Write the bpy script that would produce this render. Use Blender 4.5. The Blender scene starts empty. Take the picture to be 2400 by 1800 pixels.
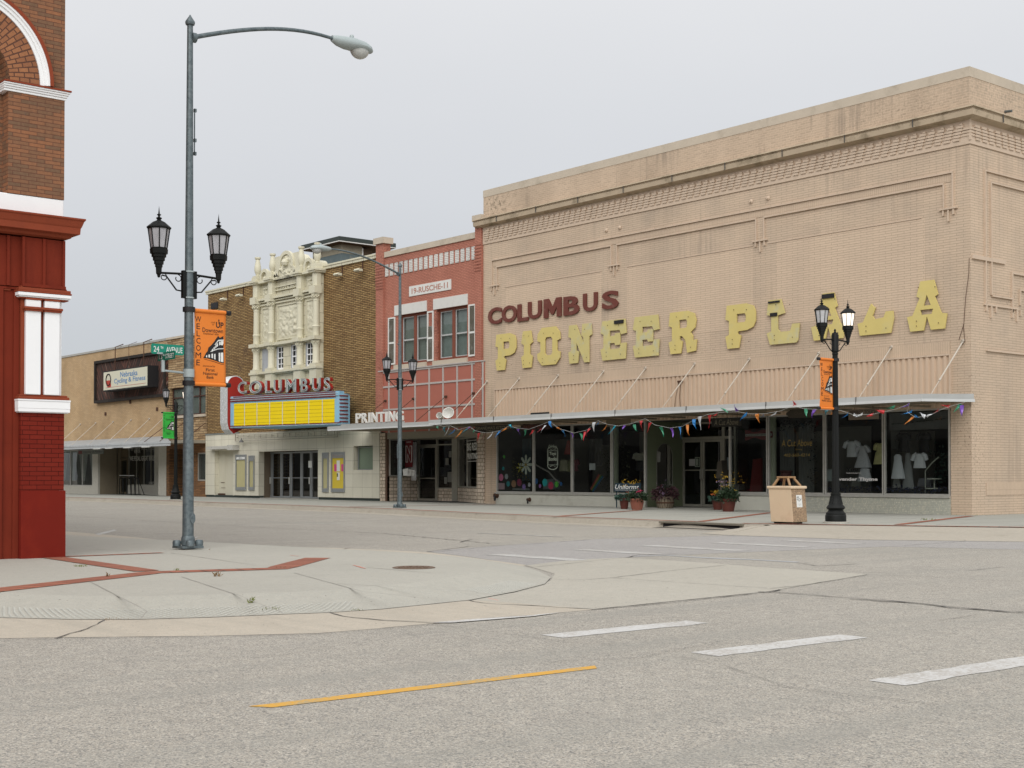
import bpy, bmesh, math, random
import numpy as np
from mathutils import Vector, noise
random.seed(7)
D = bpy.data; SC = bpy.context.scene; COL = SC.collection

# ---------------------------------------------------------------- camera
FPX = 3220.0; TH = math.radians(39.76); PI_ = math.radians(1.0)
CAM = np.array([21.217, -34.298, 1.08])
PY0 = 1060.795
_R = np.array([math.sin(TH), math.cos(TH), 0]); _F0 = np.array([-math.cos(TH), math.sin(TH), 0]); _Z = np.array([0, 0, 1.])
_F = _F0 * math.cos(PI_) + _Z * math.sin(PI_); _U = -_F0 * math.sin(PI_) + _Z * math.cos(PI_)
cam = D.cameras.new('camera'); camo = D.objects.new('camera', cam); COL.objects.link(camo)
camo.location = CAM
camo.rotation_euler = (math.radians(91.0), 0, math.atan2(-_F0[0], _F0[1]))
cam.sensor_width = 36; cam.lens = FPX / 2400 * 36
cam.shift_y = (PY0 - 900) / 2400; cam.clip_end = 3000; cam.clip_start = 0.05
SC.camera = camo

# ---------------------------------------------------------------- light
w = D.worlds.new('World'); SC.world = w; w.use_nodes = True
nt = w.node_tree; nt.nodes.clear()
def N(t, nt_, **k):
    n = nt_.nodes.new(t)
    for a, b in k.items(): setattr(n, a, b)
    return n
out = N('ShaderNodeOutputWorld', nt); bg = N('ShaderNodeBackground', nt); bg.inputs[1].default_value = 1.0
tc = N('ShaderNodeTexCoord', nt); sx = N('ShaderNodeSeparateXYZ', nt); ramp = N('ShaderNodeValToRGB', nt)
nt.links.new(tc.outputs['Generated'], sx.inputs[0]); 
ns = N('ShaderNodeTexNoise', nt); ns.inputs['Scale'].default_value = 2.2; ns.inputs['Detail'].default_value = 4
mp = N('ShaderNodeMapping', nt); mp.inputs['Scale'].default_value = (1, 1, 3)
nt.links.new(tc.outputs['Generated'], mp.inputs[0]); nt.links.new(mp.outputs[0], ns.inputs[0])
ma = N('ShaderNodeMath', nt, operation='MULTIPLY_ADD'); ma.inputs[1].default_value = 0.09; 
mb_ = N('ShaderNodeMath', nt, operation='SUBTRACT'); mb_.inputs[1].default_value = 0.045
nt.links.new(ns.outputs[0], ma.inputs[0]); nt.links.new(sx.outputs[2], ma.inputs[2]); nt.links.new(ma.outputs[0], mb_.inputs[0])
nt.links.new(mb_.outputs[0], ramp.inputs[0])
el = ramp.color_ramp.elements
el[0].position = 0.0; el[0].color = (0.50, 0.53, 0.555, 1)
el[1].position = 1.0; el[1].color = (1.0, 1.0, 1.0, 1)
for p_, c_ in ((0.10, (0.575, 0.598, 0.630, 1)), (0.22, (0.675, 0.690, 0.718, 1)), (0.34, (0.775, 0.782, 0.80, 1)), (0.6, (0.93, 0.935, 0.95, 1))):
    e = el.new(p_); e.color = c_
sky = N('ShaderNodeTexSky', nt, sky_type='NISHITA', sun_disc=False, sun_elevation=math.radians(37), sun_rotation=math.radians(136))
mx = N('ShaderNodeMix', nt, data_type='RGBA'); mx.inputs[0].default_value = 0.004
nt.links.new(ramp.outputs[0], mx.inputs[6]); nt.links.new(sky.outputs[0], mx.inputs[7])
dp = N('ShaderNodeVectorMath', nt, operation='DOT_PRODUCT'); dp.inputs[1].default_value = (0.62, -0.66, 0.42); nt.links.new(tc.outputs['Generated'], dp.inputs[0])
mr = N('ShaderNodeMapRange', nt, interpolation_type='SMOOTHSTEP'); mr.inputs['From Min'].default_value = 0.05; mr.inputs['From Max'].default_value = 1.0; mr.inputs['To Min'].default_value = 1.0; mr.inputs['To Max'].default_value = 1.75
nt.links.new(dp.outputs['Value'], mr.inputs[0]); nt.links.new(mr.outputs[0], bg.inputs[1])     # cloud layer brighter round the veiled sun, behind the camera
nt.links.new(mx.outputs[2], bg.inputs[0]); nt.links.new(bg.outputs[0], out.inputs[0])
sun = D.lights.new('sun', 'SUN'); sun.energy = 1.3; sun.angle = math.radians(40); sun.color = (1, 0.97, 0.92)
suno = D.objects.new('sun', sun); COL.objects.link(suno)
sd = Vector((0.56, -0.58, 0.60)).normalized()          # direction towards the sun: behind the camera
suno.rotation_euler = sd.to_track_quat('Z', 'Y').to_euler()
SC.view_settings.view_transform = 'Standard'; SC.view_settings.look = 'None'
SC.view_settings.exposure = 0.0; SC.view_settings.gamma = 1.0
SC.cycles.max_bounces = 6; SC.cycles.transparent_max_bounces = 12

# ---------------------------------------------------------------- reading the photograph: pixel -> point on a real plane
def ray(x, y): return _R * (x - 1200) / FPX + _F - _U * (y - PY0) / FPX
def G(x, y, z=0.0):
    r = ray(x, y); t = (z - CAM[2]) / r[2]; p = CAM + r * t; return (float(p[0]), float(p[1]), z)
def W(x, y, Y=0.0):
    r = ray(x, y); t = (Y - CAM[1]) / r[1]; p = CAM + r * t; return (float(p[0]), float(p[2]))
def SX(x, y, X=0.0):
    r = ray(x, y); t = (X - CAM[0]) / r[0]; p = CAM + r * t; return (float(p[1]), float(p[2]))
def wx(x, Y=0.0, y=1000): return W(x, y, Y)[0]
def wz(x, y, Y=0.0): return W(x, y, Y)[1]

# ---------------------------------------------------------------- objects
OFF = {}
def tag(o, label=None, cat=None, group=None, kind=None):
    if label: o['label'] = label
    if cat: o['category'] = cat
    if group: o['group'] = group
    if kind: o['kind'] = kind
    return o
def empty(name, loc=(0, 0, 0), rz=0.0, label=None, cat=None, group=None):
    o = D.objects.new(name, None); COL.objects.link(o); o.location = loc; o.rotation_euler = (0, 0, rz)
    o.empty_display_size = 0.2; OFF[o.name] = Vector(loc) if rz == 0 else Vector((0, 0, 0))
    return tag(o, label, cat, group)
def local(o): OFF[o.name] = Vector((0, 0, 0)); return o

class M:
    def __init__(s): s.v = []; s.f = []; s.uv = None; s.mk = []
    def mark(s): s.mk.append((len(s.v), len(s.f))); return s          # a new separate piece starts here
    def add(s, v, f):
        b = len(s.v); s.v += [tuple(map(float, p)) for p in v]; s.f += [tuple(i + b for i in q) for q in f]; return s
    def box(s, x0, x1, y0, y1, z0, z1):
        if x0 > x1: x0, x1 = x1, x0
        if y0 > y1: y0, y1 = y1, y0
        if z0 > z1: z0, z1 = z1, z0
        return s.add([(x0,y0,z0),(x1,y0,z0),(x1,y1,z0),(x0,y1,z0),(x0,y0,z1),(x1,y0,z1),(x1,y1,z1),(x0,y1,z1)],
                     [(0,3,2,1),(4,5,6,7),(0,1,5,4),(1,2,6,5),(2,3,7,6),(3,0,4,7)])
    def quad(s, a, b, c, d): return s.add([a, b, c, d], [(0, 1, 2, 3)])
    def poly(s, pts): return s.add(pts, [tuple(range(len(pts)))])
    def prism(s, pts, vec):
        n = len(pts); q = [tuple(np.add(p, vec)) for p in pts]
        return s.add(list(pts) + q, [tuple(range(n - 1, -1, -1)), tuple(range(n, 2 * n))] + [(i, (i + 1) % n, n + (i + 1) % n, n + i) for i in range(n)])
    def strip(s, pts, vec):                                   # open profile swept along vec
        n = len(pts); q = [tuple(np.add(p, vec)) for p in pts]
        return s.add(list(pts) + q, [(i, i + 1, n + i + 1, n + i) for i in range(n - 1)])
    def lathe(s, prof, c=(0, 0, 0), n=16, rot=0.0):
        v = []; f = []
        for r, z in prof:
            for k in range(n):
                a = 2 * math.pi * k / n + rot; v.append((c[0] + r * math.cos(a), c[1] + r * math.sin(a), c[2] + z))
        m = len(prof)
        for i in range(m - 1):
            for k in range(n):
                k2 = (k + 1) % n; f.append((i * n + k, i * n + k2, (i + 1) * n + k2, (i + 1) * n + k))
        f.append(tuple(range(n - 1, -1, -1))); f.append(tuple((m - 1) * n + k for k in range(n)))
        return s.add(v, f)
    def tube(s, path, r, n=8, r2=None):
        path = [Vector(p) for p in path]; m = len(path); v = []; f = []; up = None
        for i, p in enumerate(path):
            t = (path[min(i + 1, m - 1)] - path[max(i - 1, 0)]).normalized()
            if up is None:
                up = Vector((0, 0, 1)) if abs(t.z) < 0.9 else Vector((1, 0, 0))
            a = t.cross(up).normalized(); b = t.cross(a).normalized(); up = -b
            rr = r if r2 is None else r + (r2 - r) * i / max(1, m - 1)
            for k in range(n):
                an = 2 * math.pi * k / n; v.append(tuple(p + a * (rr * math.cos(an)) + b * (rr * math.sin(an))))
        for i in range(m - 1):
            for k in range(n):
                k2 = (k + 1) % n; f.append((i * n + k, (i + 1) * n + k, (i + 1) * n + k2, i * n + k2))
        f.append(tuple(range(n))); f.append(tuple((m - 1) * n + k for k in range(n - 1, -1, -1)))
        return s.add(v, f)
    def xform(s, O, U, V, Nn):                                # local (a,b,c) -> O + aU + bV + cN
        O, U, V, Nn = map(np.array, (O, U, V, Nn))
        s.v = [tuple(O + U * p[0] + V * p[1] + Nn * p[2]) for p in s.v]; return s
    def build(s, name, m, parent=None, smooth=False, fix=True, bevel=0.0, label=None):
        if s.mk:
            mk = s.mk + [(len(s.v), len(s.f))]; o = None
            for (a, b), (c, d) in zip(mk, mk[1:]):
                if c > a: k = M(); k.v = s.v[a:c]; k.f = [tuple(i - a for i in q) for q in s.f[b:d]]; o = k.build(name, m, parent, smooth, fix, bevel, label)
            return o
        me = D.meshes.new(name); off = OFF.get(parent.name, Vector((0, 0, 0))) if parent else Vector((0, 0, 0))
        me.from_pydata([tuple(Vector(p) - off) for p in s.v], [], s.f)
        if fix:
            bm = bmesh.new(); bm.from_mesh(me); bmesh.ops.recalc_face_normals(bm, faces=bm.faces); bm.to_mesh(me); bm.free()
        if s.uv and len(s.uv) == len(s.v):
            ul = me.uv_layers.new(name='UVMap')
            for poly in me.polygons:
                for li, vi in zip(poly.loop_indices, poly.vertices): ul.data[li].uv = s.uv[vi]
        me.materials.append(m)
        if smooth:
            me.polygons.foreach_set('use_smooth', [True] * len(me.polygons))
            try: me.set_sharp_from_angle(angle=math.radians(38))
            except Exception: pass
        o = D.objects.new(name, me); COL.objects.link(o)
        if parent: o.parent = parent; OFF[o.name] = off
        if bevel:
            b = o.modifiers.new('bevel', 'BEVEL'); b.width = bevel; b.segments = 2; b.limit_method = 'ANGLE'; b.harden_normals = False
        if label: o['label'] = label
        return o

def arc(cx, cy, r, a0, a1, n):
    return [(cx + r * math.cos(math.radians(a0 + (a1 - a0) * i / n)), cy + r * math.sin(math.radians(a0 + (a1 - a0) * i / n))) for i in range(n + 1)]

# frames: front of the block (plane Y = y0, seen from the street) and sides (plane X = x0, seen from +X)
def front(y0=0.0, x=0.0, z=0.0): return ((x, y0, z), (1, 0, 0), (0, 0, 1), (0, -1, 0))
def side(x0=0.0, y=0.0, z=0.0): return ((x0, y, z), (0, 1, 0), (0, 0, 1), (1, 0, 0))

_tc = {}
def text_mesh(sx_, extr=0.0, bold=0.0, shear=0.0, spacing=1.0):
    key = (sx_, extr, bold, shear, spacing)
    if key in _tc: return _tc[key]
    cu = D.curves.new('t', 'FONT'); cu.body = sx_; cu.size = 1; cu.extrude = extr; cu.offset = bold; cu.shear = shear; cu.space_character = spacing
    cu.resolution_u = 3
    o = D.objects.new('t', cu); me = D.meshes.new_from_object(o)
    v = [tuple(p.co) for p in me.vertices]; f = [tuple(p.vertices) for p in me.polygons]
    D.objects.remove(o); D.curves.remove(cu); D.meshes.remove(me)
    _tc[key] = (v, f); return v, f
def text(m, s, fr, u0, u1, v0, v1, w=0.01, depth=0.0, bold=0.0, shear=0.0, spacing=1.0, slope=0.0, mirror=False):
    """lettering fitted to the box u0..u1, v0..v1 of frame fr, standing w proud of it (depth = thickness)"""
    v, f = text_mesh(s, 0.5 if depth else 0.0, bold, shear, spacing)
    if not v: return m
    xs = [p[0] for p in v]; ys = [p[1] for p in v]; x0, x1, y0, y1 = min(xs), max(xs), min(ys), max(ys)
    O, U, V, Nn = map(np.array, fr); out_ = []
    for x, y, z in v:
        a = (x - x0) / (x1 - x0)
        if mirror: a = 1 - a
        b = (y - y0) / (y1 - y0)
        p = O + U * (u0 + a * (u1 - u0)) + V * (v0 + b * (v1 - v0) + slope * a) + Nn * (w + (z + 0.5 if depth else 0) * depth)
        out_.append(tuple(p))
    return m.add(out_, f)
def outline_mesh(loops, depth):
    cu = D.curves.new('t', 'CURVE'); cu.dimensions = '2D'; cu.fill_mode = 'BOTH'; cu.extrude = depth / 2
    for lp in loops:
        sp = cu.splines.new('POLY'); sp.points.add(len(lp) - 1)
        for i, p in enumerate(lp): sp.points[i].co = (p[0], p[1], 0, 1)
        sp.use_cyclic_u = True
    o = D.objects.new('t', cu); me = D.meshes.new_from_object(o)
    v = [tuple(p.co) for p in me.vertices]; f = [tuple(p.vertices) for p in me.polygons]
    D.objects.remove(o); D.curves.remove(cu); D.meshes.remove(me)
    return v, f
def outline(m, loops, fr, depth=0.0, w=0.0):
    """flat shape with holes in frame fr (loops in u,v); depth = real thickness"""
    v, f = outline_mesh(loops, depth); O, U, V, Nn = map(np.array, fr)
    return m.add([tuple(O + U * x + V * y + Nn * (w + z + depth / 2)) for x, y, z in v], f)

def wall_holes(m, x0, x1, z0, z1, holes, plane, reveal=0.2, axis='Y', outward=-1):
    """wall sheet with rectangular openings and their reveals; plane = Y (axis Y) or X (axis X)"""
    xs = sorted({x0, x1} | {min(max(h[i], x0), x1) for h in holes for i in (0, 1)})
    zs = sorted({z0, z1} | {min(max(h[i], z0), z1) for h in holes for i in (2, 3)})
    P = (lambda a, d, z: (a, plane + d, z)) if axis == 'Y' else (lambda a, d, z: (plane + d, a, z))
    for i in range(len(xs) - 1):
        for j in range(len(zs) - 1):
            cx, cz = (xs[i] + xs[i+1]) / 2, (zs[j] + zs[j+1]) / 2
            if any(h[0] < cx < h[1] and h[2] < cz < h[3] for h in holes): continue
            m.quad(P(xs[i], 0, zs[j]), P(xs[i+1], 0, zs[j]), P(xs[i+1], 0, zs[j+1]), P(xs[i], 0, zs[j+1]))
    r = -outward * reveal
    for a0, a1, b0, b1 in [h[:4] for h in holes]:
        m.quad(P(a0, 0, b0), P(a0, r, b0), P(a0, r, b1), P(a0, 0, b1)); m.quad(P(a1, 0, b0), P(a1, r, b0), P(a1, r, b1), P(a1, 0, b1))
        m.quad(P(a0, 0, b1), P(a1, 0, b1), P(a1, r, b1), P(a0, r, b1))
        if b0 > z0 + 1e-4: m.quad(P(a0, 0, b0), P(a1, 0, b0), P(a1, r, b0), P(a0, r, b0))
    return m
def frame_rect(m, u0, u1, v0, v1, t, d, fr, w=0.0):
    """four bars of a frame, width t, depth d, inside the rectangle"""
    k = M(); k.box(u0, u0 + t, v0, v1, 0, d); k.box(u1 - t, u1, v0, v1, 0, d); k.box(u0 + t, u1 - t, v0, v0 + t, 0, d); k.box(u0 + t, u1 - t, v1 - t, v1, 0, d)
    O, U, V, Nn = map(np.array, fr); k.xform(O + Nn * w, U, V, Nn); m.add(k.v, k.f); return m
def bar(m, u0, u1, v0, v1, w0, w1, fr):
    k = M(); k.box(u0, u1, v0, v1, w0, w1); k.xform(*fr); m.add(k.v, k.f); return m

# ---------------------------------------------------------------- materials
MATS = {}
def base(name, rough=0.8, metal=0.0, spec=0.5):
    m = D.materials.new(name); m.use_nodes = True; t = m.node_tree; b = t.nodes['Principled BSDF']
    b.inputs['Roughness'].default_value = rough; b.inputs['Metallic'].default_value = metal
    try: b.inputs['Specular IOR Level'].default_value = spec
    except Exception: pass
    MATS[name] = m; return m, t, b
def L(t, a, b): t.links.new(a, b)
def coords(t, obj=False):
    if obj: return N('ShaderNodeTexCoord', t).outputs['Object']
    return N('ShaderNodeNewGeometry', t).outputs['Position']
def noise_(t, vec, scale, detail=4, rough=0.55, sc=None):
    n = N('ShaderNodeTexNoise', t); n.inputs['Scale'].default_value = scale; n.inputs['Detail'].default_value = detail; n.inputs['Roughness'].default_value = rough
    if sc is not None:
        mpp = N('ShaderNodeMapping', t); mpp.inputs['Scale'].default_value = sc; L(t, vec, mpp.inputs[0]); vec = mpp.outputs[0]
    L(t, vec, n.inputs['Vector']); return n.outputs['Fac']
def rampf(t, fac, p0, p1, c0=(0,0,0,1), c1=(1,1,1,1)):
    r = N('ShaderNodeValToRGB', t); r.color_ramp.elements[0].position = p0; r.color_ramp.elements[1].position = p1
    r.color_ramp.elements[0].color = c0; r.color_ramp.elements[1].color = c1; L(t, fac, r.inputs[0]); return r.outputs[0]
def mixc(t, fac, a, b, mode='MIX'):
    n = N('ShaderNodeMix', t, data_type='RGBA', blend_type=mode)
    for i, x in ((0, fac), (6, a), (7, b)):
        if isinstance(x, (int, float)): n.inputs[i].default_value = x
        elif isinstance(x, tuple): n.inputs[i].default_value = x if len(x) == 4 else x + (1,)
        else: L(t, x, n.inputs[i])
    return n.outputs[2]
def bump(t, b, h, strength=0.3, dist=0.01):
    n = N('ShaderNodeBump', t); n.inputs['Strength'].default_value = strength; n.inputs['Distance'].default_value = dist
    L(t, h, n.inputs['Height']); L(t, n.outputs[0], b.inputs['Normal']); return n
def c3(h):                                                        # sRGB hex -> linear
    h = h.lstrip('#'); r = [int(h[i:i+2], 16) / 255 for i in (0, 2, 4)]
    return tuple(x / 12.92 if x <= 0.04045 else ((x + 0.055) / 1.055) ** 2.4 for x in r)
def k3(c, f): return tuple(min(1, x * f) for x in c)
def plain(name, col, rough=0.7, metal=0.0, var=0.12, scale=6.0, bmp=0.15, dirt=0.0, dirtcol=(0.12, 0.10, 0.07), obj=False, streak=False, spec=0.4, bscale=60):
    """painted / cast surface: colour drift, optional dirt patches or rain streaks, fine bump"""
    m, t, b = base(name, rough, metal, spec); vec = coords(t, obj)
    f = noise_(t, vec, scale, 6, 0.6); c = mixc(t, f, k3(col, 1 - var), k3(col, 1 + var))
    if dirt:
        d = noise_(t, vec, scale * 0.7, 8, 0.7, (1, 1, 0.15) if streak else None); d2 = rampf(t, d, 0.52, 0.72)
        dm = N('ShaderNodeMath', t, operation='MULTIPLY'); dm.inputs[1].default_value = dirt; L(t, d2, dm.inputs[0]); c = mixc(t, dm.outputs[0], c, dirtcol)
    L(t, c, b.inputs['Base Color'])
    if bmp: bump(t, b, noise_(t, vec, bscale, 4), bmp, 0.004)
    r2 = N('ShaderNodeMapRange', t); r2.inputs['To Min'].default_value = max(0.02, rough - 0.1); r2.inputs['To Max'].default_value = min(1, rough + 0.12)
    L(t, f, r2.inputs[0]); L(t, r2.outputs[0], b.inputs['Roughness'])
    return m
def face_vec(t, obj=False, uv=False):
    """(horizontal, vertical, 0) on any upright face"""
    if uv: return N('ShaderNodeTexCoord', t).outputs['UV']
    p = coords(t, obj); g = N('ShaderNodeNewGeometry', t); s = N('ShaderNodeSeparateXYZ', t); s2 = N('ShaderNodeSeparateXYZ', t)
    L(t, p, s.inputs[0]); L(t, g.outputs['True Normal'], s2.inputs[0])
    a = N('ShaderNodeMath', t, operation='ABSOLUTE'); L(t, s2.outputs[0], a.inputs[0]); gt = N('ShaderNodeMath', t, operation='GREATER_THAN'); gt.inputs[1].default_value = 0.6
    L(t, a.outputs[0], gt.inputs[0]); mxx = N('ShaderNodeMix', t, data_type='FLOAT'); L(t, gt.outputs[0], mxx.inputs[0]); L(t, s.outputs[0], mxx.inputs[2]); L(t, s.outputs[1], mxx.inputs[3])
    cb = N('ShaderNodeCombineXYZ', t); L(t, mxx.outputs[0], cb.inputs[0]); L(t, s.outputs[2], cb.inputs[1]); return cb.outputs[0]
def brick(name, c1, c2, cm, bw=0.205, bh=0.073, ms=0.008, var=0.1, stain=0.25, staincol=(0.10, 0.085, 0.06), bmp=0.5, rough=0.85, offset=0.5, uv=False, chips=0.0, chipcol=(0.1,0.07,0.05), bias=0.0, smooth=0.1, streak=True, obj=False, spec=0.3, wobble=0.0, sq=1.0, sf=2, warm=None, spots=(), streaks=0.0):
    m, t, b = base(name, rough, 0, spec); v = face_vec(t, obj, uv); pos = coords(t, obj)
    if wobble:
        nn = N('ShaderNodeTexNoise', t); nn.inputs['Scale'].default_value = 3.5; L(t, v, nn.inputs['Vector'])
        va = N('ShaderNodeVectorMath', t, operation='SCALE'); va.inputs['Scale'].default_value = wobble
        sb = N('ShaderNodeVectorMath', t, operation='SUBTRACT'); sb.inputs[1].default_value = (0.5, 0.5, 0.5); L(t, nn.outputs['Color'], sb.inputs[0]); L(t, sb.outputs[0], va.inputs[0])
        ad = N('ShaderNodeVectorMath', t, operation='ADD'); L(t, v, ad.inputs[0]); L(t, va.outputs[0], ad.inputs[1]); v = ad.outputs[0]
    br = N('ShaderNodeTexBrick', t); br.offset = offset; br.squash = sq; br.squash_frequency = sf
    br.inputs['Scale'].default_value = 1.0; br.inputs['Brick Width'].default_value = bw; br.inputs['Row Height'].default_value = bh
    br.inputs['Mortar Size'].default_value = ms; br.inputs['Mortar Smooth'].default_value = smooth; br.inputs['Bias'].default_value = bias
    br.inputs['Color1'].default_value = c1 + (1,); br.inputs['Color2'].default_value = c2 + (1,); br.inputs['Mortar'].default_value = cm + (1,)
    L(t, v, br.inputs['Vector']); c = br.outputs['Color']
    f1 = noise_(t, pos, 22, 3); c = mixc(t, 1.0, c, rampf(t, f1, 0.2, 0.8, (1 - var,) * 3 + (1,), (1 + var,) * 3 + (1,)), 'MULTIPLY')
    f2 = noise_(t, pos, 0.45, 5, 0.6, (1, 1, 0.35) if streak else None)
    c = mixc(t, 1.0, c, rampf(t, f2, 0.3, 0.75, (1.06, 1.04, 1.0, 1), (1 - stain * 0.7, 1 - stain * 0.75, 1 - stain * 0.85, 1)), 'MULTIPLY')
    if warm:
        f4 = noise_(t, pos, 0.9, 4, 0.6); c = mixc(t, rampf(t, f4, 0.42, 0.7), c, mixc(t, 1.0, c, warm, 'MULTIPLY'))
    if chips:
        f3 = noise_(t, pos, 14, 5, 0.75); f3b = noise_(t, pos, 0.5, 3); mm = N('ShaderNodeMath', t, operation='MULTIPLY'); L(t, f3, mm.inputs[0]); L(t, f3b, mm.inputs[1])
        mk = rampf(t, mm.outputs[0], 0.345 - 0.03 * chips, 0.375 - 0.03 * chips); c = mixc(t, mk, c, chipcol)
    for sx_, sz_, ra, rb_, amt, colr, sc_, th in spots:                 # stains with a place and shape of their own (sooty patch, chipped corner)
        mpp = N('ShaderNodeMapping', t); mpp.inputs['Location'].default_value = (-sx_ / ra, -sz_ / rb_, 0); mpp.inputs['Scale'].default_value = (1 / ra, 1 / rb_, 0); L(t, face_vec(t, obj, uv), mpp.inputs[0])
        ln = N('ShaderNodeVectorMath', t, operation='LENGTH'); L(t, mpp.outputs[0], ln.inputs[0]); nz = noise_(t, pos, sc_, 5, 0.7)
        a1 = N('ShaderNodeMath', t, operation='SUBTRACT'); a1.inputs[0].default_value = 1.0; L(t, ln.outputs['Value'], a1.inputs[1]); cl = N('ShaderNodeClamp', t); L(t, a1.outputs[0], cl.inputs[0])
        a2 = N('ShaderNodeMath', t, operation='MULTIPLY'); L(t, cl.outputs[0], a2.inputs[0]); L(t, rampf(t, nz, th, th + 0.12), a2.inputs[1]); a3 = N('ShaderNodeMath', t, operation='MULTIPLY'); a3.inputs[1].default_value = amt; a3.use_clamp = True; L(t, a2.outputs[0], a3.inputs[0]); c = mixc(t, a3.outputs[0], c, colr)
    if streaks:
        f5 = noise_(t, pos, 1.0, 4, 0.6, (5, 5, .22)); f6 = noise_(t, pos, .35, 2); mm = N('ShaderNodeMath', t, operation='MULTIPLY'); L(t, f5, mm.inputs[0]); L(t, f6, mm.inputs[1])
        c = mixc(t, rampf(t, mm.outputs[0], .29, .40, (0, 0, 0, 1), (streaks,) * 3 + (1,)), c, k3(c1, .62))
    L(t, c, b.inputs['Base Color'])
    inv = N('ShaderNodeMath', t, operation='SUBTRACT'); inv.inputs[0].default_value = 1.0; L(t, br.outputs['Fac'], inv.inputs[1])
    h = N('ShaderNodeMath', t, operation='MULTIPLY_ADD'); h.inputs[1].default_value = 0.25; L(t, noise_(t, pos, 70, 3), h.inputs[0]); L(t, inv.outputs[0], h.inputs[2])
    bump(t, b, h.outputs[0], bmp, 0.006); return m
def glass(name, tint=(0.78, 0.82, 0.80), rough=0.0, ior=1.5):
    m = D.materials.new(name); m.use_nodes = True; t = m.node_tree; t.nodes.clear()
    o = N('ShaderNodeOutputMaterial', t); tr = N('ShaderNodeBsdfTransparent', t); gl = N('ShaderNodeBsdfGlossy', t); gl.inputs['Roughness'].default_value = rough
    gg = N('ShaderNodeNewGeometry', t); dt = N('ShaderNodeVectorMath', t, operation='DOT_PRODUCT'); L(t, gg.outputs['Incoming'], dt.inputs[0]); L(t, gg.outputs['Normal'], dt.inputs[1])
    ab = N('ShaderNodeMath', t, operation='ABSOLUTE'); L(t, dt.outputs['Value'], ab.inputs[0]); om = N('ShaderNodeMath', t, operation='SUBTRACT'); om.inputs[0].default_value = 1; L(t, ab.outputs[0], om.inputs[1])
    pw = N('ShaderNodeMath', t, operation='POWER'); pw.inputs[1].default_value = 5; L(t, om.outputs[0], pw.inputs[0]); fr = N('ShaderNodeMath', t, operation='MULTIPLY_ADD'); fr.inputs[1].default_value = .92; fr.inputs[2].default_value = .085; L(t, pw.outputs[0], fr.inputs[0]); mxs = N('ShaderNodeMixShader', t); tr.inputs[0].default_value = tint + (1,)
    bn = N('ShaderNodeBump', t); bn.inputs['Strength'].default_value = 0.02; bn.inputs['Distance'].default_value = 0.05
    L(t, noise_(t, coords(t), 0.8, 2), bn.inputs['Height']); L(t, bn.outputs[0], gl.inputs['Normal'])
    L(t, fr.outputs[0], mxs.inputs[0]); L(t, tr.outputs[0], mxs.inputs[1]); L(t, gl.outputs[0], mxs.inputs[2]); L(t, mxs.outputs[0], o.inputs[0]); MATS[name] = m; return m
def emit(name, col, strength):
    m, t, b = base(name, 0.5); b.inputs['Base Color'].default_value = col + (1,); b.inputs['Emission Color'].default_value = col + (1,); b.inputs['Emission Strength'].default_value = strength; return m

TAN = (0.560, 0.440, 0.333)
SPOTS = [(-3.2, 7.15, 1.4, .75, 1.5, (.20, .16, .11), 2.2, .40), (0.1, 2.2, .9, 2.6, 1.6, (.16, .11, .08), 13, .56), (-.1, 5.2, .7, 1.6, 1.2, (.16, .11, .08), 14, .58), (2.2, 6.2, 1.6, .6, 1.5, (.2, .15, .11), 12, .56), (-17, 11.0, 2.5, .35, 1.2, (.13, .09, .06), 5, .5), (-11, 5.3, 9, .2, .9, (.2, .15, .11), 11, .55)]
SPOTP = [(2.0, 12.0, 5, .8, 1.0, (.30, .25, .19), 11, .50), (-21, 11.9, 1.6, .8, 1.2, (.2, .16, .11), 6, .5), (-2.5, 11.8, 3, .5, 1.0, (.25, .19, .14), 12, .53)]
m_tan = brick('painted_tan_brick', k3(TAN, 0.97), k3(TAN, 1.03), k3(TAN, 0.60), 0.43, 0.0735, 0.0055, 0.06, 0.22, bmp=0.45, chips=0, spots=SPOTS, streaks=.5, chipcol=(0.20, 0.13, 0.09), warm=(0.90, 0.92, 0.94, 1), rough=0.75)
m_tan_old = brick('worn_tan_brick', k3(TAN, 0.84), k3(TAN, 0.98), k3(TAN, 1.05), 0.215, 0.0735, 0.012, 0.12, 0.35, bmp=0.4, chips=0, streaks=.8, spots=SPOTP, chipcol=(0.30, 0.235, 0.18), rough=0.8)
m_tan_pale = brick('pale_tan_brick', k3(TAN, 1.01), k3(TAN, 1.06), k3(TAN, 0.64), 0.43, 0.0735, 0.0055, 0.05, 0.15, bmp=0.45)
m_tan_plain = plain('tan_paint', k3(TAN, 0.98), 0.75, var=0.06, dirt=0.3, dirtcol=(0.22, 0.17, 0.11), bmp=0.3)
m_tan_band = brick('soldier_course', k3(TAN, 0.98), k3(TAN, 0.94), k3(TAN, 0.75), 0.0735, 0.35, 0.006, 0.05, 0.2, bmp=0.5, offset=0.0)
m_cornice = plain('stained_cornice', (0.45, 0.36, 0.255), 0.85, var=0.18, scale=2.5, dirt=0.75, dirtcol=(0.11, 0.085, 0.045), bmp=0.5)
m_coping = plain('stained_coping', (0.50, 0.43, 0.34), 0.85, var=0.15, scale=1.5, dirt=0.6, dirtcol=(0.26, 0.22, 0.16), bmp=0.4)
m_corr = plain('corrugated_tan', k3((0.56, 0.425, 0.31), 1.0), 0.55, var=0.05, scale=1.2, dirt=0.25, dirtcol=(0.3, 0.19, 0.11), streak=True, bmp=0.05)
m_alu = plain('aluminium', (0.50, 0.49, 0.45), 0.42, 0.55, var=0.08, dirt=0.25, bmp=0.05)
m_alu_d = plain('dull_aluminium', (0.36, 0.345, 0.29), 0.5, 0.4, var=0.1, dirt=0.3, bmp=0.05)
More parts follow.
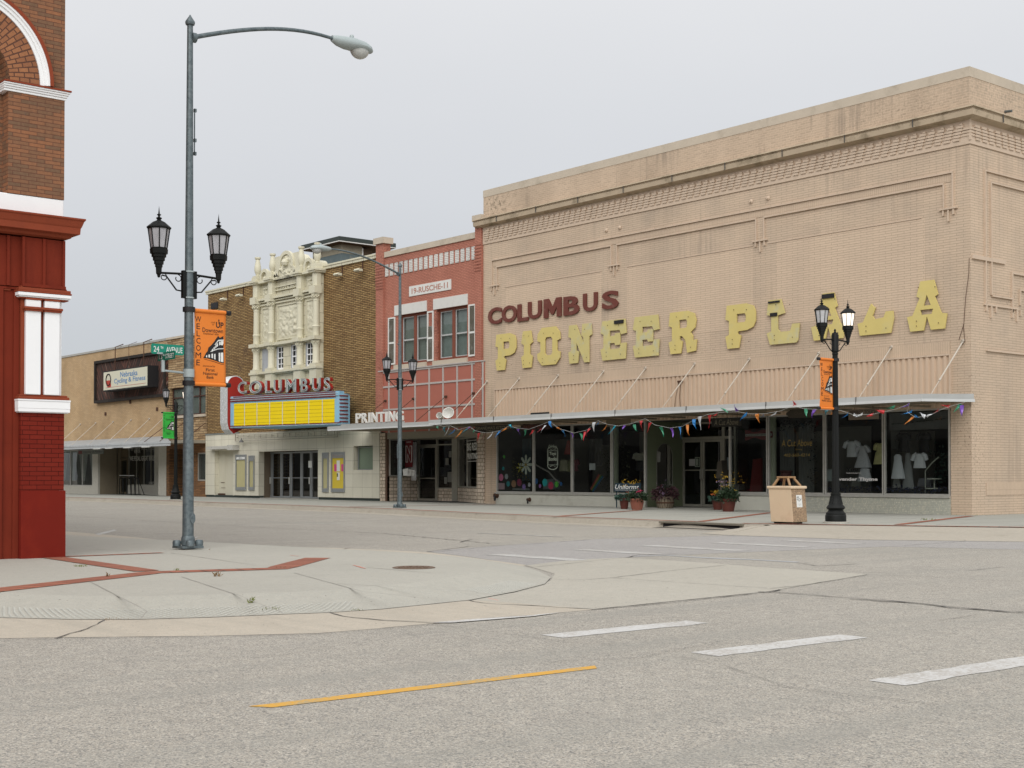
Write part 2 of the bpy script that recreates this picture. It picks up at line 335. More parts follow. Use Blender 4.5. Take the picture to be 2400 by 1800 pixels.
m_fascia = plain('canopy_fascia', (0.43, 0.435, 0.42), 0.5, 0.15, var=0.07, scale=1.2, dirt=0.22, dirtcol=(0.25, 0.23, 0.19), streak=True, bmp=0.05)
m_lip = plain('canopy_lip', (0.60, 0.61, 0.60), 0.45, 0.1, var=0.07, scale=1.2, dirt=0.18, dirtcol=(0.3, 0.29, 0.25), bmp=0.05)
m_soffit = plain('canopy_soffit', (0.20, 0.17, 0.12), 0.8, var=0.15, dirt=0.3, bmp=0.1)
m_glass = glass('window_glass', (0.72, 0.76, 0.75))
m_glass_d = glass('door_glass', (0.55, 0.58, 0.56))
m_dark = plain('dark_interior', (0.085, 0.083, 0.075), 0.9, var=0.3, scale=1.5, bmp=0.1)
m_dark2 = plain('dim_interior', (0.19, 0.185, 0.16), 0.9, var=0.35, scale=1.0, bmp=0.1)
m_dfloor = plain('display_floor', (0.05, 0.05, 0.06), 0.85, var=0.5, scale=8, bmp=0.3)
m_bulk = plain('white_bulkhead', (0.50, 0.495, 0.43), 0.75, var=0.12, scale=1.5, dirt=0.5, dirtcol=(0.26, 0.235, 0.18), bmp=0.3)
m_rod = plain('painted_rod', (0.50, 0.45, 0.38), 0.5, 0.2, bmp=0.05)
m_rust = plain('rusty_iron', (0.09, 0.045, 0.028), 0.85, 0.2, var=0.3, scale=20, bmp=0.3)
m_black = plain('black_enamel', (0.0065, 0.0075, 0.007), 0.55, 0.0, var=0.2, scale=8, bmp=0.06, obj=True, spec=0.22)
m_galv = None
m_white = plain('white_paint', (0.84, 0.845, 0.85), 0.5, var=0.03, scale=3, dirt=0.06, dirtcol=(0.45, 0.43, 0.4), bmp=0.08)
m_offw = plain('off_white', (0.66, 0.655, 0.62), 0.7, var=0.06, scale=2, dirt=0.3, dirtcol=(0.34, 0.31, 0.25), bmp=0.2)
m_ink = plain('black_ink', (0.012, 0.011, 0.012), 0.6, bmp=0)
m_paper = plain('paper', (0.72, 0.73, 0.70), 0.7, var=0.03, bmp=0)
m_concrete_d = plain('cast_concrete', (0.42, 0.40, 0.35), 0.85, var=0.1, scale=3, dirt=0.4, bmp=0.4)

# ================================================================ GROUND
def ground_mat(name, a, b_, stone=0.0, rough=0.9, big=0.1, dark=0.25, sc=1.0, bmp=0.5, fine=0.1, darkcol=(0.20, 0.19, 0.175), streakY=None):
    m, t, b = base(name, rough, 0, 0.25); p = coords(t)
    c = mixc(t, noise_(t, p, 0.35 * sc, 5, 0.6), k3(a, 1 - big), k3(b_, 1 + big))
    if stone:
        for scl, amt in ((105, 1.0), (200, 0.8)):
            vo = N('ShaderNodeTexVoronoi', t); vo.inputs['Scale'].default_value = scl; L(t, p, vo.inputs['Vector'])
            hs = N('ShaderNodeSeparateColor', t); L(t, vo.outputs['Color'], hs.inputs[0])
            r = N('ShaderNodeValToRGB', t); e = r.color_ramp.elements; s_ = stone * amt
            e[0].position = 0.0; e[0].color = (1 - s_, 1 - s_, 1 - 0.95 * s_, 1); e[1].position = 1.0; e[1].color = (1 + 0.9 * s_, 1 + 0.85 * s_, 1 + 0.8 * s_, 1)
            q = e.new(0.22); q.color = (1 - 0.25 * s_, 1 - 0.25 * s_, 1 - 0.22 * s_, 1); q = e.new(0.55); q.color = (1.03, 1.0, 0.97, 1); q = e.new(0.8); q.color = (1 + 0.22 * s_, 1 + 0.1 * s_, 1 + 0.02 * s_, 1)
            L(t, hs.outputs[0], r.inputs[0]); c = mixc(t, 1.0, c, r.outputs[0], 'MULTIPLY')
    f = noise_(t, p, 9, 6, 0.7); c = mixc(t, 1.0, c, rampf(t, f, 0.3, 0.7, (1 - fine,) * 3 + (1,), (1 + fine,) * 3 + (1,)), 'MULTIPLY')
    d = noise_(t, p, 1.3 * sc, 7, 0.65); dm = N('ShaderNodeMath', t, operation='MULTIPLY'); dm.inputs[1].default_value = dark
    L(t, rampf(t, d, 0.56, 0.78), dm.inputs[0]); c = mixc(t, dm.outputs[0], c, darkcol)
    sp = noise_(t, p, 26, 3, 0.5); c = mixc(t, rampf(t, sp, 0.70, 0.74), c, (0.14, 0.13, 0.12))
    if streakY:
        st = noise_(t, p, 1.0, 5, 0.6, streakY); c = mixc(t, rampf(t, st, 0.5, 0.68, (0, 0, 0, 1), (0.4, 0.4, 0.4, 1)), c, k3(a, 0.78))
    L(t, c, b.inputs['Base Color']); h = N('ShaderNodeMath', t, operation='ADD'); L(t, noise_(t, p, 120, 2), h.inputs[0]); L(t, noise_(t, p, 30, 3), h.inputs[1])
    bump(t, b, h.outputs[0], bmp, 0.004); return m
m_road = ground_mat('road_aggregate', (0.335, 0.327, 0.292), (0.350, 0.341, 0.305), stone=0.50, big=0.08, dark=0.42, streakY=(1.6, 0.10, 1))
m_road2 = ground_mat('grey_asphalt', (0.32, 0.315, 0.305), (0.345, 0.34, 0.33), stone=0.3, big=0.06, dark=0.2)
m_walk = ground_mat('sidewalk_concrete', (0.37, 0.365, 0.325), (0.405, 0.40, 0.355), stone=0.10, big=0.06, dark=0.22, fine=0.05, bmp=0.3, darkcol=(0.25, 0.24, 0.21))
m_walk_far = ground_mat('far_sidewalk_concrete', (0.315, 0.318, 0.285), (0.345, 0.346, 0.31), stone=0.06, big=0.08, dark=0.35, fine=0.06, bmp=0.3, darkcol=(0.22, 0.21, 0.17))
m_gutter = ground_mat('gutter_concrete', (0.43, 0.395, 0.33), (0.465, 0.425, 0.355), stone=0.12, big=0.05, dark=0.18, fine=0.05, bmp=0.3, darkcol=(0.30, 0.26, 0.21), streakY=(0.3, 3.0, 1))
m_slab = ground_mat('slab_concrete', (0.385, 0.372, 0.322), (0.42, 0.405, 0.355), stone=0.14, big=0.07, dark=0.2, fine=0.06, bmp=0.35, darkcol=(0.26, 0.25, 0.23))
m_kerb = ground_mat('kerb_concrete', (0.36, 0.335, 0.28), (0.405, 0.375, 0.32), stone=0.1, big=0.1, dark=0.5, fine=0.08, bmp=0.4, darkcol=(0.22, 0.19, 0.14))
m_crack = plain('crack_tar', (0.085, 0.08, 0.074), 0.8, bmp=0.2)
m_joint = plain('joint', (0.16, 0.15, 0.13), 0.9, bmp=0)
m_paver = brick('red_pavers', (0.36, 0.135, 0.085), (0.28, 0.10, 0.065), (0.12, 0.07, 0.05), 0.215, 0.80, 0.016, 0.2, 0.4, uv=True, offset=0.0, bmp=0.5, streak=False)
def _p(): pass
def paint_mat(name, col, wear, wc):
    m, t, b = base(name, 0.7); p = coords(t)
    a = noise_(t, p, 30, 5, 0.7); bb = noise_(t, p, 3, 4, 0.6); s = N('ShaderNodeMath', t, operation='MULTIPLY_ADD'); s.inputs[1].default_value = 0.6; L(t, bb, s.inputs[0]); L(t, a, s.inputs[2])
    c = mixc(t, rampf(t, s.outputs[0], 0.80 - wear, 0.93 - wear), col, wc); L(t, c, b.inputs['Base Color']); bump(t, b, a, 0.3, 0.003); return m
m_iron = plain('worn_cover_iron', (0.15, 0.10, 0.07), .85, var=.3, scale=20)
m_pw = paint_mat('white_road_paint', (0.54, 0.535, 0.515), 0.035, (0.40, 0.375, 0.34))
m_pwf = paint_mat('worn_white_paint', (0.50, 0.50, 0.48), 0.09, (0.37, 0.35, 0.32))
m_py = paint_mat('yellow_road_paint', (0.62, 0.33, 0.035), 0.0, (0.40, 0.30, 0.15))

RZ = -0.14
def struct(m, name, mat, smooth=False, label=None):
    o = m.build(name, mat, None, smooth=smooth); o['kind'] = 'structure'
    if label: o['label'] = label
    return o
g = M(); g.quad((-420, -420, RZ), (420, -420, RZ), (420, 420, RZ), (-420, 420, RZ)); struct(g, 'road', m_road)

def flat_strip(m, pts, wid, z, jitter=0.0, sub=0.0, u=0.0):
    """ribbon along ground points (x, y)"""
    P = [Vector((p[0], p[1])) for p in pts]
    if sub:
        Q = [P[0]]
        for a, b in zip(P, P[1:]):
            n = max(1, int((b - a).length / sub))
            Q += [a + (b - a) * (i / n) for i in range(1, n + 1)]
        P = Q
    v = []; uv = []; s = 0
    for i, p in enumerate(P):
        d = (P[min(i + 1, len(P) - 1)] - P[max(i - 1, 0)]).normalized(); nrm = Vector((-d.y, d.x))
        j = random.uniform(-jitter, jitter); ww = wid * (1 + (random.uniform(-0.6, 0.6) if jitter else 0)) / 2
        q = p + nrm * j; v += [(q.x - nrm.x * ww, q.y - nrm.y * ww, z), (q.x + nrm.x * ww, q.y + nrm.y * ww, z)]
        if i: s += (P[i] - P[i - 1]).length
        uv += [(s, 0.03), (s, wid + 0.03)]
    b = len(m.v); m.add(v, [(2*i, 2*i+2, 2*i+3, 2*i+1) for i in range(len(P) - 1)])
    m.uv = (m.uv or []) + uv
    return m
# ---- far sidewalk along the block, bulging towards the corner, then ramping down at the crossing
red = [(-90, -5.6), (-60, -6.0), (-41, -6.45), (-30.5, -7.2), (-17.2, -7.95), (-11, -9.0), (-6.5, -9.6), (-1.2, -9.9)]
red2 = [(1.0, -9.75), (3.2, -8.6), (5.7, -7.3), (8.3, -4.0), (8.6, 60)]
kerbtop = [(p[0], p[1] - 0.42) for p in red] + [(1.2, -10.35)]
m = M(); ring = [(x, y, 0.0) for x, y in kerbtop] + [(x, y, 0.0) for x, y in red2] + [(-90, 60, 0.0)]
m.poly(ring); struct(m, 'far_sidewalk', m_walk_far)
m = M()
for (a, b) in zip(kerbtop, kerbtop[1:]):
    m.quad((a[0], a[1], 0.0), (b[0], b[1], 0.0), (b[0], b[1] - 0.07, RZ - 0.01), (a[0], a[1] - 0.07, RZ - 0.01))
# kerb cap and gutter pan
m2 = M()
for (a, b) in zip(kerbtop, kerbtop[1:]):
    m.quad((a[0], a[1] + 0.30, 0.004), (b[0], b[1] + 0.30, 0.004), (b[0], b[1] - 0.004, 0.004), (a[0], a[1] - 0.004, 0.004))
    m2.quad((a[0], a[1] - 0.06, RZ + 0.004), (b[0], b[1] - 0.06, RZ + 0.004), (b[0], b[1] - 0.75, RZ + 0.004), (a[0], a[1] - 0.75, RZ + 0.004))
struct(m, 'far_kerb', m_kerb); 
# ramp beyond the corner
rmp = [(1.2, -10.35, 0.0), (1.0, -9.75, 0.0), (3.2, -8.6, 0.0), (5.7, -7.3, 0.0), (8.3, -4.0, 0.0), (8.6, 60, 0.0)]
lo = [(1.2, -12.4, RZ + 0.006), (2.0, -12.6, RZ + 0.006), (5.2, -12.2, RZ + 0.006), (8.4, -10.0, RZ + 0.006), (10.4, -5.6, RZ + 0.006), (9.6, 60, RZ + 0.006)]
for i in range(len(rmp) - 1): m2.quad(rmp[i], rmp[i + 1], lo[i + 1], lo[i])
struct(m2, 'far_gutter', m_kerb)
m = M(); flat_strip(m, red, 0.26, 0.009, sub=0.5); flat_strip(m, [(0.3, -10.0)] + red2, 0.26, 0.009, sub=0.5)
for px in ([(1300, 1211), (1500, 1196)], [(1640, 1223), (1805, 1202)], [(2105, 1230), (2275, 1210)], [(820, 1188), (1160, 1183)]):
    flat_strip(m, [G(*p) for p in px], 0.22, 0.008, sub=0.4)
struct(m, 'red_paver_line', m_paver)
# scored joints in the far sidewalk
m = M()
for x in np.arange(-60, 8, 1.55): flat_strip(m, [(x, -0.2), (x, -7.2)], 0.022, 0.005)
for y in (-1.9, -3.7, -5.5): flat_strip(m, [(-70, y), (6, y)], 0.02, 0.0045)
for a in range(1, len(kerbtop) * 1):
    pass
for x in (-38, -34.2, -30.5, -26.4, -22.5, -18.5, -14.2, -10.2, -6.2):
    yk = np.interp(x, [p[0] for p in kerbtop], [p[1] for p in kerbtop]); flat_strip(m, [(x, yk + 0.35), (x + 0.05, yk - 0.05)], 0.04, 0.008, 0.01, 0.1)
struct(m, 'sidewalk_joints', m_joint)
# ---- near corner: sidewalk with ramps to the street, gutter, big concrete slabs
def GP(l, z): return [G(x, y, z) for x, y in l]
zo = RZ + 0.010
opx = [(-700, 1392), (-300, 1428), (0, 1447), (169, 1451), (328, 1451), (497, 1446), (666, 1439), (776, 1435), (895, 1427), (1100, 1406), (1208, 1386), (1277, 1368), (1291, 1353), (1262, 1338), (1227, 1327), (1100, 1315), (960, 1306), (800, 1298), (560, 1284), (380, 1275), (150, 1262)]
outer = GP(opx, zo)
last = outer[-1]; outer.append((-60.0, last[1] + (last[1] - outer[-2][1]) * 0.0 + 0.4, zo))
inner = []
cxy = Vector((2.4, -28.4))
for i, p in enumerate(outer):
    q = Vector((p[0], p[1])); a = Vector(outer[max(0, i - 1)][:2]); b = Vector(outer[min(len(outer) - 1, i + 1)][:2]); d = (b - a).normalized(); nn = Vector((-d.y, d.x))
    if nn.dot(cxy - q) < 0: nn = -nn
    if p[0] < -5: nn = Vector((0, -1))
    k = q + nn * 0.75; inner.append((k.x, k.y, 0.0))
m = M()
for i in range(len(outer) - 1): m.quad(outer[i], outer[i + 1], inner[i + 1], inner[i])
m.poly(inner + [(-60, -60, 0), (inner[0][0], -60, 0)])
struct(m, 'near_sidewalk', m_walk)
gpx = [(-700, 1440), (-300, 1478), (0, 1496), (124, 1494), (320, 1492), (497, 1490), (746, 1484), (860, 1475), (945, 1467), (1034, 1460), (1130, 1449), (1250, 1441), (1388, 1429)]
gin = opx[:10] + [(1180, 1411), (1290, 1420), (1388, 1427)]
go = GP(gpx, RZ + 0.002); gi = GP(gin, RZ + 0.006)
m = M()
for i in range(len(go) - 1): m.quad(go[i], go[i + 1], gi[i + 1], gi[i])
for i in range(9): a, b = outer[i], outer[i + 1]; m.quad(gi[i], gi[i + 1], b, a)
bpx = [(1233, 1324), (1100, 1306), (1000, 1294), (880, 1288), (772, 1284), (627, 1281), (468, 1276), (319, 1259), (150, 1245)]
bi = GP([(1227, 1327), (1100, 1315), (960, 1306), (880, 1302), (800, 1298), (680, 1291), (560, 1284), (380, 1275), (150, 1262)], RZ + 0.006); bo = GP(bpx, RZ + 0.0025)
bi.append((-60, bi[-1][1], RZ + .006)); bo.append((-60, bo[-1][1], RZ + .0025))
for i in range(len(bo) - 1): m.quad(bo[i], bo[i + 1], bi[i + 1], bi[i])
struct(m, 'near_gutter', m_gutter)
z1 = RZ + 0.0035
m = M(); m.poly(GP([(1100, 1406), (1388, 1428), (1800, 1386), (2032, 1346), (1860, 1334), (1700, 1322), (1560, 1313), (1457, 1307), (1340, 1312), (1233, 1325), (1300, 1345), (1291, 1360), (1208, 1388)], z1)); struct(m, 'concrete_slab', m_slab)
m = M(); m.poly(GP([(1233, 1325), (1457, 1307), (1560, 1302), (1700, 1296), (1900, 1288), (2080, 1281), (2400, 1288), (2400, 1262), (2080, 1256), (1700, 1255), (1400, 1263), (1180, 1278), (1000, 1292), (1100, 1305)], RZ + 0.0018)); struct(m, 'grey_road_patch', m_road2)
m = M(); flat_strip(m, [G(x, y, RZ) for x, y in [(1490, 1304), (1560, 1302), (1640, 1307), (1760, 1312), (1870, 1318)]], 0.16, RZ + 0.0042, 0.02, 0.4); struct(m, 'pale_road_seam', plain('pale_seam', (0.40, 0.41, 0.42), 0.8, var=0.1))
# brick paver bands in the near sidewalk
m = M()
for pts, ww in (([(-60, 1390), (0, 1383), (360, 1342), (650, 1333), (745, 1308)], 0.34), ([(118, 1306), (200, 1318), (345, 1339)], 0.30), ([(155, 1305), (380, 1296)], 0.16)):
    flat_strip(m, [G(x, y, 0) for x, y in pts], ww, 0.005 if ww != 0.30 else 0.0065, sub=0.3)
struct(m, 'red_paver_band', m_paver)
# detectable dots pressed into the ramps
m = M(); rowp = [Vector(p) for p in outer[1:12]]; rin = [Vector(p) for p in inner[1:12]]
for i in range(len(rowp) - 1):
    L_ = (rowp[i + 1] - rowp[i]).length; n = max(1, int(L_ / 0.062))
    for k in range(n):
        for j in range(9):
            t_ = (k + 0.5 * (j % 2)) / n; s_ = 0.06 + j * 0.042
            a = rowp[i].lerp(rowp[i + 1], t_); b = rin[i].lerp(rin[i + 1], t_); p = a.lerp(b, s_)
            if noise.noise(Vector((p.x * 0.9, p.y * 0.9, 3))) < -0.12: continue
            r = 0.013; m.add([(p.x - r, p.y - r, p.z), (p.x + r, p.y - r, p.z), (p.x + r, p.y + r, p.z), (p.x - r, p.y + r, p.z), (p.x, p.y, p.z + 0.008)], [(0, 1, 4), (1, 2, 4), (2, 3, 4), (3, 0, 4)])
struct(m, 'tactile_paving', plain('tactile_dots', (0.43, 0.425, 0.38), 0.85, bmp=0.2))
# joints and cracks
m = M(); zc = RZ + 0.0085
for pts, ww in (
    ([(0, 1447), (169, 1451.5), (328, 1451.5), (497, 1446.5), (666, 1439.5), (895, 1427.5), (1100, 1406.5), (1208, 1387), (1277, 1369), (1292, 1354)], 0.009),
    ([(0, 1497), (497, 1491), (746, 1485), (945, 1468), (1034, 1461)], 0.014), ([(127, 1495), (205, 1473), (246, 1453)], 0.022),
    ([(776, 1435), (800, 1444), (900, 1453), (1034, 1460)], 0.03), ([(1100, 1406), (1130, 1413), (1388, 1427)], 0.04),
    ([(1388, 1428), (1600, 1408), (1800, 1387), (1830, 1381)], 0.035), ([(1804, 1379), (1880, 1371), (2032, 1347)], 0.02),
    ([(1300, 1357), (1350, 1359), (1430, 1354), (1800, 1378)], 0.02), ([(1430, 1354), (1580, 1336), (1700, 1324)], 0.02), ([(1700, 1322), (1860, 1334), (2090, 1343)], 0.015),
    ([(1233, 1328), (1260, 1328), (1457, 1307)], 0.018), ([(1000, 1293), (1100, 1280), (1230, 1276), (1400, 1263), (1660, 1256), (2080, 1257)], 0.035), ([(1466, 1306), (1500, 1300), (1620, 1297)], 0.04),
    ([(1780, 1386), (1900, 1393), (2100, 1408), (2200, 1419), (2400, 1436), (2600, 1455)], 0.05), ([(1990, 1404), (2150, 1413), (2230, 1424), (2400, 1433)], 0.05), ([(1990, 1402), (2150, 1413)], 0.03),
    ([(1870, 1319), (1920, 1326), (2010, 1321)], 0.04), ([(1980, 1327), (2130, 1332), (2260, 1338), (2350, 1328)], 0.02), ([(2030, 1346), (2200, 1352), (2400, 1364)], 0.015),
    ([(2200, 1454), (2290, 1440)], 0.012), ([(1250, 1552), (1500, 1540), (1700, 1500)], 0.008), ([(1580, 1535), (1700, 1560), (1850, 1610), (2200, 1650)], 0.008), ([(1000, 1460), (1300, 1500), (1440, 1510)], 0.008),
    ([(150, 1208), (500, 1230), (900, 1250), (1150, 1273)], 0.05), ([(150, 1192), (600, 1206), (1100, 1230)], 0.03), ([(1080, 1270), (1105, 1264)], 0.06), ([(2120, 1278), (2260, 1268), (2270, 1266)], 0.03),
    ([(760, 1296), (820, 1284)], 0.03), ([(935, 1301), (1180, 1278)], 0.02)):
    flat_strip(m, [G(x, y, zc) for x, y in pts], ww * .55, zc, ww * 0.6, 0.16)
struct(m, 'pavement_cracks', m_crack)
m = M()
for pts in ([(210, 1363), (345, 1433), (330, 1451)], [(425, 1352), (560, 1396), (665, 1438)], [(690, 1343), (850, 1387), (1010, 1404)], [(400, 1296), (600, 1325)], [(150, 1285), (300, 1290)], [(790, 1368), (1100, 1386)], [(860, 1330), (1010, 1343)]):
    flat_strip(m, [G(x, y, 0.0) for x, y in pts], 0.013, 0.003, 0.004, 0.25)
struct(m, 'slab_joints', plain('slab_joint', (0.30, 0.285, 0.25), 0.9, bmp=0))
# tar-dark patches of the long road joint that show as smudges
def smudge(m, c, a, b, ang, z, n=26, seed=0):
    P = []
    for i in range(n):
        t_ = 2 * math.pi * i / n; r = 1 + 0.45 * noise.noise(Vector((math.cos(t_) * 1.7, math.sin(t_) * 1.7, seed)))
        x, y = a * r * math.cos(t_), b * r * math.sin(t_); P.append((c[0] + x * math.cos(ang) - y * math.sin(ang), c[1] + x * math.sin(ang) + y * math.cos(ang), z))
    m.poly(P)
# markings
zp = RZ + 0.003
m = M(); ym = [(14.80, -30.75), (14.83, -28.25)]
m.quad((14.705, -30.70, zp), (14.735, -28.21, zp), (14.84, -28.29, zp), (14.82, -30.62, zp)); struct(m, 'yellow_centre_line', m_py)
m = M()
def bar_g(m, x, y0, y1, wd, z=zp):
    n = 14; A = []; B = []
    for i in range(n + 1):
        y = y0 + (y1 - y0) * i / n; j = 0.015; A.append((x - wd / 2 + random.uniform(-j, j), y, z)); B.append((x + wd / 2 + random.uniform(-j, j), y, z))
    m.poly(A + B[::-1])
for x, y0, y1 in ((13.34, -27.35, -25.72), (14.80, -27.25, -25.56), (16.38, -27.4, -25.62), (17.9, -27.4, -25.6), (19.4, -27.4, -25.6)): bar_g(m, x, y0, y1, 0.26)
m.poly(GP([(1010, 1459), (1090, 1452), (1240, 1442), (1320, 1434), (1250, 1444), (1060, 1459)], RZ + .008))
struct(m, 'near_crosswalk', m_pw)
m = M()
zp = RZ + 0.0055
def bar_x(m, y, x0, x1, wd):
    n = 10; A = []; B = []
    for i in range(n + 1):
        x = x0 + (x1 - x0) * i / n; j = 0.03; A.append((x, y - wd / 2 + random.uniform(-j, j), zp)); B.append((x, y + wd / 2 + random.uniform(-j, j), zp))
    m.poly(A + B[::-1])
for y, x0, x1 in ((-20.75, 4.5, 6.5), (-18.75, 4.3, 6.1), (-16.95, 4.1, 6.3), (-15.2, 4.15, 6.2), (-13.5, 4.4, 6.1)): bar_x(m, y, x0, x1, 0.36)
for px in ([(222, 1252), (268, 1241), (274, 1243), (232, 1254)], [(440, 1265), (463, 1257), (463, 1259), (445, 1268)]): m.poly(GP(px, zp))
for a, b in (((1120, 1249), (1320, 1258)), ((600, 1222), (800, 1228)), ((2100, 1263), (2400, 1266)), ((1060, 1207), (1250, 1211)), ((520, 1193), (620, 1196))):
    flat_strip(m, [G(*a, zp), G(*b, zp)], 0.1, zp, 0.02, 0.5)
m.uv = None
struct(m, 'far_crosswalk', m_pwf)
if 0: m = M(); flat_strip(m, [G(x, y, 0.01) for x, y in [(1785, 1237), (1800, 1238), (1812, 1242), (1817, 1248)]], 0.06, 0.0, 0.0, 0.2); m.v = [(v[0], v[1], -0.03) for v in m.v]
m = M()
for a, b in (((828, 1325), (857, 1333)), ((680, 1302), (700, 1304)), ((1145, 1389), (1168, 1394))): flat_strip(m, [G(*a, 0), G(*b, 0)], 0.022, 0.004 if a[1] < 1350 else -0.05, 0.003, 0.1)
struct(m, 'pink_survey_marks', plain('survey_paint', (0.62, 0.22, 0.16), 0.8, bmp=0))

# ---- manhole cover, storm drain, weeds and leaves
mc = G(970, 1331, 0.0); r = empty('manhole_cover', mc, 0, 'round rusty iron manhole cover set in the near corner sidewalk', 'manhole cover')
m = M(); m.lathe([(0.0, 0.0), (0.25, 0.0), (0.255, 0.006), (0.235, 0.012), (0.225, 0.006), (0.0, 0.006)], mc, 36); m.build('rim', m_iron, r)
m = M()
for i in range(-5, 6):
    for j in range(-5, 6):
        x, y = i * 0.052, j * 0.052
        if x * x + y * y < 0.20 ** 2 and (i + j) % 2 == 0: m.box(mc[0] + x - .019, mc[0] + x + .019, mc[1] + y - .019, mc[1] + y + .019, mc[2] + .006, mc[2] + .014)
m.build('tread', m_iron, r)
a = G(1625, 1237, RZ); b = G(1725, 1241, RZ)
r = empty('storm_drain', (a[0], a[1], RZ), 0, 'long dark storm drain inlet under the kerb near the tan litter bin', 'storm drain')
ky = lambda x: float(np.interp(x, [p[0] for p in kerbtop], [p[1] for p in kerbtop]))
x0, x1 = -1.9, 0.55
m = M(); m.add([(x0, ky(x0) - 0.085, RZ - 0.10), (x1, ky(x1) - 0.085, RZ - 0.10), (x1, ky(x1) - 0.04, -0.035), (x0, ky(x0) - 0.04, -0.035)], [(0, 1, 2, 3)]); m.build('opening', m_ink, r)
m = M(); m.add([(x0, ky(x0) - 0.12, RZ + .01), (x1, ky(x1) - 0.12, RZ + .01), (x1, ky(x1) - 0.45, RZ + .009), (x0, ky(x0) - 0.45, RZ + .009)], [(0, 1, 2, 3)]); m.build('apron', plain('wet_iron', (0.05, 0.045, 0.04), 0.8), r)
m = M(); m.prism([(x0 - .1, ky(x0) + .25, .005), (x0 - .1, ky(x0) - .10, .005), (x0 - .1, ky(x0) - .10, -.035), (x0 - .1, ky(x0) + .25, -.035)], (x1 - x0 + .2, ky(x1) - ky(x0), 0)); m.build('lintel', plain('iron_lintel', (0.17, 0.15, 0.115), 0.75, bmp=0.3), r)
m_weed = plain('weed_green', (0.17, 0.19, 0.06), 0.8, var=0.3, scale=20, bmp=0)
m_dry = plain('dry_leaf', (0.22, 0.14, 0.07), 0.85, var=0.3, scale=30, bmp=0)
def tuft(px, n, h, sp, label, mat=m_weed, name='weed', cat='weed', z=0.0):
    c = G(*px, z); m = M()
    for i in range(n):
        a = random.uniform(0, 6.28); x = c[0] + random.gauss(0, sp); y = c[1] + random.gauss(0, sp); hh = h * .5 * random.uniform(.5, 1.2); d = random.uniform(.3, 1) * h * .5
        ca, sa = math.cos(a), math.sin(a); w_ = h * 0.035 + 0.0015
        m.add([(x - sa * w_, y + ca * w_, z), (x + sa * w_, y - ca * w_, z), (x + ca * d * .5 + sa * w_ * .7, y + sa * d * .5 - ca * w_ * .7, z + hh * .8), (x + ca * d, y + sa * d, z + hh), (x + ca * d * .5 - sa * w_ * .7, y + sa * d * .5 + ca * w_ * .7, z + hh * .8)], [(0, 1, 2, 3, 4)])
    o = m.build(name, mat, None, fix=False); tag(o, label, cat); return o
tuft((188, 1328), 26, 0.05, 0.05, 'small green weed in front of the dark red brick corner pier')
tuft((508, 1351), 14, 0.10, 0.02, 'thin dry weed sprouting from the red paver band left of the pole base', m_dry)
tuft((252, 1352), 8, 0.09, 0.015, 'two dry stalks standing in the red paver band at the left', m_dry)
tuft((590, 1413), 12, 0.10, 0.02, 'thin grass tuft in the joint of the tactile ramp', z=-0.06)
tuft((638, 1428), 20, 0.04, 0.05, 'low green weed beside the gutter at the tactile ramp', z=-0.1)
tuft((835, 1431), 12, 0.03, 0.04, 'tiny yellow-green weed at the gutter edge', z=-0.1)
tuft((265, 1452), 30, 0.02, 0.07, 'dry grass clump in the gutter joint near the long crack', m_dry, z=-0.11)
tuft((415, 1337), 14, 0.05, 0.03, 'green weed where the two red paver bands meet')
tuft((2175, 1219), 24, 0.10, 0.12, 'yellow-green weeds on the far red paver line near the tan brick corner')
tuft((2288, 1208), 20, 0.07, 0.25, 'weeds growing along the foot of the tan brick corner')
tuft((350, 1283), 40, 0.05, 0.12, 'rusty heap of fallen leaves on the sidewalk left of the tall pole', m_dry, 'leaf_litter', 'leaves', z=-0.03)
tuft((665, 1331), 12, 0.04, 0.04, 'small curled brown leaf at the bend of the red paver band', m_dry, 'dead_leaf', 'leaf')
tuft((491, 1288), 6, 0.03, 0.01, 'single brown leaf right of the tall pole base', m_dry, 'dead_leaf', 'leaf')

# ================================================================ TAN BRICK DEPARTMENT STORE (corner)
XL, XR = -21.80, 0.0
ZT = 12.56
B = empty('department_store', (0, 0, 0), 0, 'large tan painted brick corner store with a long flat canopy and shop windows', 'building')
zc1, zc0 = wz(2280, 246, -0.3), wz(2279.5, 267, -0.3); zb = wz(2275.5, 335.5, -0.03)
m = M(); wall_holes(m, XL, XR, 0, zc0, [(-20.98, -0.655, 0.0, 3.06)], 0.0, 0.35)
m.quad((XR, 0, 0), (XR, 34, 0), (XR, 34, zc0), (XR, 0, zc0)); m.quad((XL, 0, 0), (XL, 34, 0), (XL, 34, zc0), (XL, 0, zc0)); m.quad((XL, 34, 0), (XR, 34, 0), (XR, 34, zc0), (XL, 34, zc0))
m.v = [(x, y, 3.7 if False else z) for x, y, z in m.v]
m.build('wall', m_tan, B)
m = M()                                                          # parapet with real thickness
m.box(XL, XR, 0.0, 0.35, zc0, ZT - .28); m.box(XR - .35, XR, .35, 34, zc0, ZT - .28); m.box(XL, XL + .35, .35, 34, zc0, ZT - .28); m.box(XL + .35, XR - .35, .35, 34, zc0, zc0 + .2)
m.build('parapet', m_tan_old, B)
m = M(); m.box(XL - .01, XR + .01, -.012, .37, ZT - .28, ZT); m.box(XR - .37, XR + .012, .37, 34, ZT - .28, ZT); m.box(XL - .01, XL + .37, .37, 34, ZT - .28, ZT); m.build('coping', m_coping, B)
m = M(); m.box(XL + .0, XR + .035, -.035, -.001, zb, zc0 + .02); m.box(XR + .001, XR + .035, -.001, 34, zb, zc0 + .02); m.box(XR + .004, XR + .06, -.06, -.004, zb + .1, zc0); m.build('frieze', m_tan_plain, B)
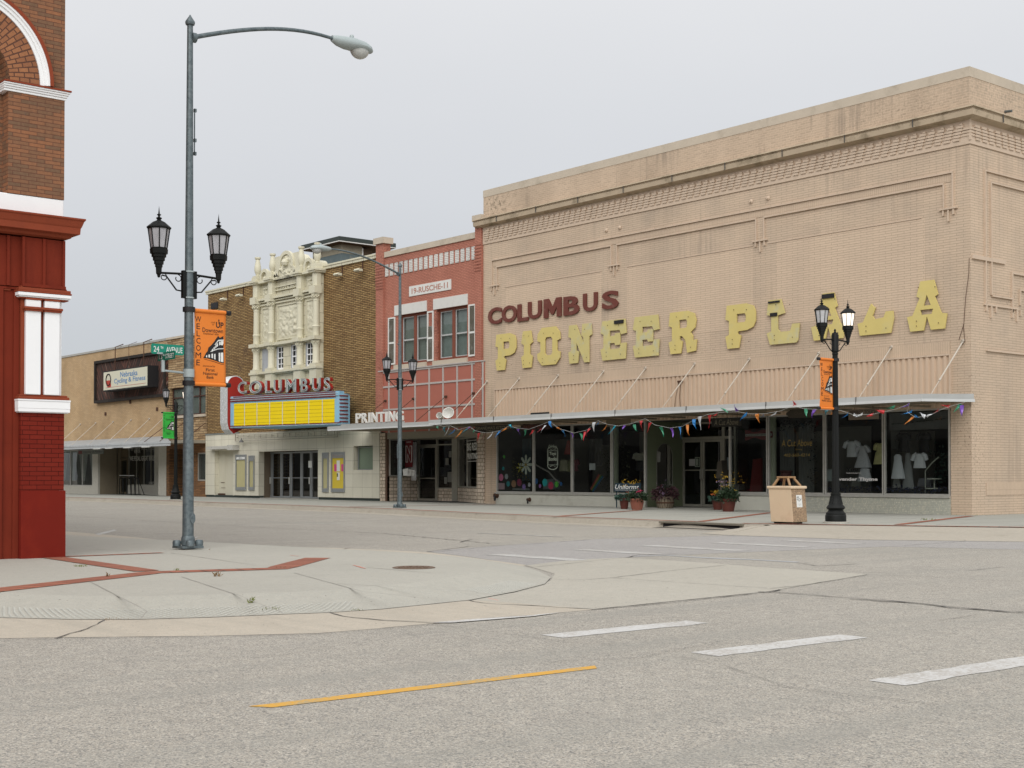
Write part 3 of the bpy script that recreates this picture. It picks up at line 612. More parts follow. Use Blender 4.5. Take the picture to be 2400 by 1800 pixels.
prof = [(0.035, zc0 - .06), (0.22, zc0), (0.27, zc0 + .01), (0.29, zc0 + .16), (0.26, zc0 + .18), (0.27, zc0 + .22), (0.32, zc0 + .27), (0.33, zc1 - .02), (0.32, zc1), (0.0, zc1 + .05)]
m = M(); n = len(prof)
for o_, z_ in prof: m.v += [(XL - .32, -o_, z_), (XR + o_, -o_, z_), (XR + o_, 34, z_)]
for i in range(n - 1): m.f += [(3*i, 3*i+1, 3*i+4, 3*i+3), (3*i+1, 3*i+2, 3*i+5, 3*i+4)]
b0 = len(m.v); m.v += [(XL - .32, 0.0, z_) for o_, z_ in prof]
for i in range(n - 1): m.f.append((3*i, 3*i+3, b0+i+1, b0+i))
m.build('cornice', m_cornice, B)
m = M()                                                          # cornice joints
for x in np.arange(-20.6, -0.5, 2.37): m.mark().box(x, x + .012, -.336, -.30, zc0 + .0, zc1 - .01)
for y in np.arange(1.2, 20, 2.3): m.mark().box(XR + .30, XR + .336, y, y + .012, zc0, zc1 - .01)
m.build('cornice_joint', m_crack, B)
m = M()                                                          # corbelled basket-weave courses
for k in range(5):
    z0 = zb + .13 + k * .083; d = .045 + .013 * k
    if k in (1, 2, 3): m.box(XL + .1, XR + d - .003, -d + .003, -.03, z0 + .012, z0 + .073)
    if k in (1, 2, 3): m.box(XR + .031, XR + d - .003, -.03, 34, z0 + .012, z0 + .073)
    for i in range(73):
        x = XL + .15 + i * .298 + .036 * k
        if x + .2 < XR: m.box(x, x + .2, -d - .018, -.03, z0, z0 + .07)
    for i in range(60):
        y = .1 + i * .35 + .03 * (4 - k); m.box(XR + .03, XR + d + .018, y, y + .23, z0, z0 + .07)
for i in range(73):
    x = XL + .15 + i * .298 + .18 + .05
    if x + .1 < XR: m.box(x, x + .09, -.10, -.03, zb + .13 + 5 * .083, zb + .13 + 5 * .083 + .05)
m.build('corbel_course', m_tan_plain, B)
# raised brick mouldings: header line, drop legs and little feet
def seg(m, x0, x1, z0, z1, d=.06): m.box(min(x0, x1), max(x0, x1), -d, -.001, min(z0, z1), max(z0, z1))
zA, zB = wz(1800, 498), wz(1800, 519.5)
zA = wz(2230, 406); zA2 = wz(1154, 614); zBm = wz(1165, 629); zB = wz(2207, 434.5)
zfoot = wz(2220, 492); T = .045
xl0, xl1, xr0, xr1 = wx(1154, 0, 640), wx(1165.5, 0, 640), wx(2213.5, 0, 460), wx(2234.5, 0, 460)
legs = [(wx(1434, 0, 590), wx(1447, 0, 590)), (wx(1773.5, 0, 530), wx(1792, 0, 530))]
m = M(); seg(m, xl0, xr1, zA, zA + T)
xs = [xl1] + [v for lg in legs for v in lg] + [xr0]
for i in range(0, len(xs), 2): seg(m, xs[i], xs[i + 1], zB, zB + T)
for x in (xl0, xl1, legs[0][0], legs[0][1], legs[1][0], legs[1][1], xr0, xr1):
    top = zA if x in (xl0, xr1) else zB
    seg(m, x - T / 2, x + T / 2, zfoot + T, top + (T if top == zA and x in (xl0, xr1) else 0), .058)
for a, b_ in [(xl0, xl1)] + legs + [(xr0, xr1)]:
    seg(m, a - .14, b_ + .14, zfoot, zfoot + T, .075)
    for q, ln in ((a - .02, .16), ((a + b_) / 2, .34), (b_ + .02, .16)): seg(m, q - .025, q + .025, zfoot - ln, zfoot, .058)
m.build('wall_moulding', m_tan_plain, B)
m = M(); seg(m, xl0 + .05, xr1 - .05, zB + T + .01, zA - .01, .012); m.build('soldier_band', m_tan_band, B)
m = M(); seg(m, wx(1470, 0, 610), wx(1765, 0, 570), wz(1700, 588) , wz(1700, 588) + .03, .02); seg(m, wx(1800, 0, 560), wx(2160, 0, 500), wz(1700, 588), wz(1700, 588) + .03, .02); seg(m, wx(1185, 0, 660), wx(1410, 0, 630), wz(1700, 588), wz(1700, 588) + .03, .02); m.build('old_window_head', m_tan_plain, B)
def yz(px, py): return SX(px, py, 0.0)
def sseg(m, y0, y1, z0, z1, d=.06): m.box(.001, d, min(y0, y1), max(y0, y1), min(z0, z1), max(z0, z1))
ya, za_ = yz(2307.5, 402); yb, zbb = yz(2321, 430); _, zlo = yz(2309, 712); _, zl2 = yz(2324, 692); yend = yz(2370, 700)[0]
m = M(); sseg(m, ya, 25, za_, za_ + T); sseg(m, yb, 25, zbb, zbb + T); sseg(m, ya - T, ya, zlo, za_ + T, .058); sseg(m, yb - T, yb, zl2, zbb + T, .058)
sseg(m, yb, yend, zl2 - T, zl2); sseg(m, ya - .1, yend + .35, zlo - T, zlo, .05)
sseg(m, yend - .02, yend + .03, zlo - .3, zl2 + .75, .058); sseg(m, yend + .03, 25, zl2 + .70, zl2 + .75); sseg(m, yend + .4, yend + .45, zlo + .1, zl2 + .3, .058); sseg(m, yend + .45, 25, zl2 + .25, zl2 + .3)
for q, ln in ((ya, .16), (ya + .25, .34), (ya + .5, .16), (yend, .1), (yend + .25, .34), (yend + .45, .16)): sseg(m, q - .025, q + .025, zlo - T - ln, zlo - T, .058)
yb2 = yz(2310, 823); sseg(m, yb2[0], 25, yb2[1], yb2[1] + T)
yb3 = yz(2272, 605); ye3 = yz(2353, 617); sseg(m, .05, ye3[0], yb3[1], yb3[1] + .11, .06)
m.build('side_moulding', m_tan_plain, B)
m = M(); y5, z5 = yz(2311, 1146); sseg(m, y5, 25, wz(2278, 1146) - .02 - .16, wz(2278, 1146) + .18, .014); m.build('side_soldier_band', m_tan_band, B)
m = M(); yp, zp_ = yz(2355, 262); m.tube([(0, yp, zp_ + .0), (.22, yp, zp_ - .02)], .038, 12); m.build('roof_drain_pipe', plain('lead_pipe', (0.09, 0.10, 0.10), 0.6), B)
m = M()
for px, py in ((1421.5, 540), (1453, 533.5), (1761, 472.5), (1800.5, 464.5)):
    x, z = W(px, py); m.mark(); m.lathe([(0.0, 0.0), (.07, .0), (.08, .02), (.05, .04), (.035, .08), (0.0, .08)], (0, 0, 0), 12); k = len(m.v) - 72; m.v[k:] = [(x + p[0], -p[2] - .001, z + p[1]) for p in m.v[k:]]
m.build('tie_anchor', m_tan_plain, B, smooth=True)
# hanging old wires by the corner
m = M(); P = [(-.02, -.03, wz(2272, 605)), (-.03, -.035, wz(2272, 640)), (-.14, -.03, wz(2265, 700)), (-.2, -.03, wz(2262, 760)), (-.36, -.03, wz(2252, 797))]; m.mark().tube(P, .008, 5)
m.tube([(-.22, -.03, wz(2262, 760)), (-.17, -.03, wz(2264, 800)), (-.33, -.03, wz(2256, 812))], .008, 5)
xw = wx(1600, 0, 900); zw = wz(1600, 895); m.mark(); m.tube([(xw, -.09, zw), (xw - .05, -.1, zw - .5), (xw + .02, -.1, zw - 1.2)], .01, 5); m.tube([(xw - .1, -.09, zw), (xw - .25, -.1, zw - .6), (xw - .32, -.1, zw - 1.25)], .008, 5); m.box(xw - .12, xw + .1, -.14, -.08, zw - .02, zw + .04)
m.build('loose_cable', m_rust, B)
m = M()                                                          # paler painted-over former windows
zt_ = wz(1700, 588) - .02
for a, b_ in ((wx(1185, 0, 700), wx(1410, 0, 680)), (wx(1470, 0, 660), wx(1765, 0, 640)), (wx(1820, 0, 620), wx(2168, 0, 560))): m.mark().box(a, b_, -.004, -.001, zt_ - 2.6, zt_)
m.build('infilled_window', m_tan_pale, B)
# corrugated screen above the canopy
x0, x1, z0, z1 = -20.985, -0.65, 3.02, wz(1700, 872); z1 = 4.50
m = M(); pts = []; x = x0
while x < x1: pts += [(x, -.03), (x + .055, -.03), (x + .075, -.075), (x + .16, -.075), (x + .18, -.03)]; x += .195
pts = [p for p in pts if p[0] <= x1] + [(x1, -.03)]
nn = len(pts); v = [(p[0], p[1], z0) for p in pts] + [(p[0], p[1], z1) for p in pts]; m.add(v, [(i, i + 1, nn + i + 1, nn + i) for i in range(nn - 1)]); m.build('corrugated_screen', m_corr, B)
m = M(); m.box(x0 - .03, x1 + .03, -.09, -.001, z1, z1 + .05); m.box(x0 - .04, x0 - .005, -.085, -.001, z0, z1); m.box(x1 + .005, x1 + .035, -.085, -.001, z0, z1); m.build('screen_trim', m_tan_plain, B)
m = M(); m.box(x0, x1, -.015, -.001, z1 + .06, z1 + .40); m.build('screen_soldier_band', m_tan_band, B)
m = M(); a, za2 = W(1243, 968, -.09); m.box(wx(1244, -.09), wx(1287, -.09), -.10, -.078, 3.2, 3.52); m.build('screen_gap', m_ink, B)
# canopy
YC = -2.5
CN = M(); cx0, cx1 = -22.0, 0.06
CN.add([(cx0, YC, 3.09), (cx1, YC, 3.09), (cx1, -.002, 3.17), (cx0, -.002, 3.17), (cx0, YC, 3.27), (cx1, YC, 3.27), (cx1, -.002, 3.37), (cx0, -.002, 3.37)], [(4, 5, 6, 7), (0, 3, 2, 1), (0, 1, 5, 4), (1, 2, 6, 5), (2, 3, 7, 6), (3, 0, 4, 7)])
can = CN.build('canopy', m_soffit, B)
m = M()
m.add([(cx0, YC - .05, 3.155), (cx1 + .04, YC - .05, 3.155), (cx1 + .04, YC - .035, 3.285), (cx0, YC - .035, 3.285), (cx0, YC, 3.285), (cx1 + .0, YC, 3.285)], [(0, 1, 2, 3), (3, 2, 5, 4)])
m.add([(cx1 + .04, YC - .05, 3.155), (cx1 + .03, -.002, 3.235), (cx1 + .02, -.002, 3.385), (cx1 + .04, YC - .035, 3.285)], [(0, 1, 2, 3)])
m.build('fascia', m_fascia, can)
m = M(); m.box(cx0, cx1 + .06, YC - .07, YC - .002, 3.085, 3.155)
m.add([(cx1 + .06, YC - .07, 3.085), (cx1 + .055, -.002, 3.155), (cx1 + .055, -.002, 3.235), (cx1 + .06, YC - .07, 3.155)], [(0, 1, 2, 3)])
m.build('fascia_lip', m_lip, can)
m = M()
for x in (-21.2, -18.0, -14.8, -11.6, -8.4, -5.2, -2.0): m.mark().box(x, x + .012, YC - .075, YC - .045, 3.08, 3.29)
m.build('fascia_seam', m_crack, can)
m = M()
for x in np.arange(-21.5, -.5, 1.35): m.mark().box(x, x + .09, YC + .1, -.2, 3.045, 3.10)
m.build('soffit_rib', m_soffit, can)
for (tx, ty) in ((1142, 893), (1217, 886), (1309, 880), (1415, 872), (1514, 862), (1629, 852), (1757, 841), (1920, 826), (2090, 811), (2258, 797)):
    x = wx(tx, 0, ty); top = Vector((x, 0, 4.89)); bot = Vector((x, -1.62, 3.3)); mid = top.lerp(bot, .72)
    m = M(); m.tube([top, mid], .021, 7); m.tube([mid, bot], .012, 6); m.tube([top + Vector((0, .02, 0)), top + Vector((0, -.06, -.04))], .05, 8); m.tube([mid - Vector((0, .03, .03)) * 1, mid + Vector((0, .03, .03))], .03, 7); m.build('tie_rod', m_rod, can)
# shop front
ZS, ZH = 0.46, 3.02
segs_l = [wx(1163, 0, 1100) + .02, wx(1251, 0, 1100), wx(1341, 0, 1100), wx(1434, 0, 1100), wx(1513, 0, 1100)]
segs_r = [wx(1710, 0, 1100), wx(1800, 0, 1100), wx(1933, 0, 1100), wx(2072, 0, 1100), -.66]
def bay(segs, zs):
    for i in range(len(segs) - 1):
        a, b_ = segs[i], segs[i + 1]
        f = M(); frame_rect(f, a + .012, b_ - .012, zs, ZH, .045, .075, front(.05)); wn = f.build('window', m_alu, B)
        p = M(); p.quad((a + .05, .02, zs + .04), (b_ - .05, .02, zs + .04), (b_ - .05, .02, ZH - .04), (a + .05, .02, ZH - .04)); p.build('pane', m_glass, wn)
bay(segs_l, ZS); bay(segs_r, .54)
m = M(); m.box(segs_l[0] - .05, segs_l[-1] + .03, -.07, .10, ZS - .06, ZS - .001); m.build('sill', m_alu, B)
m = M(); m.box(segs_r[0] - .05, segs_r[-1] - .0, -.07, .10, .54 - .07, .539); m.build('sill', m_alu, B)
m = M(); m.mark().box(-20.98, segs_l[4], -.03, .12, -.02, ZS - .06); m.mark().box(segs_r[0], -5.79, -.03, .12, -.02, .47); m.build('bulkhead', m_bulk, B)
m_mos = brick('mosaic_tile', (0.40, 0.41, 0.36), (0.70, 0.66, 0.52), (0.30, 0.30, 0.26), 0.034, 0.05, 0.004, 0.15, 0.1, bmp=0.2, rough=0.5, bias=-0.55, offset=0.0)
m = M(); m.mark().box(-5.79, -.66, -.03, .12, -.02, .47); m.build('tile_bulkhead', m_mos, B)
m = M(); m.mark().box(-20.98, -.655, .0, .12, ZH, 3.07); m.build('shopfront_head', m_alu_d, B)
# display rooms
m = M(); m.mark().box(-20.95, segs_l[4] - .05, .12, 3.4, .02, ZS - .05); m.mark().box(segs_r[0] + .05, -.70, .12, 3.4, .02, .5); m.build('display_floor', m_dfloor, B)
m = M()
m.quad((-20.96, .1, 0), (-20.96, 9, 0), (-20.96, 9, 3.05), (-20.96, .1, 3.05)); m.quad((-.68, .1, 0), (-.68, 9, 0), (-.68, 9, 3.05), (-.68, .1, 3.05))
m.quad((-20.96, 9, 0), (-.68, 9, 0), (-.68, 9, 3.05), (-20.96, 9, 3.05)); m.quad((-20.96, .1, 3.04), (-.68, .1, 3.04), (-.68, 9, 3.04), (-20.96, 9, 3.04)); m.quad((-20.96, 1.96, .006), (-.68, 1.96, .006), (-.68, 9, .006), (-20.96, 9, .006))
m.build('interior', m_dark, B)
m = M(); m.mark().box(-20.9, -18.9, 3.0, 3.05, .4, 2.6); m.mark().box(-18.2, -16.8, 2.6, 2.65, .4, 2.3); m.mark().box(-16.2, -14.8, 3.2, 3.25, .4, 2.8); m.mark().box(-8.6, -7.0, 3.1, 3.15, .4, 2.6); m.mark().box(-6.7, -5.2, 2.6, 2.65, .5, 2.7); m.mark().box(-4.8, -3.2, 3.1, 3.15, .4, 2.5); m.mark().box(-2.7, -.8, 3.3, 3.35, .4, 2.2)
m.build('display_backdrop', m_dark2, B)
m_pipe = plain('pale_green_column', (0.33, 0.35, 0.25), 0.6, bmp=0.1)
m = M()
for px, yy in ((1443, .45), (1812, .45)): m.mark().lathe([(.11, .4), (.11, 3.05)], (wx(px, yy, 1100), yy, 0), 16)
m.build('interior_column', m_pipe, B, smooth=True)
# recessed entrance
YD = 1.9; xe0, xe1 = segs_l[4], segs_r[0]
m = M(); m.mark().box(xe0 - .04, xe0 + .02, -.02, .06, 0, ZH); m.mark().box(xe1 - .02, xe1 + .04, -.02, .06, 0, ZH); m.build('corner_post', m_alu, B)
m_gr = plain('green_display_wall', (0.125, 0.145, 0.085), 0.8, var=0.1, bmp=0.1)
m = M()
hy0, hy1 = .55, 1.35
A = arc((hy0 + hy1) / 2, 1.85, .4, 0, 180, 12)
outline(m, [[(.06, .02), (YD, .02), (YD, ZH), (.06, ZH)], [(hy1, .5)] + A + [(hy0, .5)]], side(xe0 - .02), .024)
m.build('arched_display', m_gr, B)
m = M(); m.tube([(xe0 + .01, a_, b_) for a_, b_ in [(hy1, .5)] + A + [(hy0, .5)]], .012, 5); m.build('arch_trim', m_dark2, B)
def dpx(px): return wx(px, YD, 1100)
zt = wz(1640, 1030, YD); zmid = wz(1640, 1102, YD)
m = M()
for a, b_ in ((dpx(1566), dpx(1573)), (dpx(1593.5), dpx(1600.5)), (dpx(1694), dpx(1700.5)), (dpx(1722), dpx(1727))): m.box(a, b_, YD - .05, YD + .05, 0.01, ZH)
m.box(dpx(1573), dpx(1722), YD - .048, YD + .048, zt, zt + .09); m.box(dpx(1573), dpx(1722), YD - .045, YD + .045, ZH - .09, ZH - .01); m.build('entrance_frame', m_alu_d, B)
m = M(); m.quad((dpx(1573), YD, zt + .08), (dpx(1722), YD, zt + .08), (dpx(1722), YD, ZH - .08), (dpx(1573), YD, ZH - .08)); m.quad((dpx(1573), YD, .1), (dpx(1594), YD, .1), (dpx(1594), YD, zt), (dpx(1573), YD, zt)); m.quad((dpx(1700.5), YD, .1), (dpx(1722), YD, .1), (dpx(1722), YD, zt), (dpx(1700.5), YD, zt)); m.build('transom_glass', m_glass_d, B)
for a, b_, hs in ((dpx(1600.5), dpx(1647.3), 1), (dpx(1647.6), dpx(1694), -1)):
    f = M(); frame_rect(f, a + .005, b_ - .005, .02, zt - .01, .085, .05, front(YD + .02)); f.box(a + .09, b_ - .09, YD - .02, YD + .01, zmid - .02, zmid + .02); dd = f.build('door', m_alu_d, B)
    p = M(); p.quad((a + .09, YD, .1), (b_ - .09, YD, .1), (b_ - .09, YD, zt - .1), (a + .09, YD, zt - .1)); p.build('pane', m_glass_d, dd)
    hx = b_ - .05 if hs == 1 else a + .05
    h = M(); h.tube([(hx, YD - .04, zmid - .32), (hx, YD - .09, zmid - .3), (hx, YD - .09, zmid + .02), (hx, YD - .04, zmid + .05)], .016, 6); h.build('handle', m_alu, dd)
m = M(); m.mark(); m.box(dpx(1573) , dpx(1594), YD - .04, YD + .04, zmid - .55, zmid - .49); m.mark(); m.box(dpx(1701) , dpx(1722), YD - .04, YD + .04, zmid - .55, zmid - .49); m.build('sidelight_rail', m_alu_d, B)
m = M(); frame_rect(m, -.0, YD, .02, ZH, .05, .04, side(xe1 - .0, 0, 0)); m.build('return_frame', m_alu_d, B)
m = M(); m.quad((xe1, .05, .5), (xe1, YD, .5), (xe1, YD, ZH), (xe1, .05, ZH)); m.build('return_pane', m_glass, B)
m = M(); m.box(xe1 + .0, xe1 + .1, .06, YD, .02, .5); m.build('return_bulkhead', m_bulk, B)
m = M(); m.box(xe0 + .02, xe1 - .02, 0.0, YD, 0.0, .012); m.build('vestibule_floor', m_walk_far, B)
# fire-hose connections on the bulkhead
def hose_valve(px, py, lab, s=1.0):
    x, z = W(px, py, -.03); r = empty('hose_connection', (x, -.03, z), 0, lab, 'fire hose connection', 'fire hose connections on the white bulkhead')
    m = M(); m.lathe([(.0, 0), (.09 * s, 0), (.095 * s, .02), (.05 * s, .03), (.05 * s, .09), (.065 * s, .10), (.065 * s, .14), (0, .14)], (0, 0, 0), 14); m.v = [(x + p[0], -.03 - p[2], z + p[1]) for p in m.v]; m.build('flange', m_rust, r, smooth=True)
    m = M(); m.tube([(x, -.15, z), (x + .06, -.2, z - .10 * s), (x + .08, -.21, z - .16 * s)], .035 * s, 8); m.build('nozzle', m_ink, r, smooth=True)
hose_valve(1165, 1161, 'large rusty fire hose connection at the left corner of the white bulkhead', 1.25)
hose_valve(1242, 1171, 'small dark fire hose connection low in the middle of the white bulkhead', .9)

# ---- letters fixed on the tan wall
GL = {
'P': [[(.05,1),(.70,1),(.93,.93),(1,.80),(1,.58),(.92,.45),(.72,.39),(.42,.38),(.42,.32),(.52,.28),(.45,0),(.07,0),(0,.28),(.12,.32),(.12,.64),(0,.68)], [(.38,.78),(.64,.78),(.68,.74),(.68,.62),(.64,.58),(.38,.58)]],
'I': [[(.15,1),(.85,1),(1,.68),(.76,.62),(.76,.36),(1,.30),(.88,0),(.12,0),(0,.30),(.24,.36),(.24,.62),(0,.68)]],
'O': [[(.20,1),(.80,1),(.98,.84),(1,.66),(.86,.62),(.86,.36),(1,.32),(.98,.16),(.80,0),(.20,0),(.02,.16),(0,.32),(.14,.36),(.14,.62),(0,.66),(.02,.84)], [(.40,.74),(.60,.74),(.66,.68),(.66,.32),(.60,.26),(.40,.26),(.34,.32),(.34,.68)]],
'N': [[(.03,1),(.34,1),(.64,.50),(.64,.66),(.56,.70),(.60,1),(.97,1),(1,.70),(.88,.66),(.88,0),(.68,0),(.34,.54),(.34,.33),(.46,.29),(.40,0),(.05,0),(0,.29),(.12,.33),(.12,.66),(0,.70)]],
'E': [[(.08,1),(.95,1),(1,.64),(.80,.62),(.74,.73),(.36,.74),(.36,.60),(.54,.60),(.58,.66),(.76,.66),(.76,.36),(.58,.36),(.54,.42),(.36,.42),(.36,.27),(.74,.27),(.80,.40),(1,.40),(.96,0),(.08,0),(0,.28),(.12,.32),(.12,.66),(0,.70)]],
'R': [[(.05,1),(.68,1),(.92,.92),(.98,.76),(.94,.58),(.78,.48),(.86,.40),(.86,.28),(1,.30),(.96,.03),(.66,0),(.60,.30),(.48,.41),(.40,.41),(.40,.32),(.50,.28),(.44,0),(.07,0),(0,.28),(.12,.32),(.12,.64),(0,.68)], [(.38,.80),(.62,.80),(.66,.76),(.66,.64),(.62,.60),(.38,.60)]],
'L': [[(.06,1),(.44,1),(.56,.68),(.34,.64),(.34,.34),(.42,.27),(.72,.27),(.78,.42),(1,.42),(.95,.05),(.90,0),(.10,0),(0,.26),(.14,.30),(.14,.64),(0,.68)]],
'A': [[(.34,1),(.68,1),(.78,.70),(.70,.66),(.86,.32),(1,.30),(.94,0),(.60,0),(.50,.28),(.42,0),(.08,0),(0,.30),(.14,.32),(.32,.66),(.24,.70)], [(.50,.72),(.60,.50),(.42,.50)], [(.34,.42),(.66,.42),(.62,.32),(.36,.32)]],
'Z': [[(.42,.62),(.50,.56),(.42,.40),(.48,.32),(.72,.34),(.78,.46),(.98,.46),(1,.30),(.92,0),(.06,0),(0,.26),(.15,.28),(.38,.66)]]}
m_yel = plain('faded_yellow_sheet', (0.60, 0.49, 0.175), 0.55, var=0.08, scale=2.2, dirt=0.35, dirtcol=(0.46, 0.44, 0.29), bmp=0.1)
m_yel2 = plain('peeling_yellow_sheet', (0.56, 0.48, 0.20), 0.55, var=0.1, scale=2.8, dirt=0.85, dirtcol=(0.43, 0.45, 0.38), bmp=0.2)
m_mar = plain('maroon_letters', (0.135, 0.034, 0.022), 0.6, var=0.15, scale=7, dirt=0.35, dirtcol=(0.24, 0.15, 0.12), bmp=0.25)
S1 = empty('store_name_sign', (-11, 0, 6), 0, 'row of large faded yellow slab letters reading PIONEER PLAZA on the tan wall', 'sign')
fr = front(0.0)
spec = [('P', 1160, 1208.5, 784, 862), ('I', 1220.5, 1247, 777, 857), ('O', 1258, 1312, 771, 851), ('N', 1331, 1386, 760, 847), ('E', 1406, 1467, 751, 840), ('E', 1482, 1544, 741, 832), ('R', 1566, 1632, 731, 824), ('P', 1699, 1770, 713, 811), ('L', 1796, 1873, 704, 802), ('A', 1900, 1980, 688, 790), ('Z', 2009, 2094, 718, 781), ('A', 2125, 2219, 656, 767)]
for i, (ch, a, b_, t_, bt) in enumerate(spec):
    u0, u1 = wx(a, -.1, 800), wx(b_, -.1, 800); v0, v1 = 5.27, 6.69
    if ch == 'Z': v0, v1 = 5.29, 6.69
    if ch == 'O': v0, v1 = 5.30, 6.73
    lps = [[(u0 + x * (u1 - u0), v0 + y * (v1 - v0)) for x, y in lp] for lp in GL[ch]]
    m = M(); outline(m, lps, fr, .04, .04); m.build('letter', m_yel2 if i in (3, 4, 5, 8) else m_yel, S1)
m = M()                                                          # rust, nails, torn top of the middle A and E
for a, b_, c_, d_ in ((1440, 1461, 749, 757), (1927, 1955, 687, 697), (1801, 1827, 704, 708)): m.mark().box(wx(a, -.1, 750), wx(b_, -.1, 750), -.125, -.07, wz(b_, d_, -.1), wz(b_, c_, -.1))
m.mark().box(wx(1806, -.1), wx(1822, -.1), -.118, -.07, wz(1815, 741, -.1), wz(1815, 733, -.1))
m.build('torn_edge', m_ink, S1)
m = M()
for i, (ch, a, b_, t_, bt) in enumerate(spec):
    for fx, fy in ((.25, .1), (.8, .12), (.3, .88), (.72, .85), (.25, .2)): 
        if ch == 'Z' and fy > .5: continue
        x = wx(a + (b_ - a) * fx, -.1, 800); m.box(x - .014, x + .014, -.116, -.11, 5.27 + 1.42 * fy - .014, 5.27 + 1.42 * fy + .014)
m.build('nail', m_rust, S1)
S2 = empty('town_name_sign', (-18, 0, 7), 0, 'row of maroon sheet metal letters reading COLUMBUS above the yellow letters', 'sign')
for ch, a, b_, t_, bt in (('C', 155, 272, 1182, 1326), ('O', 274, 405, 1163, 1310), ('L', 410, 503, 1150, 1299), ('U', 500, 617, 1127, 1279), ('M', 637, 788, 1101, 1266), ('B', 808, 944, 1083, 1246), ('U', 976, 1100, 1055, 1215), ('S', 1140, 1282, 1037, 1195)):
    a, b_, t_, bt = 1100 + a / 3.687, 1100 + b_ / 3.687, 400 + t_ / 3.687, 400 + bt / 3.687
    m = M(); pm = (a + b_) / 2; text(m, ch, fr, wx(a, -.1, t_), wx(b_, -.1, t_), wz(pm, bt, -.1) + .0, wz(pm, t_, -.1), .03, .05, bold=.03) if ch != 'M' else outline(m, [[(wx(a, -.1, t_) + q * (wx(b_, -.1, t_) - wx(a, -.1, t_)), wz(pm, bt, -.1) + r_ * (wz(pm, t_, -.1) - wz(pm, bt, -.1))) for q, r_ in [(0, 0), (0, 1), (.28, 1), (.5, .52), (.72, 1), (1, 1), (1, 0), (.75, 0), (.75, .55), (.56, .15), (.44, .15), (.25, .55), (.25, 0)]]], fr, .05, .03); m.build('letter', m_mar, S2)
m_soot = plain('soot_stain', (0.21, 0.165, 0.115), 0.9, var=0.2, dirt=0.5, dirtcol=(0.12, 0.10, 0.07))

# ================================================================ SALMON BRICK PRINT SHOP
RX0, RX1 = -29.1, -21.805
B2 = empty('print_shop', (-25.4, 0, 0), 0, 'narrow salmon painted brick building with two shuttered windows and a pink panel grid', 'building')
SAL = (0.46, 0.190, 0.138)
m_sal = brick('salmon_brick', k3(SAL, .95), k3(SAL, 1.08), k3(SAL, .52), 0.215, 0.0655, 0.0085, 0.08, 0.25, bmp=0.6, chips=0.2, chipcol=(0.2, 0.07, 0.05), warm=(0.9, 0.86, 0.85, 1))
zt2 = 10.72
win = [(wx(935, 0, 900), wx(1003, 0, 900)), (wx(1023, 0, 900), wx(1095, 0, 900))]
zw1, zw0 = wz(1060, 722), wz(1060, 838); zw1 = wz(1095, 714); zw0 = wz(1095, 838)
m = M(); wall_holes(m, RX0, RX1, 3.0, zt2, [(win[0][0], win[0][1], zw0, zw1), (win[1][0], win[1][1], zw0, zw1)], 0.0, .22)
m.quad((RX0, 0, zt2 - 3), (RX0, 26, zt2 - 3), (RX0, 26, zt2), (RX0, 0, zt2)); m.quad((RX0, .3, zt2 - .3), (RX1, .3, zt2 - .3), (RX1, 26, zt2 - .3), (RX0, 26, zt2 - .3)); m.quad((RX0, .3, zt2 - .3), (RX1, .3, zt2 - .3), (RX1, .3, zt2), (RX0, .3, zt2))
wl2 = m.build('wall', m_sal, B2)
m = M(); zpl = wz(892, 560) ; zpr = wz(1127, 528)
for q in (0, 1):
  m.mark(); m.box(*((RX0 - .22, RX0 + .34) if q == 0 else (RX1 - .42, RX1 - .012)), -.10, .3, 3.1, 11.35)
  for k in range(9):                                              # ribbed shoulders of the piers
    z0 = 9.35 + k * .13; m.box(*((RX0 - .24, RX0 + .36) if q == 0 else (RX1 - .44, RX1 - .02)), -.125, -.101, z0, z0 + .07)
m.build('corner_pier', m_sal, B2)
m = M(); m.mark().box(RX0 + .34, RX1 - .42, -.05, .34, zt2, zt2 + .24); m.mark().box(RX0 - .32, RX0 + .44, -.18, .38, 11.35, 11.62); m.mark().box(RX1 - .52, RX1 + .05, -.18, .38, 11.35, 11.6); m.build('coping', m_coping, B2)
m_wb = brick('white_brick_blocks', (0.70, 0.70, 0.68), (0.62, 0.62, 0.60), (0.42, 0.38, 0.36), 0.5, 0.075, 0.012, 0.04, 0.2, bmp=0.6)
m = M(); xb0, xb1 = wx(904, 0, 600), wx(1115, 0, 600)
for i in range(18):
    x = xb0 + (xb1 - xb0 - .24) * i / 17; m.mark().box(x, x + .235, -.035, -.001, wz(1116, 607), wz(1116, 577) + .0)
m.build('white_brick_block', m_wb, B2)
m = M(); m.box(RX0 + .36, RX1 - .45, -.02, -.001, wz(1116, 577) + .01, wz(1116, 577) + .12); m.build('brick_band', m_sal, B2)
m = M(); x0, x1 = wx(960, 0, 680), wx(1058, 0, 680); zz0, zz1 = 8.81, 9.24; m.box(x0, x1, -.03, -.001, zz0, zz1); pq = m.build('name_stone', m_offw, B2)
m = M(); text(m, '19-RUSCHE-11', front(0), x0 + .2, x1 - .2, zz0 + .09, zz1 - .1, .031, .006, bold=.015); m.build('lettering', plain('name_pink', (0.42, 0.20, 0.15), 0.7), pq)
m_lint = plain('white_lintel', (0.62, 0.61, 0.575), 0.7, var=0.05, dirt=0.25, dirtcol=(0.4, 0.37, 0.32), bmp=0.15)
m = M(); 
for (a, b_) in ((wx(926, 0, 720), wx(1001, 0, 720)), (wx(1017, 0, 700), wx(1097, 0, 700))): m.mark().box(a, b_, -.045, -.001, zw1, zw1 + .44)
m.build('lintel', m_lint, B2)
m = M()
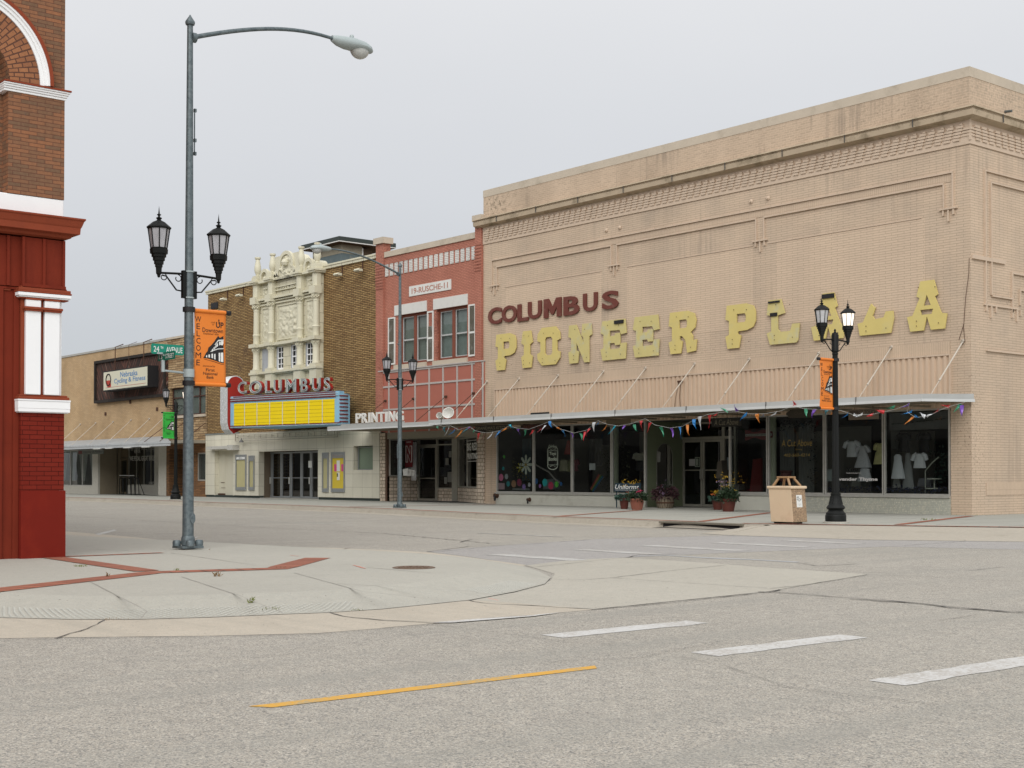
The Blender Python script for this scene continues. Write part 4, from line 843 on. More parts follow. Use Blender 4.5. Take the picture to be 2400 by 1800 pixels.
for (a, b_) in ((wx(926, 0, 850), wx(1001, 0, 850)), (wx(1017, 0, 845), wx(1097, 0, 845))): m.mark().box(a, b_, -.09, .1, zw0 - .20, zw0 - .001)
m.build('window_sill', m_coping, B2)
m_redwood = plain('brown_red_wood', (0.19, 0.055, 0.03), 0.6, var=0.15, bmp=0.2)
m_blind = brick('venetian_blind', (0.40, 0.43, 0.40), (0.36, 0.39, 0.36), (0.20, 0.22, 0.20), 3.0, 0.045, 0.012, 0.05, 0.2, bmp=0.2)
m_sash = plain('pale_sash', (0.42, 0.43, 0.42), 0.5, bmp=0.05)
for wi, (a, b_) in enumerate(win):
    f = M(); mid = (a + b_) / 2; frame_rect(f, a + .005, b_ - .005, zw0 + .004, zw1 - .004, .10, .06, front(.17)); f.box(mid - .09, mid + .09, .10, .17, zw0 + .09, zw1 - .09); wn = f.build('window', m_redwood, B2)
    s = M()
    for c0, c1 in ((a + .1, mid - .09), (mid + .09, b_ - .1)):
        frame_rect(s, c0, c1, zw0 + .1, zw1 - .1, .045, .04, front(.18)); zmm = (zw0 + zw1) / 2 - .02; s.box(c0 + .04, c1 - .04, .14, .18, zmm - .03, zmm + .03)
    s.build('sash', m_sash, wn)
    p = M(); p.quad((a + .1, .19, zw0 + .1), (b_ - .1, .19, zw0 + .1), (b_ - .1, .19, zw1 - .1), (a + .1, .19, zw1 - .1)); p.build('pane', m_glass, wn)
    p = M(); p.box(a + .05, b_ - .05, .26, .27, zw0, zw1); p.build('blind', m_blind if wi == 0 else plain('grey_curtain', (0.27, 0.31, 0.29), 0.8, var=0.35, scale=5, bmp=0.1), wn)
m_shut = plain('peeled_shutter', (0.145, 0.13, 0.10), 0.9, var=0.25, scale=3, dirt=0.8, dirtcol=(0.42, 0.42, 0.40), bmp=0.6)
for a, b_, t_, bt, tp in ((909, 925, 744, 856, 0), (1000.5, 1015, 729, 847, 1), (1097.5, 1114, 713, 836, 2)):
    x0, x1 = wx(a, -.05, 800), wx(b_, -.05, 800); z0, z1 = wz((a + b_) / 2, bt, -.05) + .02, wz((a + b_) / 2, t_, -.05)
    s = M(); frame_rect(s, x0, x1, z0, z1, .065, .045, front(-.006)); s.box(x0 + .06, x1 - .06, -.05, -.01, z0 + (z1 - z0) * .44, z0 + (z1 - z0) * .44 + .08); sh = s.build('shutter', m_offw, B2)
    zc_ = z1 - .06 if tp != 1 else z0 + (z1 - z0) * .7
    s = M(); z = z0 + .07
    while z < zc_ - .05:
        s.add([(x0 + .06, -.012, z + .05), (x1 - .06, -.012, z + .05), (x1 - .06, -.04, z), (x0 + .06, -.04, z)], [(0, 1, 2, 3)]); z += .045
    s.box(x0 + .06, x1 - .06, -.011, -.004, z0 + .06, zc_); s.build('louvre', m_shut, sh)
m_pink = plain('pink_panel', (0.38, 0.128, 0.09), 0.45, var=0.1, scale=0.9, dirt=0.3, dirtcol=(0.33, 0.13, 0.10), bmp=0.05)
gx0, gx1, gz0, gz1 = wx(889, -.08, 950), wx(1133, -.08, 950), 3.0, wz(1133, 847, -.08)
m = M(); m.box(gx0, gx1, -.06, -.001, gz0, gz1 - .02); pn = m.build('panel_facing', m_pink, B2)
m = M(); cols = [891, 911, 940, 972.5, 1005.5, 1038, 1071, 1106, 1131]
for cpx in cols: x = wx(cpx, -.09, 930); m.box(x - .04, x + .04, -.095, -.061, gz0, gz1)
for pz in (gz1 - .08, wz(1131, 889.5, -.09) , wz(1131, 948, -.09)): m.box(gx0, gx1, -.092, -.0605, pz, pz + .075)
m.box(gx0 - .05, gx1 + .02, -.13, -.001, gz1, gz1 + .05); m.build('panel_grid', plain('grid_aluminium', (0.50, 0.46, 0.43), 0.5, 0.3, bmp=0.05), pn)
# canopy of the print shop
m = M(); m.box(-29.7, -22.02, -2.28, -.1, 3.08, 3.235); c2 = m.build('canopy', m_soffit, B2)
m = M(); m.box(-29.72, -22.02, -2.32, -2.283, 3.125, 3.25); m.box(-29.76, -29.71, -2.32, -.1, 3.10, 3.25); m.build('fascia', m_fascia, c2); m = M(); m.box(-29.72, -22.02, -2.34, -2.285, 3.06, 3.122); m.build('fascia_lip', m_lip, c2)
for px, py, pbx, pby in ((903, 939, 860, 970), (969, 934, 912, 972), (1045, 929, 950, 982), (1110, 921, 1040, 968)):
    x, z = W(px, py, -.1); m = M(); m.tube([(x, -.1, z), (x + .05, -1.75, 3.25)], .014, 6); m.tube([(x, -.06, z), (x, -.16, z - .02)], .05, 8); m.build('tie_rod', m_rust, c2)
# recessed shop front
m_stone = brick('rough_stone', (0.66, 0.56, 0.46), (0.46, 0.39, 0.31), (0.20, 0.165, 0.13), 0.34, 0.15, 0.014, 0.22, 0.2, bmp=1.2, wobble=0.05, sq=0.6, sf=2, offset=0.37)
SY = 1.8; xl = wx(908, 0, 1100); xdl = wx(979, SY, 1100); xdr = wx(1024, SY, 1100); xsr = wx(1060, SY, 1100); xpr = wx(1073, SY, 1100); xr = wx(1120, 0, 1100); xst = wx(1137, 0, 1100)
zs2, zs2r = wz(930, 1116), wz(1110, 1145); zh2 = 2.72
m = M(); m.mark().box(wx(893.5, 0, 1100), wx(904.5, 0, 1100), -.06, .1, -.01, 3.05); m.mark(); m.prism([(xl, 0, -.01), (xdl, SY, -.01), (xdl, SY + .15, -.01), (xl, .15, -.01)], (0, 0, zs2)); m.mark(); m.prism([(xr, 0, -.01), (xpr, SY, -.01), (xpr, SY + .15, -.01), (xr, .15, -.01)], (0, 0, .62)); m.mark(); m.box(xr, xst, -.06, .2, -.01, 3.05); m.mark(); m.box(xdr, xsr, SY, SY + .1, -.01, .55); m.build('stone_veneer', m_stone, B2)
m = M(); m.box(wx(904.5, 0, 1100) + .002, xl, -.03, .1, -.01, 3.05); m.build('rust_post', plain('brown_post', (0.10, 0.055, 0.035), 0.7), B2)
m = M(); m.box(xl, xr, -.02, .1, zh2, 3.06); m.quad((xl, .1, zh2), (xr, .1, zh2), (xr + .0, 4.5, zh2), (xl, 4.5, zh2)); m.build('shop_head', plain('beige_head', (0.26, 0.24, 0.19), 0.8), B2)
def slant(m, a, b_, z0, z1, t=.05, mull=()):
    a = Vector((a[0], a[1], 0)); b_ = Vector((b_[0], b_[1], 0)); d = (b_ - a); ln = d.length; d.normalize(); frr = (tuple(a), tuple(d), (0, 0, 1), tuple(Vector((d.y, -d.x, 0))))
    frame_rect(m, 0, ln, z0, z1, t, .07, frr)
    for q in mull: bar(m, q * ln - t / 2, q * ln + t / 2, z0 + t, z1 - t, 0.0, .065, frr)
f = M(); slant(f, (xl, .08), (xdl, SY + .08), zs2, zh2); wn = f.build('window', m_alu, B2); p = M(); p.quad((xl, .09, zs2), (xdl, SY + .09, zs2), (xdl, SY + .09, zh2), (xl, .09, zh2)); p.build('pane', m_glass, wn)
f = M(); slant(f, (xpr, SY + .08), (xr, .08), .62, zh2, mull=(.45,)); wn = f.build('window', m_alu_d, B2); p = M(); p.quad((xpr, SY + .09, .62), (xr, .09, .62), (xr, .09, zh2), (xpr, SY + .09, zh2)); p.build('pane', m_glass_d, wn)
f = M(); zdt = wz(1000, 1045, SY); frame_rect(f, xdl + .03, xdr - .02, .02, zdt, .09, .05, front(SY + .03)); f.box(xdl + .1, xdr - .1, SY - .02, SY + .03, .98, 1.03); dd = f.build('door', m_alu_d, B2)
p = M(); p.quad((xdl + .1, SY + .04, .1), (xdr - .1, SY + .04, .1), (xdr - .1, SY + .04, zdt), (xdl + .1, SY + .04, zdt)); p.build('pane', m_glass_d, dd)
f = M(); f.box(xdl - .05, xdl + .03, SY - .03, SY + .05, .01, zh2); f.box(xdr - .02, xdr + .07, SY - .03, SY + .05, .01, zh2); f.box(xsr, xpr, SY - .03, SY + .05, .01, zh2); f.box(xdl, xsr, SY - .02, SY + .04, zdt, zdt + .06); f.box(xdr + .07, xsr, SY - .02, SY + .04, .55, .60); f.build('shop_frame', m_alu_d, B2)
p = M(); p.quad((xdr + .07, SY + .05, .6), (xsr, SY + .05, .6), (xsr, SY + .05, zh2), (xdr + .07, SY + .05, zh2)); p.build('sidelight_pane', m_glass_d, B2)
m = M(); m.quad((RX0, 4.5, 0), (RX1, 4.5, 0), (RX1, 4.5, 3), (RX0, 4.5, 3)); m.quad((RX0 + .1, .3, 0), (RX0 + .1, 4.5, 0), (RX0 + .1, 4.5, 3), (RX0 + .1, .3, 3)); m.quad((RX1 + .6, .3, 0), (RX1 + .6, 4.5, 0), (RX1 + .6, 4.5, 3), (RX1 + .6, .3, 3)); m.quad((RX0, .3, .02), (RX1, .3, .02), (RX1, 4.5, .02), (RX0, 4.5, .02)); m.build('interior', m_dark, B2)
# things in and on the print shop window
def flat_thing(name, label, cat, mat, fr, u0, u1, v0, v1, w, d=.01, lines=(), group=None):
    r = empty(name, tuple(np.array(fr[0]) + np.array(fr[1]) * (u0 + u1) / 2 + np.array(fr[2]) * v0), 0, label, cat, group)
    m = M(); bar(m, u0, u1, v0, v1, w, w + d, fr); m.build('sheet', mat, r)
    for s, a, b_, c, dd, mt, kw in lines:
        t_ = M(); text(t_, s, fr, u0 + a * (u1 - u0), u0 + b_ * (u1 - u0), v0 + c * (v1 - v0), v0 + dd * (v1 - v0), w + d + .002, **kw); t_.build('lettering', mt, r)
    return r
fs = front(1.0)
x0, x1 = wx(950, 1.0, 1050), wx(967.5, 1.0, 1050); z0, z1 = wz(958, 1095, 1.0), wz(958, 1032, 1.0)
r = flat_thing('window_banner', 'dark red hanging banner with a white outlined N in the print shop window', 'banner', plain('banner_red', (0.16, 0.015, 0.02), 0.7, bmp=0), fs, x0, x1, z0, z1, 0, .012, [('N', .08, .92, .18, .80, m_paper, dict(bold=.10)), ('HUSKERS', .2, .8, .91, .96, m_paper, {})])
t_ = M(); text(t_, 'N', fs, x0 + .16 * (x1 - x0), x0 + .84 * (x1 - x0), z0 + .205 * (z1 - z0), z0 + .775 * (z1 - z0), .018, bold=.05); t_.build('lettering_fill', MATS['banner_red'], r)
m = M(); m.box(wx(952, 1.4, 1050), wx(975, 1.4, 1050), 1.4, 1.42, .9, zh2 - .1); tag(m.build('display_board', m_white), 'white display board behind the red N banner in the print shop window', 'board')
m = M()
for i in range(3): m.add([(xl + .5 + i * .12, .5 + i * .1, zs2 + .02), (xl + .75 + i * .1, .55 + i * .1, zs2 + .02), (xl + .72 + i * .1, .6 + i * .1, zs2 + .35 - i * .05), (xl + .45 + i * .12, .5 + i * .1, zs2 + .3)], [(0, 1, 2, 3)])
tag(m.build('paper_stack', m_offw, None), 'crumpled white papers on the sill of the print shop window', 'papers')
# BIG RED PRINTING lettering on the right pane
a = Vector((xpr, SY + .05, 0)); b_ = Vector((xr, .05, 0)); d = (b_ - a); ln = d.length; d.normalize(); frr = (tuple(a), tuple(d), (0, 0, 1), (d.y, -d.x, 0))
def onslant(px, py):
    P0 = np.array(a); n_ = np.array(frr[3]); r_ = ray(px, py); t__ = np.dot(P0 - CAM, n_) / np.dot(r_, n_); p = CAM + r_ * t__; return float(np.dot(p - P0, np.array(d))), float(p[2])
u0, zt_ = onslant(1100, 1039); u1, _ = onslant(1119, 1039); _, zb_ = onslant(1110, 1056); _, zt3 = onslant(1110, 1062); _, zb3 = onslant(1110, 1076)
S = empty('window_lettering', tuple(a), 0, 'white lettering BIG RED PRINTING on the dark slanted window pane', 'lettering')
m = M(); text(m, 'BIG RED', frr, u0, ln + .12, zb_, zt_, .10, bold=.03); text(m, 'PRINTING', frr, u0, ln + .2, zb3, zt3, .10, bold=.03); bar(m, u0, ln - .02, zt_ + .08, zt_ + .10, .09, .105, frr); bar(m, u0, ln - .02, zb3 - .1, zb3 - .08, .09, .105, frr)
m.v = [v for v in m.v]; m.build('lettering', m_offw, S)
# papers on the sidelight
for k, (px0, px1, py0, py1) in enumerate(((1052, 1058, 1057, 1072), (1044, 1052, 1074, 1090), (1049, 1059, 1106, 1130), (1041, 1048, 1118, 1134))):
    m = M(); m.box(wx(px0, SY - .0, 1100), wx(px1, SY, 1100), SY - .005, SY + .0, wz(px0, py1, SY), wz(px0, py0, SY)); tag(m.build('paper_notice', plain('dim_paper', (0.20, 0.20, 0.18), 0.8)), ['uppermost small notice taped beside the dark print shop door', 'second notice from the top beside the dark print shop door', 'large low notice beside the dark print shop door', 'lowest narrow notice beside the dark print shop door'][k], 'notice', 'notices on the print shop sidelight')
# PRINTING letters standing on the canopy
S3 = empty('printing_sign', (-27.5, -2.1, 3.25), 0, 'row of white block letters reading PRINTING standing on the salmon building canopy', 'sign')
fp = front(-2.05)
zb4 = 3.26; m = M()
for ch, a0, a1 in (('P', 835.8, 848), ('R', 850, 862.5), ('I', 865.5, 869.5), ('N', 872.8, 886), ('T', 888.5, 902.5), ('I', 905, 910), ('N', 913.5, 927), ('G', 929.5, 947)):
    m = M(); x0, x1 = wx(a0, -2.05, 980), wx(a1, -2.05, 980); text(m, ch, fp, x0, x1, zb4 + .08, zb4 + .50, .0, .06, bold=.02); m.build('letter', m_offw, S3)
m = M(); m.box(wx(800, -2.05, 990), wx(947, -2.05, 980), -2.08, -2.02, zb4 - .02, zb4 + .075); m.build('rail', m_fascia, S3)
def floodlight(px, py, lab, s=1.0, yy=-2.0):
    x, z = W(px, py, yy); r = empty('floodlight', (x, yy, 3.25), 0, lab, 'floodlight', 'white floodlights on the canopy roof')
    m = M(); m.lathe([(.0, 0), (.07, .0), (.12, .08), (.19 * s, .2), (.225 * s, .33), (.235 * s, .335), (.21 * s, .325), (.16 * s, .2), (.05, .08)], (0, 0, 0), 20)
    d = Vector((.55, -.75, .35)).normalized(); q = Vector((0, 0, 1)).rotation_difference(d).to_matrix(); m.v = [tuple(q @ Vector(p) + Vector((x, yy, z - .03)) - d * .18) for p in m.v]; m.build('bowl', m_offw, r, smooth=True, fix=False)
    m = M(); m.tube([(x - .02, yy + .05, 3.24), (x - .02, yy + .05, z - .05)], .025, 8); m.build('bracket', m_offw, r)
floodlight(1053, 969, 'large white bowl floodlight on the canopy below the pink panels', 1.0)
floodlight(1032, 975, 'smaller white floodlight left of the large one on the canopy', .55)

# ================================================================ CINEMA
TX0, TX1 = -45.35, -29.34
B3 = empty('cinema', (-37, 0, 0), 0, 'brown brick theatre with an ornate cream terracotta bay and a tiled ground floor', 'building')
m_br = brick('brown_raked_brick', (0.25, 0.148, 0.060), (0.42, 0.28, 0.12), (0.075, 0.043, 0.02), 0.37, 0.080, 0.021, 0.2, 0.2, bmp=1.2, smooth=0.35, bias=0.1, chips=0.2, chipcol=(0.08, 0.045, 0.03))
m_terra = plain('cream_terracotta', (0.62, 0.585, 0.445), 0.5, var=0.06, scale=2, dirt=0.35, dirtcol=(0.37, 0.33, 0.22), bmp=0.15, bscale=30)
m_terra_b = brick('terracotta_blocks', (0.60, 0.57, 0.435), (0.64, 0.605, 0.47), (0.30, 0.27, 0.19), 0.62, 0.46, 0.012, 0.04, 0.25, bmp=0.4, rough=0.5)
m = M(); m.box(TX0, TX1, 0.0, .35, 3.2, 10.78); m.quad((TX0, .35, 0), (TX0, 34, 0), (TX0, 34, 10.7), (TX0, .35, 10.7)); m.quad((TX1, .35, 3), (TX1, 34, 3), (TX1, 34, 10.7), (TX1, .35, 10.7)); m.quad((TX0, .35, 10.4), (TX1, .35, 10.4), (TX1, 34, 10.4), (TX0, 34, 10.4)); m.build('wall', m_br, B3)
m = M(); m.box(TX0 - .14, TX1 - .02, -.07, .40, 10.78, 10.90); m.box(TX0 - .17, TX1 - .02, -.11, .42, 10.90, 10.975); m.build('coping', m_terra, B3)
m = M()
for x in np.arange(TX0 + .6, TX1, .9): m.mark().box(x, x + .015, -.075, -.068, 10.78, 10.9)
m.build('coping_joint', m_joint, B3)
for px, py, w_ in ((522, 704, 9), (559, 695, 9), (790, 646, 12), (838, 636, 12)):
    x, z = W(px, py, -.3); m = M(); m.prism([(x - .2, -.16, z - .0), (x - .2, -.34, z - .0), (x - .2, -.40, z + .05), (x - .2, -.34, z + .12), (x - .2, -.16, z + .10)], (.4, 0, 0)); fl = m.build('wall_lamp', m_terra, B3); m = M(); m.box(x - .02, x + .02, -.05, -.002, z + .1, 10.78); m.build('conduit', m_rust, fl)
m = M(); a = W(502, 715, 0); m.box(wx(496, 0, 712), wx(512, 0, 712), -.05, -.001, a[1] - .2, a[1] + .12); m.build('vent', m_ink, B3)
# --- ornate bay
PO = -.38
pil = [599.5, 634.5, 701.5, 739]; hw = .23
pX = [wx(p, PO, 760) for p in pil]
zc = lambda y: wz(739, y, PO)
zBot, zBase, zB2, zSt, zMid, zBand, zCap, zFr, zTop = zc(899), zc(858), zc(846), zc(797), zc(786), zc(765), zc(690), zc(676), zc(631)
bx0, bx1 = pX[0] - .15, pX[3] + .12
zW1, zW0 = zSt - .02, zBase + .05
wins = [(608, 624), (644.5, 663.5), (680, 697), (713, 733)]
whs = []
for a, b_ in ((613, 628), (648, 664), (681.5, 699), (716, 733)): whs.append((wx(a, -.2, 830), wx(b_, -.2, 830), zW0, zW1))
m = M(); wall_holes(m, bx0, bx1, zBot, zTop - .02, whs, -.2, .12); m.quad((bx0, -.2, zBot), (bx0, 0, zBot), (bx0, 0, zTop), (bx0, -.2, zTop)); m.quad((bx1, -.2, zBot), (bx1, 0, zBot), (bx1, 0, zTop), (bx1, -.2, zTop)); m.quad((bx0, -.2, zBot), (bx1, -.2, zBot), (bx1, 0, zBot), (bx0, 0, zBot))
bay_ = m.build('terracotta_bay', m_terra_b, B3)
m = M()
for x in pX:                                                    # pedestals, shafts, capitals
    m.mark()
    m.box(x - .30, x + .30, -.52, -.201, zBot, zBase - .11); m.box(x - .36, x + .36, -.58, -.201, zBase - .11, zBase); m.box(x - .28, x + .28, -.54, -.201, zBase + .001, zBase + .14)
    c = (x, -.33, 0)
    m.lathe([(0.200, zBase + .14), (0.200, zBase + .2), (0.172, zBase + .24), (0.168, zSt - .3), (0.184, zSt - .28), (0.168, zSt - .26), (0.192, zSt - .2), (0.224, zSt - .06), (0.232, zSt - .0), (0.192, zSt + .02)], c, 16)
    m.box(x - .30, x + .30, -.62, -.201, zSt + .02, zMid - .02); 
    m.lathe([(0.168, zMid - .02), (0.176, zMid), (0.168, zMid + .06), (0.172, zBand - .05), (0.196, zBand), (0.184, zBand + .04), (0.160, zBand + .06), (0.148, zCap - .32), (0.168, zCap - .30), (0.152, zCap - .27), (0.160, zCap - .2), (0.200, zCap - .08), (0.232, zCap), (0.240, zCap + .04), (0.160, zCap + .05)], c, 16)
    m.box(x - .26, x + .26, -.58, -.201, zCap + .05, zFr + .12)
    m.prism([(x - .2, -.201, zFr + .12), (x - .2, -.42, zFr + .12), (x - .09, -.50, zFr + .12), (x + .09, -.50, zFr + .12), (x + .2, -.42, zFr + .12), (x + .2, -.201, zFr + .12)], (0, 0, zTop - zFr - .27))
    m.box(x - .28, x + .28, -.60, -.0, zTop - .15, zTop - .07); m.box(x - .34, x + .34, -.66, .1, zTop - .07, zTop + .02); m.box(x - .24, x + .24, -.5, .1, zTop + .02, zTop + .22); m.box(x - .2, x + .2, -.46, .1, zTop + .22, zTop + .30)
    for k in range(10):                                         # acanthus knobs on the capital
        a = math.pi * (1 + k / 9); r = .05; px_, py_ = x + .20 * math.cos(a), -.33 + .20 * math.sin(a)
        for zz in (zCap - .13, zCap - .02, zSt - .12): m.lathe([(0, -r), (r * .8, -r * .5), (r, 0), (r * .7, r * .6), (0, r)], (px_, py_, zz + (k % 2) * .05), 6)
m.build('pilaster', m_terra, bay_, smooth=True)
m = M()
for i in range(3):
    m.mark(); a, b_ = pX[i] + .2, pX[i + 1] - .2
    m.box(a, b_, -.44, -.2, zBase - .09, zBase - .002); m.box(a, b_, -.36, -.2, zBase - .14, zBase - .09)
    m.box(a, b_, -.42, -.2, zSt + .04, zMid - .05); m.box(a, b_, -.33, -.2, zSt - .0, zSt + .04)
    m.box(a, b_, -.30, -.2, zCap + .1, zCap + .16); m.box(a, b_, -.40, -.2, zCap + .2, zCap + .30); m.box(a, b_, -.27, -.2, zCap - .05, zCap + .03)
    if i != 1: m.box(a, b_, -.45, 0, zTop - .12, zTop - .02)
    else: m.box(a, a + .3, -.45, 0, zTop - .1, zTop - .0); m.box(b_ - .3, b_, -.45, 0, zTop - .1, zTop); m.box(a, b_, -.28, -.2, zTop - .45, zTop - .40); m.box(a, b_, -.28, -.2, zFr + .28, zFr + .33)
m.build('string_course', m_terra, bay_)
def relief(m, x0, x1, z0, z1, y, amp, sc, seed, nx=36, nz=48, mask=None):
    v = []; 
    for j in range(nz + 1):
        for i in range(nx + 1):
            x = x0 + (x1 - x0) * i / nx; z = z0 + (z1 - z0) * j / nz; a, b_ = i / nx, j / nz
            h = abs(noise.noise(Vector((x * sc, seed, z * sc)))) * 1.1 + .6 * max(0, noise.noise(Vector((x * sc * 2.1 + z * 1.3, seed + 5, z * sc * 2)))) 
            h += .5 * max(0, noise.noise(Vector((x * sc * 4, seed + 9, z * sc * 3.5))))
            e = min(1, min(a, 1 - a) * 9, min(b_, 1 - b_) * 9); h *= e
            if mask: h *= mask(a, b_)
            v.append((x, y - h * amp, z))
    return m.add(v, [(j * (nx + 1) + i, j * (nx + 1) + i + 1, (j + 1) * (nx + 1) + i + 1, (j + 1) * (nx + 1) + i) for j in range(nz) for i in range(nx)])
m = M()
for i, sd_ in ((0, 1), (1, 7), (2, 13)):
    a, b_ = pX[i] + .42, pX[i + 1] - .30
    m.mark(); relief(m, a, b_, zMid + .12, zCap - .22, -.205, .07 if i != 1 else .09, 3.0, sd_)
    if i != 1: m.mark(); relief(m, a - .05, b_ + .05, zFr + .2, zTop - .25, -.205, .09, 4.0, sd_ + 2, mask=lambda a, b_: 1 if .2 < math.hypot((a - .5) * 1.6, (b_ - .5)) < .5 else .15)
m.build('relief_panel', m_terra, bay_, smooth=True)
m = M()
for i in range(3):
    m.mark(); a, b_ = pX[i] + .36, pX[i + 1] - .26; frame_rect(m, a, b_, zMid + .06, zCap - .16, .05, .05, front(-.2))
m.build('panel_border', m_terra, bay_)
m = M(); a, b_ = pX[1] + .35, pX[2] - .3; text(m, 'COLUMBUS', front(-.2), a + .05, b_ - .05, zFr + .42, zTop - .55, .003, .05, bold=.02); m.build('carved_name', m_terra, bay_)
def shield(m, x, z0, z1, w_): m.prism([(x - w_, -.2, z1), (x + w_, -.2, z1), (x + w_, -.2, z0 + (z1 - z0) * .35), (x, -.2, z0), (x - w_, -.2, z0 + (z1 - z0) * .35)], (0, -.07, 0))
m = M(); m.mark(); shield(m, (pX[0] + pX[1]) / 2, zFr + .45, zTop - .35, .26); m.mark(); shield(m, (pX[2] + pX[3]) / 2, zFr + .45, zTop - .35, .26); m.build('shield', m_terra, bay_, bevel=.03)
# gable and little arches above the bay
m = M(); cxm = (pX[1] + pX[2]) / 2; R_ = .62; zar = wz(669, 591, -.4) - R_ + .02; zg0 = zTop - .1; GWf = 1.28
def gable(R, w2, extra=0.0):
    A = arc(cxm, zar, R, -10, 190, 20)
    right = [(cxm + w2, zg0), (cxm + w2 + .02, zg0 + .18), (cxm + w2 - .2, zg0 + .42), (cxm + R + .2, zar - .45), (cxm + R + .13, zar - .18)]
    left = [(2 * cxm - x, z) for x, z in right[::-1]]
    return right + A + left
lp = gable(R_, GWf)
m.mark(); outline(m, [lp], front(.75), 1.0)
outline(m, [gable(R_ + .07, GWf + .08), gable(R_ - .10, GWf - .16)], front(-.22), .14)
for cx_, zz_, rr in (((pX[0] + pX[1]) / 2, wz(619, 632, -.4), .36), ((pX[2] + pX[3]) / 2, wz(723, 606, -.4), .36)):
    m.mark(); zc_ = zz_ - rr; lp2 = [(cx_ + rr, zTop - .05)] + arc(cx_, zc_, rr, 0, 180, 14) + [(cx_ - rr, zTop - .05)]; outline(m, [lp2], front(.55), .78)
    outline(m, [[(cx_ + rr + .06, zTop - .05)] + arc(cx_, zc_, rr + .06, 0, 180, 14) + [(cx_ - rr - .06, zTop - .05)], [(cx_ + rr - .1, zTop)] + arc(cx_, zc_, rr - .1, 0, 180, 14) + [(cx_ - rr + .1, zTop)]], front(-.22), .14)
    for k in range(3): m.lathe([(0, -.1), (.09, -.06), (.12, 0), (.09, .07), (0, .12)], (cx_ + (k - 1) * .12, -.27, zc_ - .05 - abs(k - 1) * .14), 8)
m.build('gable', m_terra, bay_, smooth=False)
m = M(); 
def gmask(a, b_):
    x = (a - .5) * 2 * (GWf - .15); z = zg0 + b_ * (zar + R_ - zg0 - .1)
    lim = GWf - .2 - (z - zg0) * .9 if z < zar - .1 else math.sqrt(max(0, (R_ - .1) ** 2 - (z - zar) ** 2)); return 1 if abs(x) < lim else 0
relief(m, cxm - GWf + .15, cxm + GWf - .15, zg0, zar + R_ - .1, -.262, .16, 3.4, 21, 44, 44, gmask)
m.lathe([(0, -.2), (.15, -.14), (.2, 0), (.15, .14), (0, .2)], (cxm, -.36, zar + .12), 12); m.build('gable_relief', m_terra, bay_, smooth=True)
for x in pX:
    u = M(); u.lathe([(.1, 0), (.12, .04), (.09, .07), (.15, .2), (.175, .34), (.16, .5), (.115, .72), (.10, .82), (.15, .88), (.15, .95), (.0, .96)], (x, -.28, zTop + .30), 14); ub = u.build('urn', m_terra, bay_, smooth=True)
m_peel = plain('peeling_window_paint', (0.40, 0.42, 0.45), 0.8, var=0.2, scale=6, dirt=0.6, dirtcol=(0.12, 0.10, 0.08), streak=True, bmp=0.4)
m_pane_d = plain('dark_pane', (0.012, 0.014, 0.016), 0.12, bmp=0, spec=0.6)
for i, h in enumerate(whs):
    a, b_, z0, z1 = h; f = M()
    if i == 0: f.box(a, b_, -.16, -.12, z0, z1); f.build('boarded_window', m_peel, bay_); continue
    frame_rect(f, a + .01, b_ - .01, z0 + .05, z1 - .01, .05, .05, front(-.09)); f.box(a, b_, -.13, -.085, z0, z0 + .05); zm = (z0 + z1) / 2; f.box(a + .05, b_ - .05, -.145, -.10, zm - .03, zm + .03)
    f.box((a + b_) / 2 - .015, (a + b_) / 2 + .015, -.13, -.10, z0 + .1, z1 - .05); 
    for q in (.25, .75): zq = z0 + (z1 - z0) * q; f.box(a + .05, b_ - .05, -.128, -.102, zq - .015, zq + .015)
    wn = f.build('window', m_white, bay_); p = M(); p.quad((a + .04, -.099, z0 + .06), (b_ - .04, -.099, z0 + .06), (b_ - .04, -.099, z1 - .04), (a + .04, -.099, z1 - .04)); p.build('pane', m_pane_d, wn)
    f = M(); f.box(a + .002, a + .012, -.19, -.09, z0 + .01, z1 - .01); f.build('window_jamb', m_peel, bay_)
# --- tiled ground floor
m_tile = brick('cream_tile', (0.66, 0.64, 0.54), (0.70, 0.68, 0.58), (0.40, 0.38, 0.30), 0.78, 0.60, 0.008, 0.03, 0.3, staincol=(0.3,0.25,0.15), bmp=0.35, rough=0.4, offset=0.0, spec=0.5)
tz1 = 3.30; TY = -.06; tx1 = -29.08
dx0, dx1, dz1 = wx(606.5, TY, 1110), wx(745, TY, 1110), 2.33
wnx = (wx(828, TY, 1070), wx(874, TY, 1070), 1.38, 2.46); ldx = (wx(503, TY, 1110), wx(546, TY, 1110), .10, 2.44)
m = M(); wall_holes(m, TX0 - .1, tx1, .12, tz1, [(dx0, dx1, .12, dz1), wnx, ldx], TY, .30); m.quad((TX0 - .1, TY, .12), (TX0 - .1, .3, .12), (TX0 - .1, .3, tz1), (TX0 - .1, TY, tz1)); m.quad((TX0 - .1, TY, tz1), (tx1, TY, tz1), (tx1, 0.3, tz1), (TX0 - .1, .3, tz1)); m.quad((tx1, TY, .12), (tx1, .3, .12), (tx1, .3, tz1), (tx1, TY, tz1)); m.build('tile_facing', m_tile, B3)
m = M(); m.mark().box(TX0 - .1, dx0, TY + .05, .2, -.02, .118); m.mark().box(dx1, tx1, TY + .05, .2, -.02, .118); m.build('plinth', plain('dark_green_plinth', (0.035, 0.045, 0.04), 0.6), B3)
m = M(); m.box(TX0 - .12, wx(560, TY - .01, 1015), TY - .03, TY + .02, tz1 - .02, tz1 + .05); m.build('flashing', plain('grey_flashing', (0.2, 0.21, 0.19), 0.7, dirt=0.6), B3)
m_cdoor = plain('cream_door', (0.56, 0.53, 0.42), 0.6, var=0.04, scale=2, dirt=0.3, dirtcol=(0.4, 0.33, 0.2), streak=True, bmp=0.1)
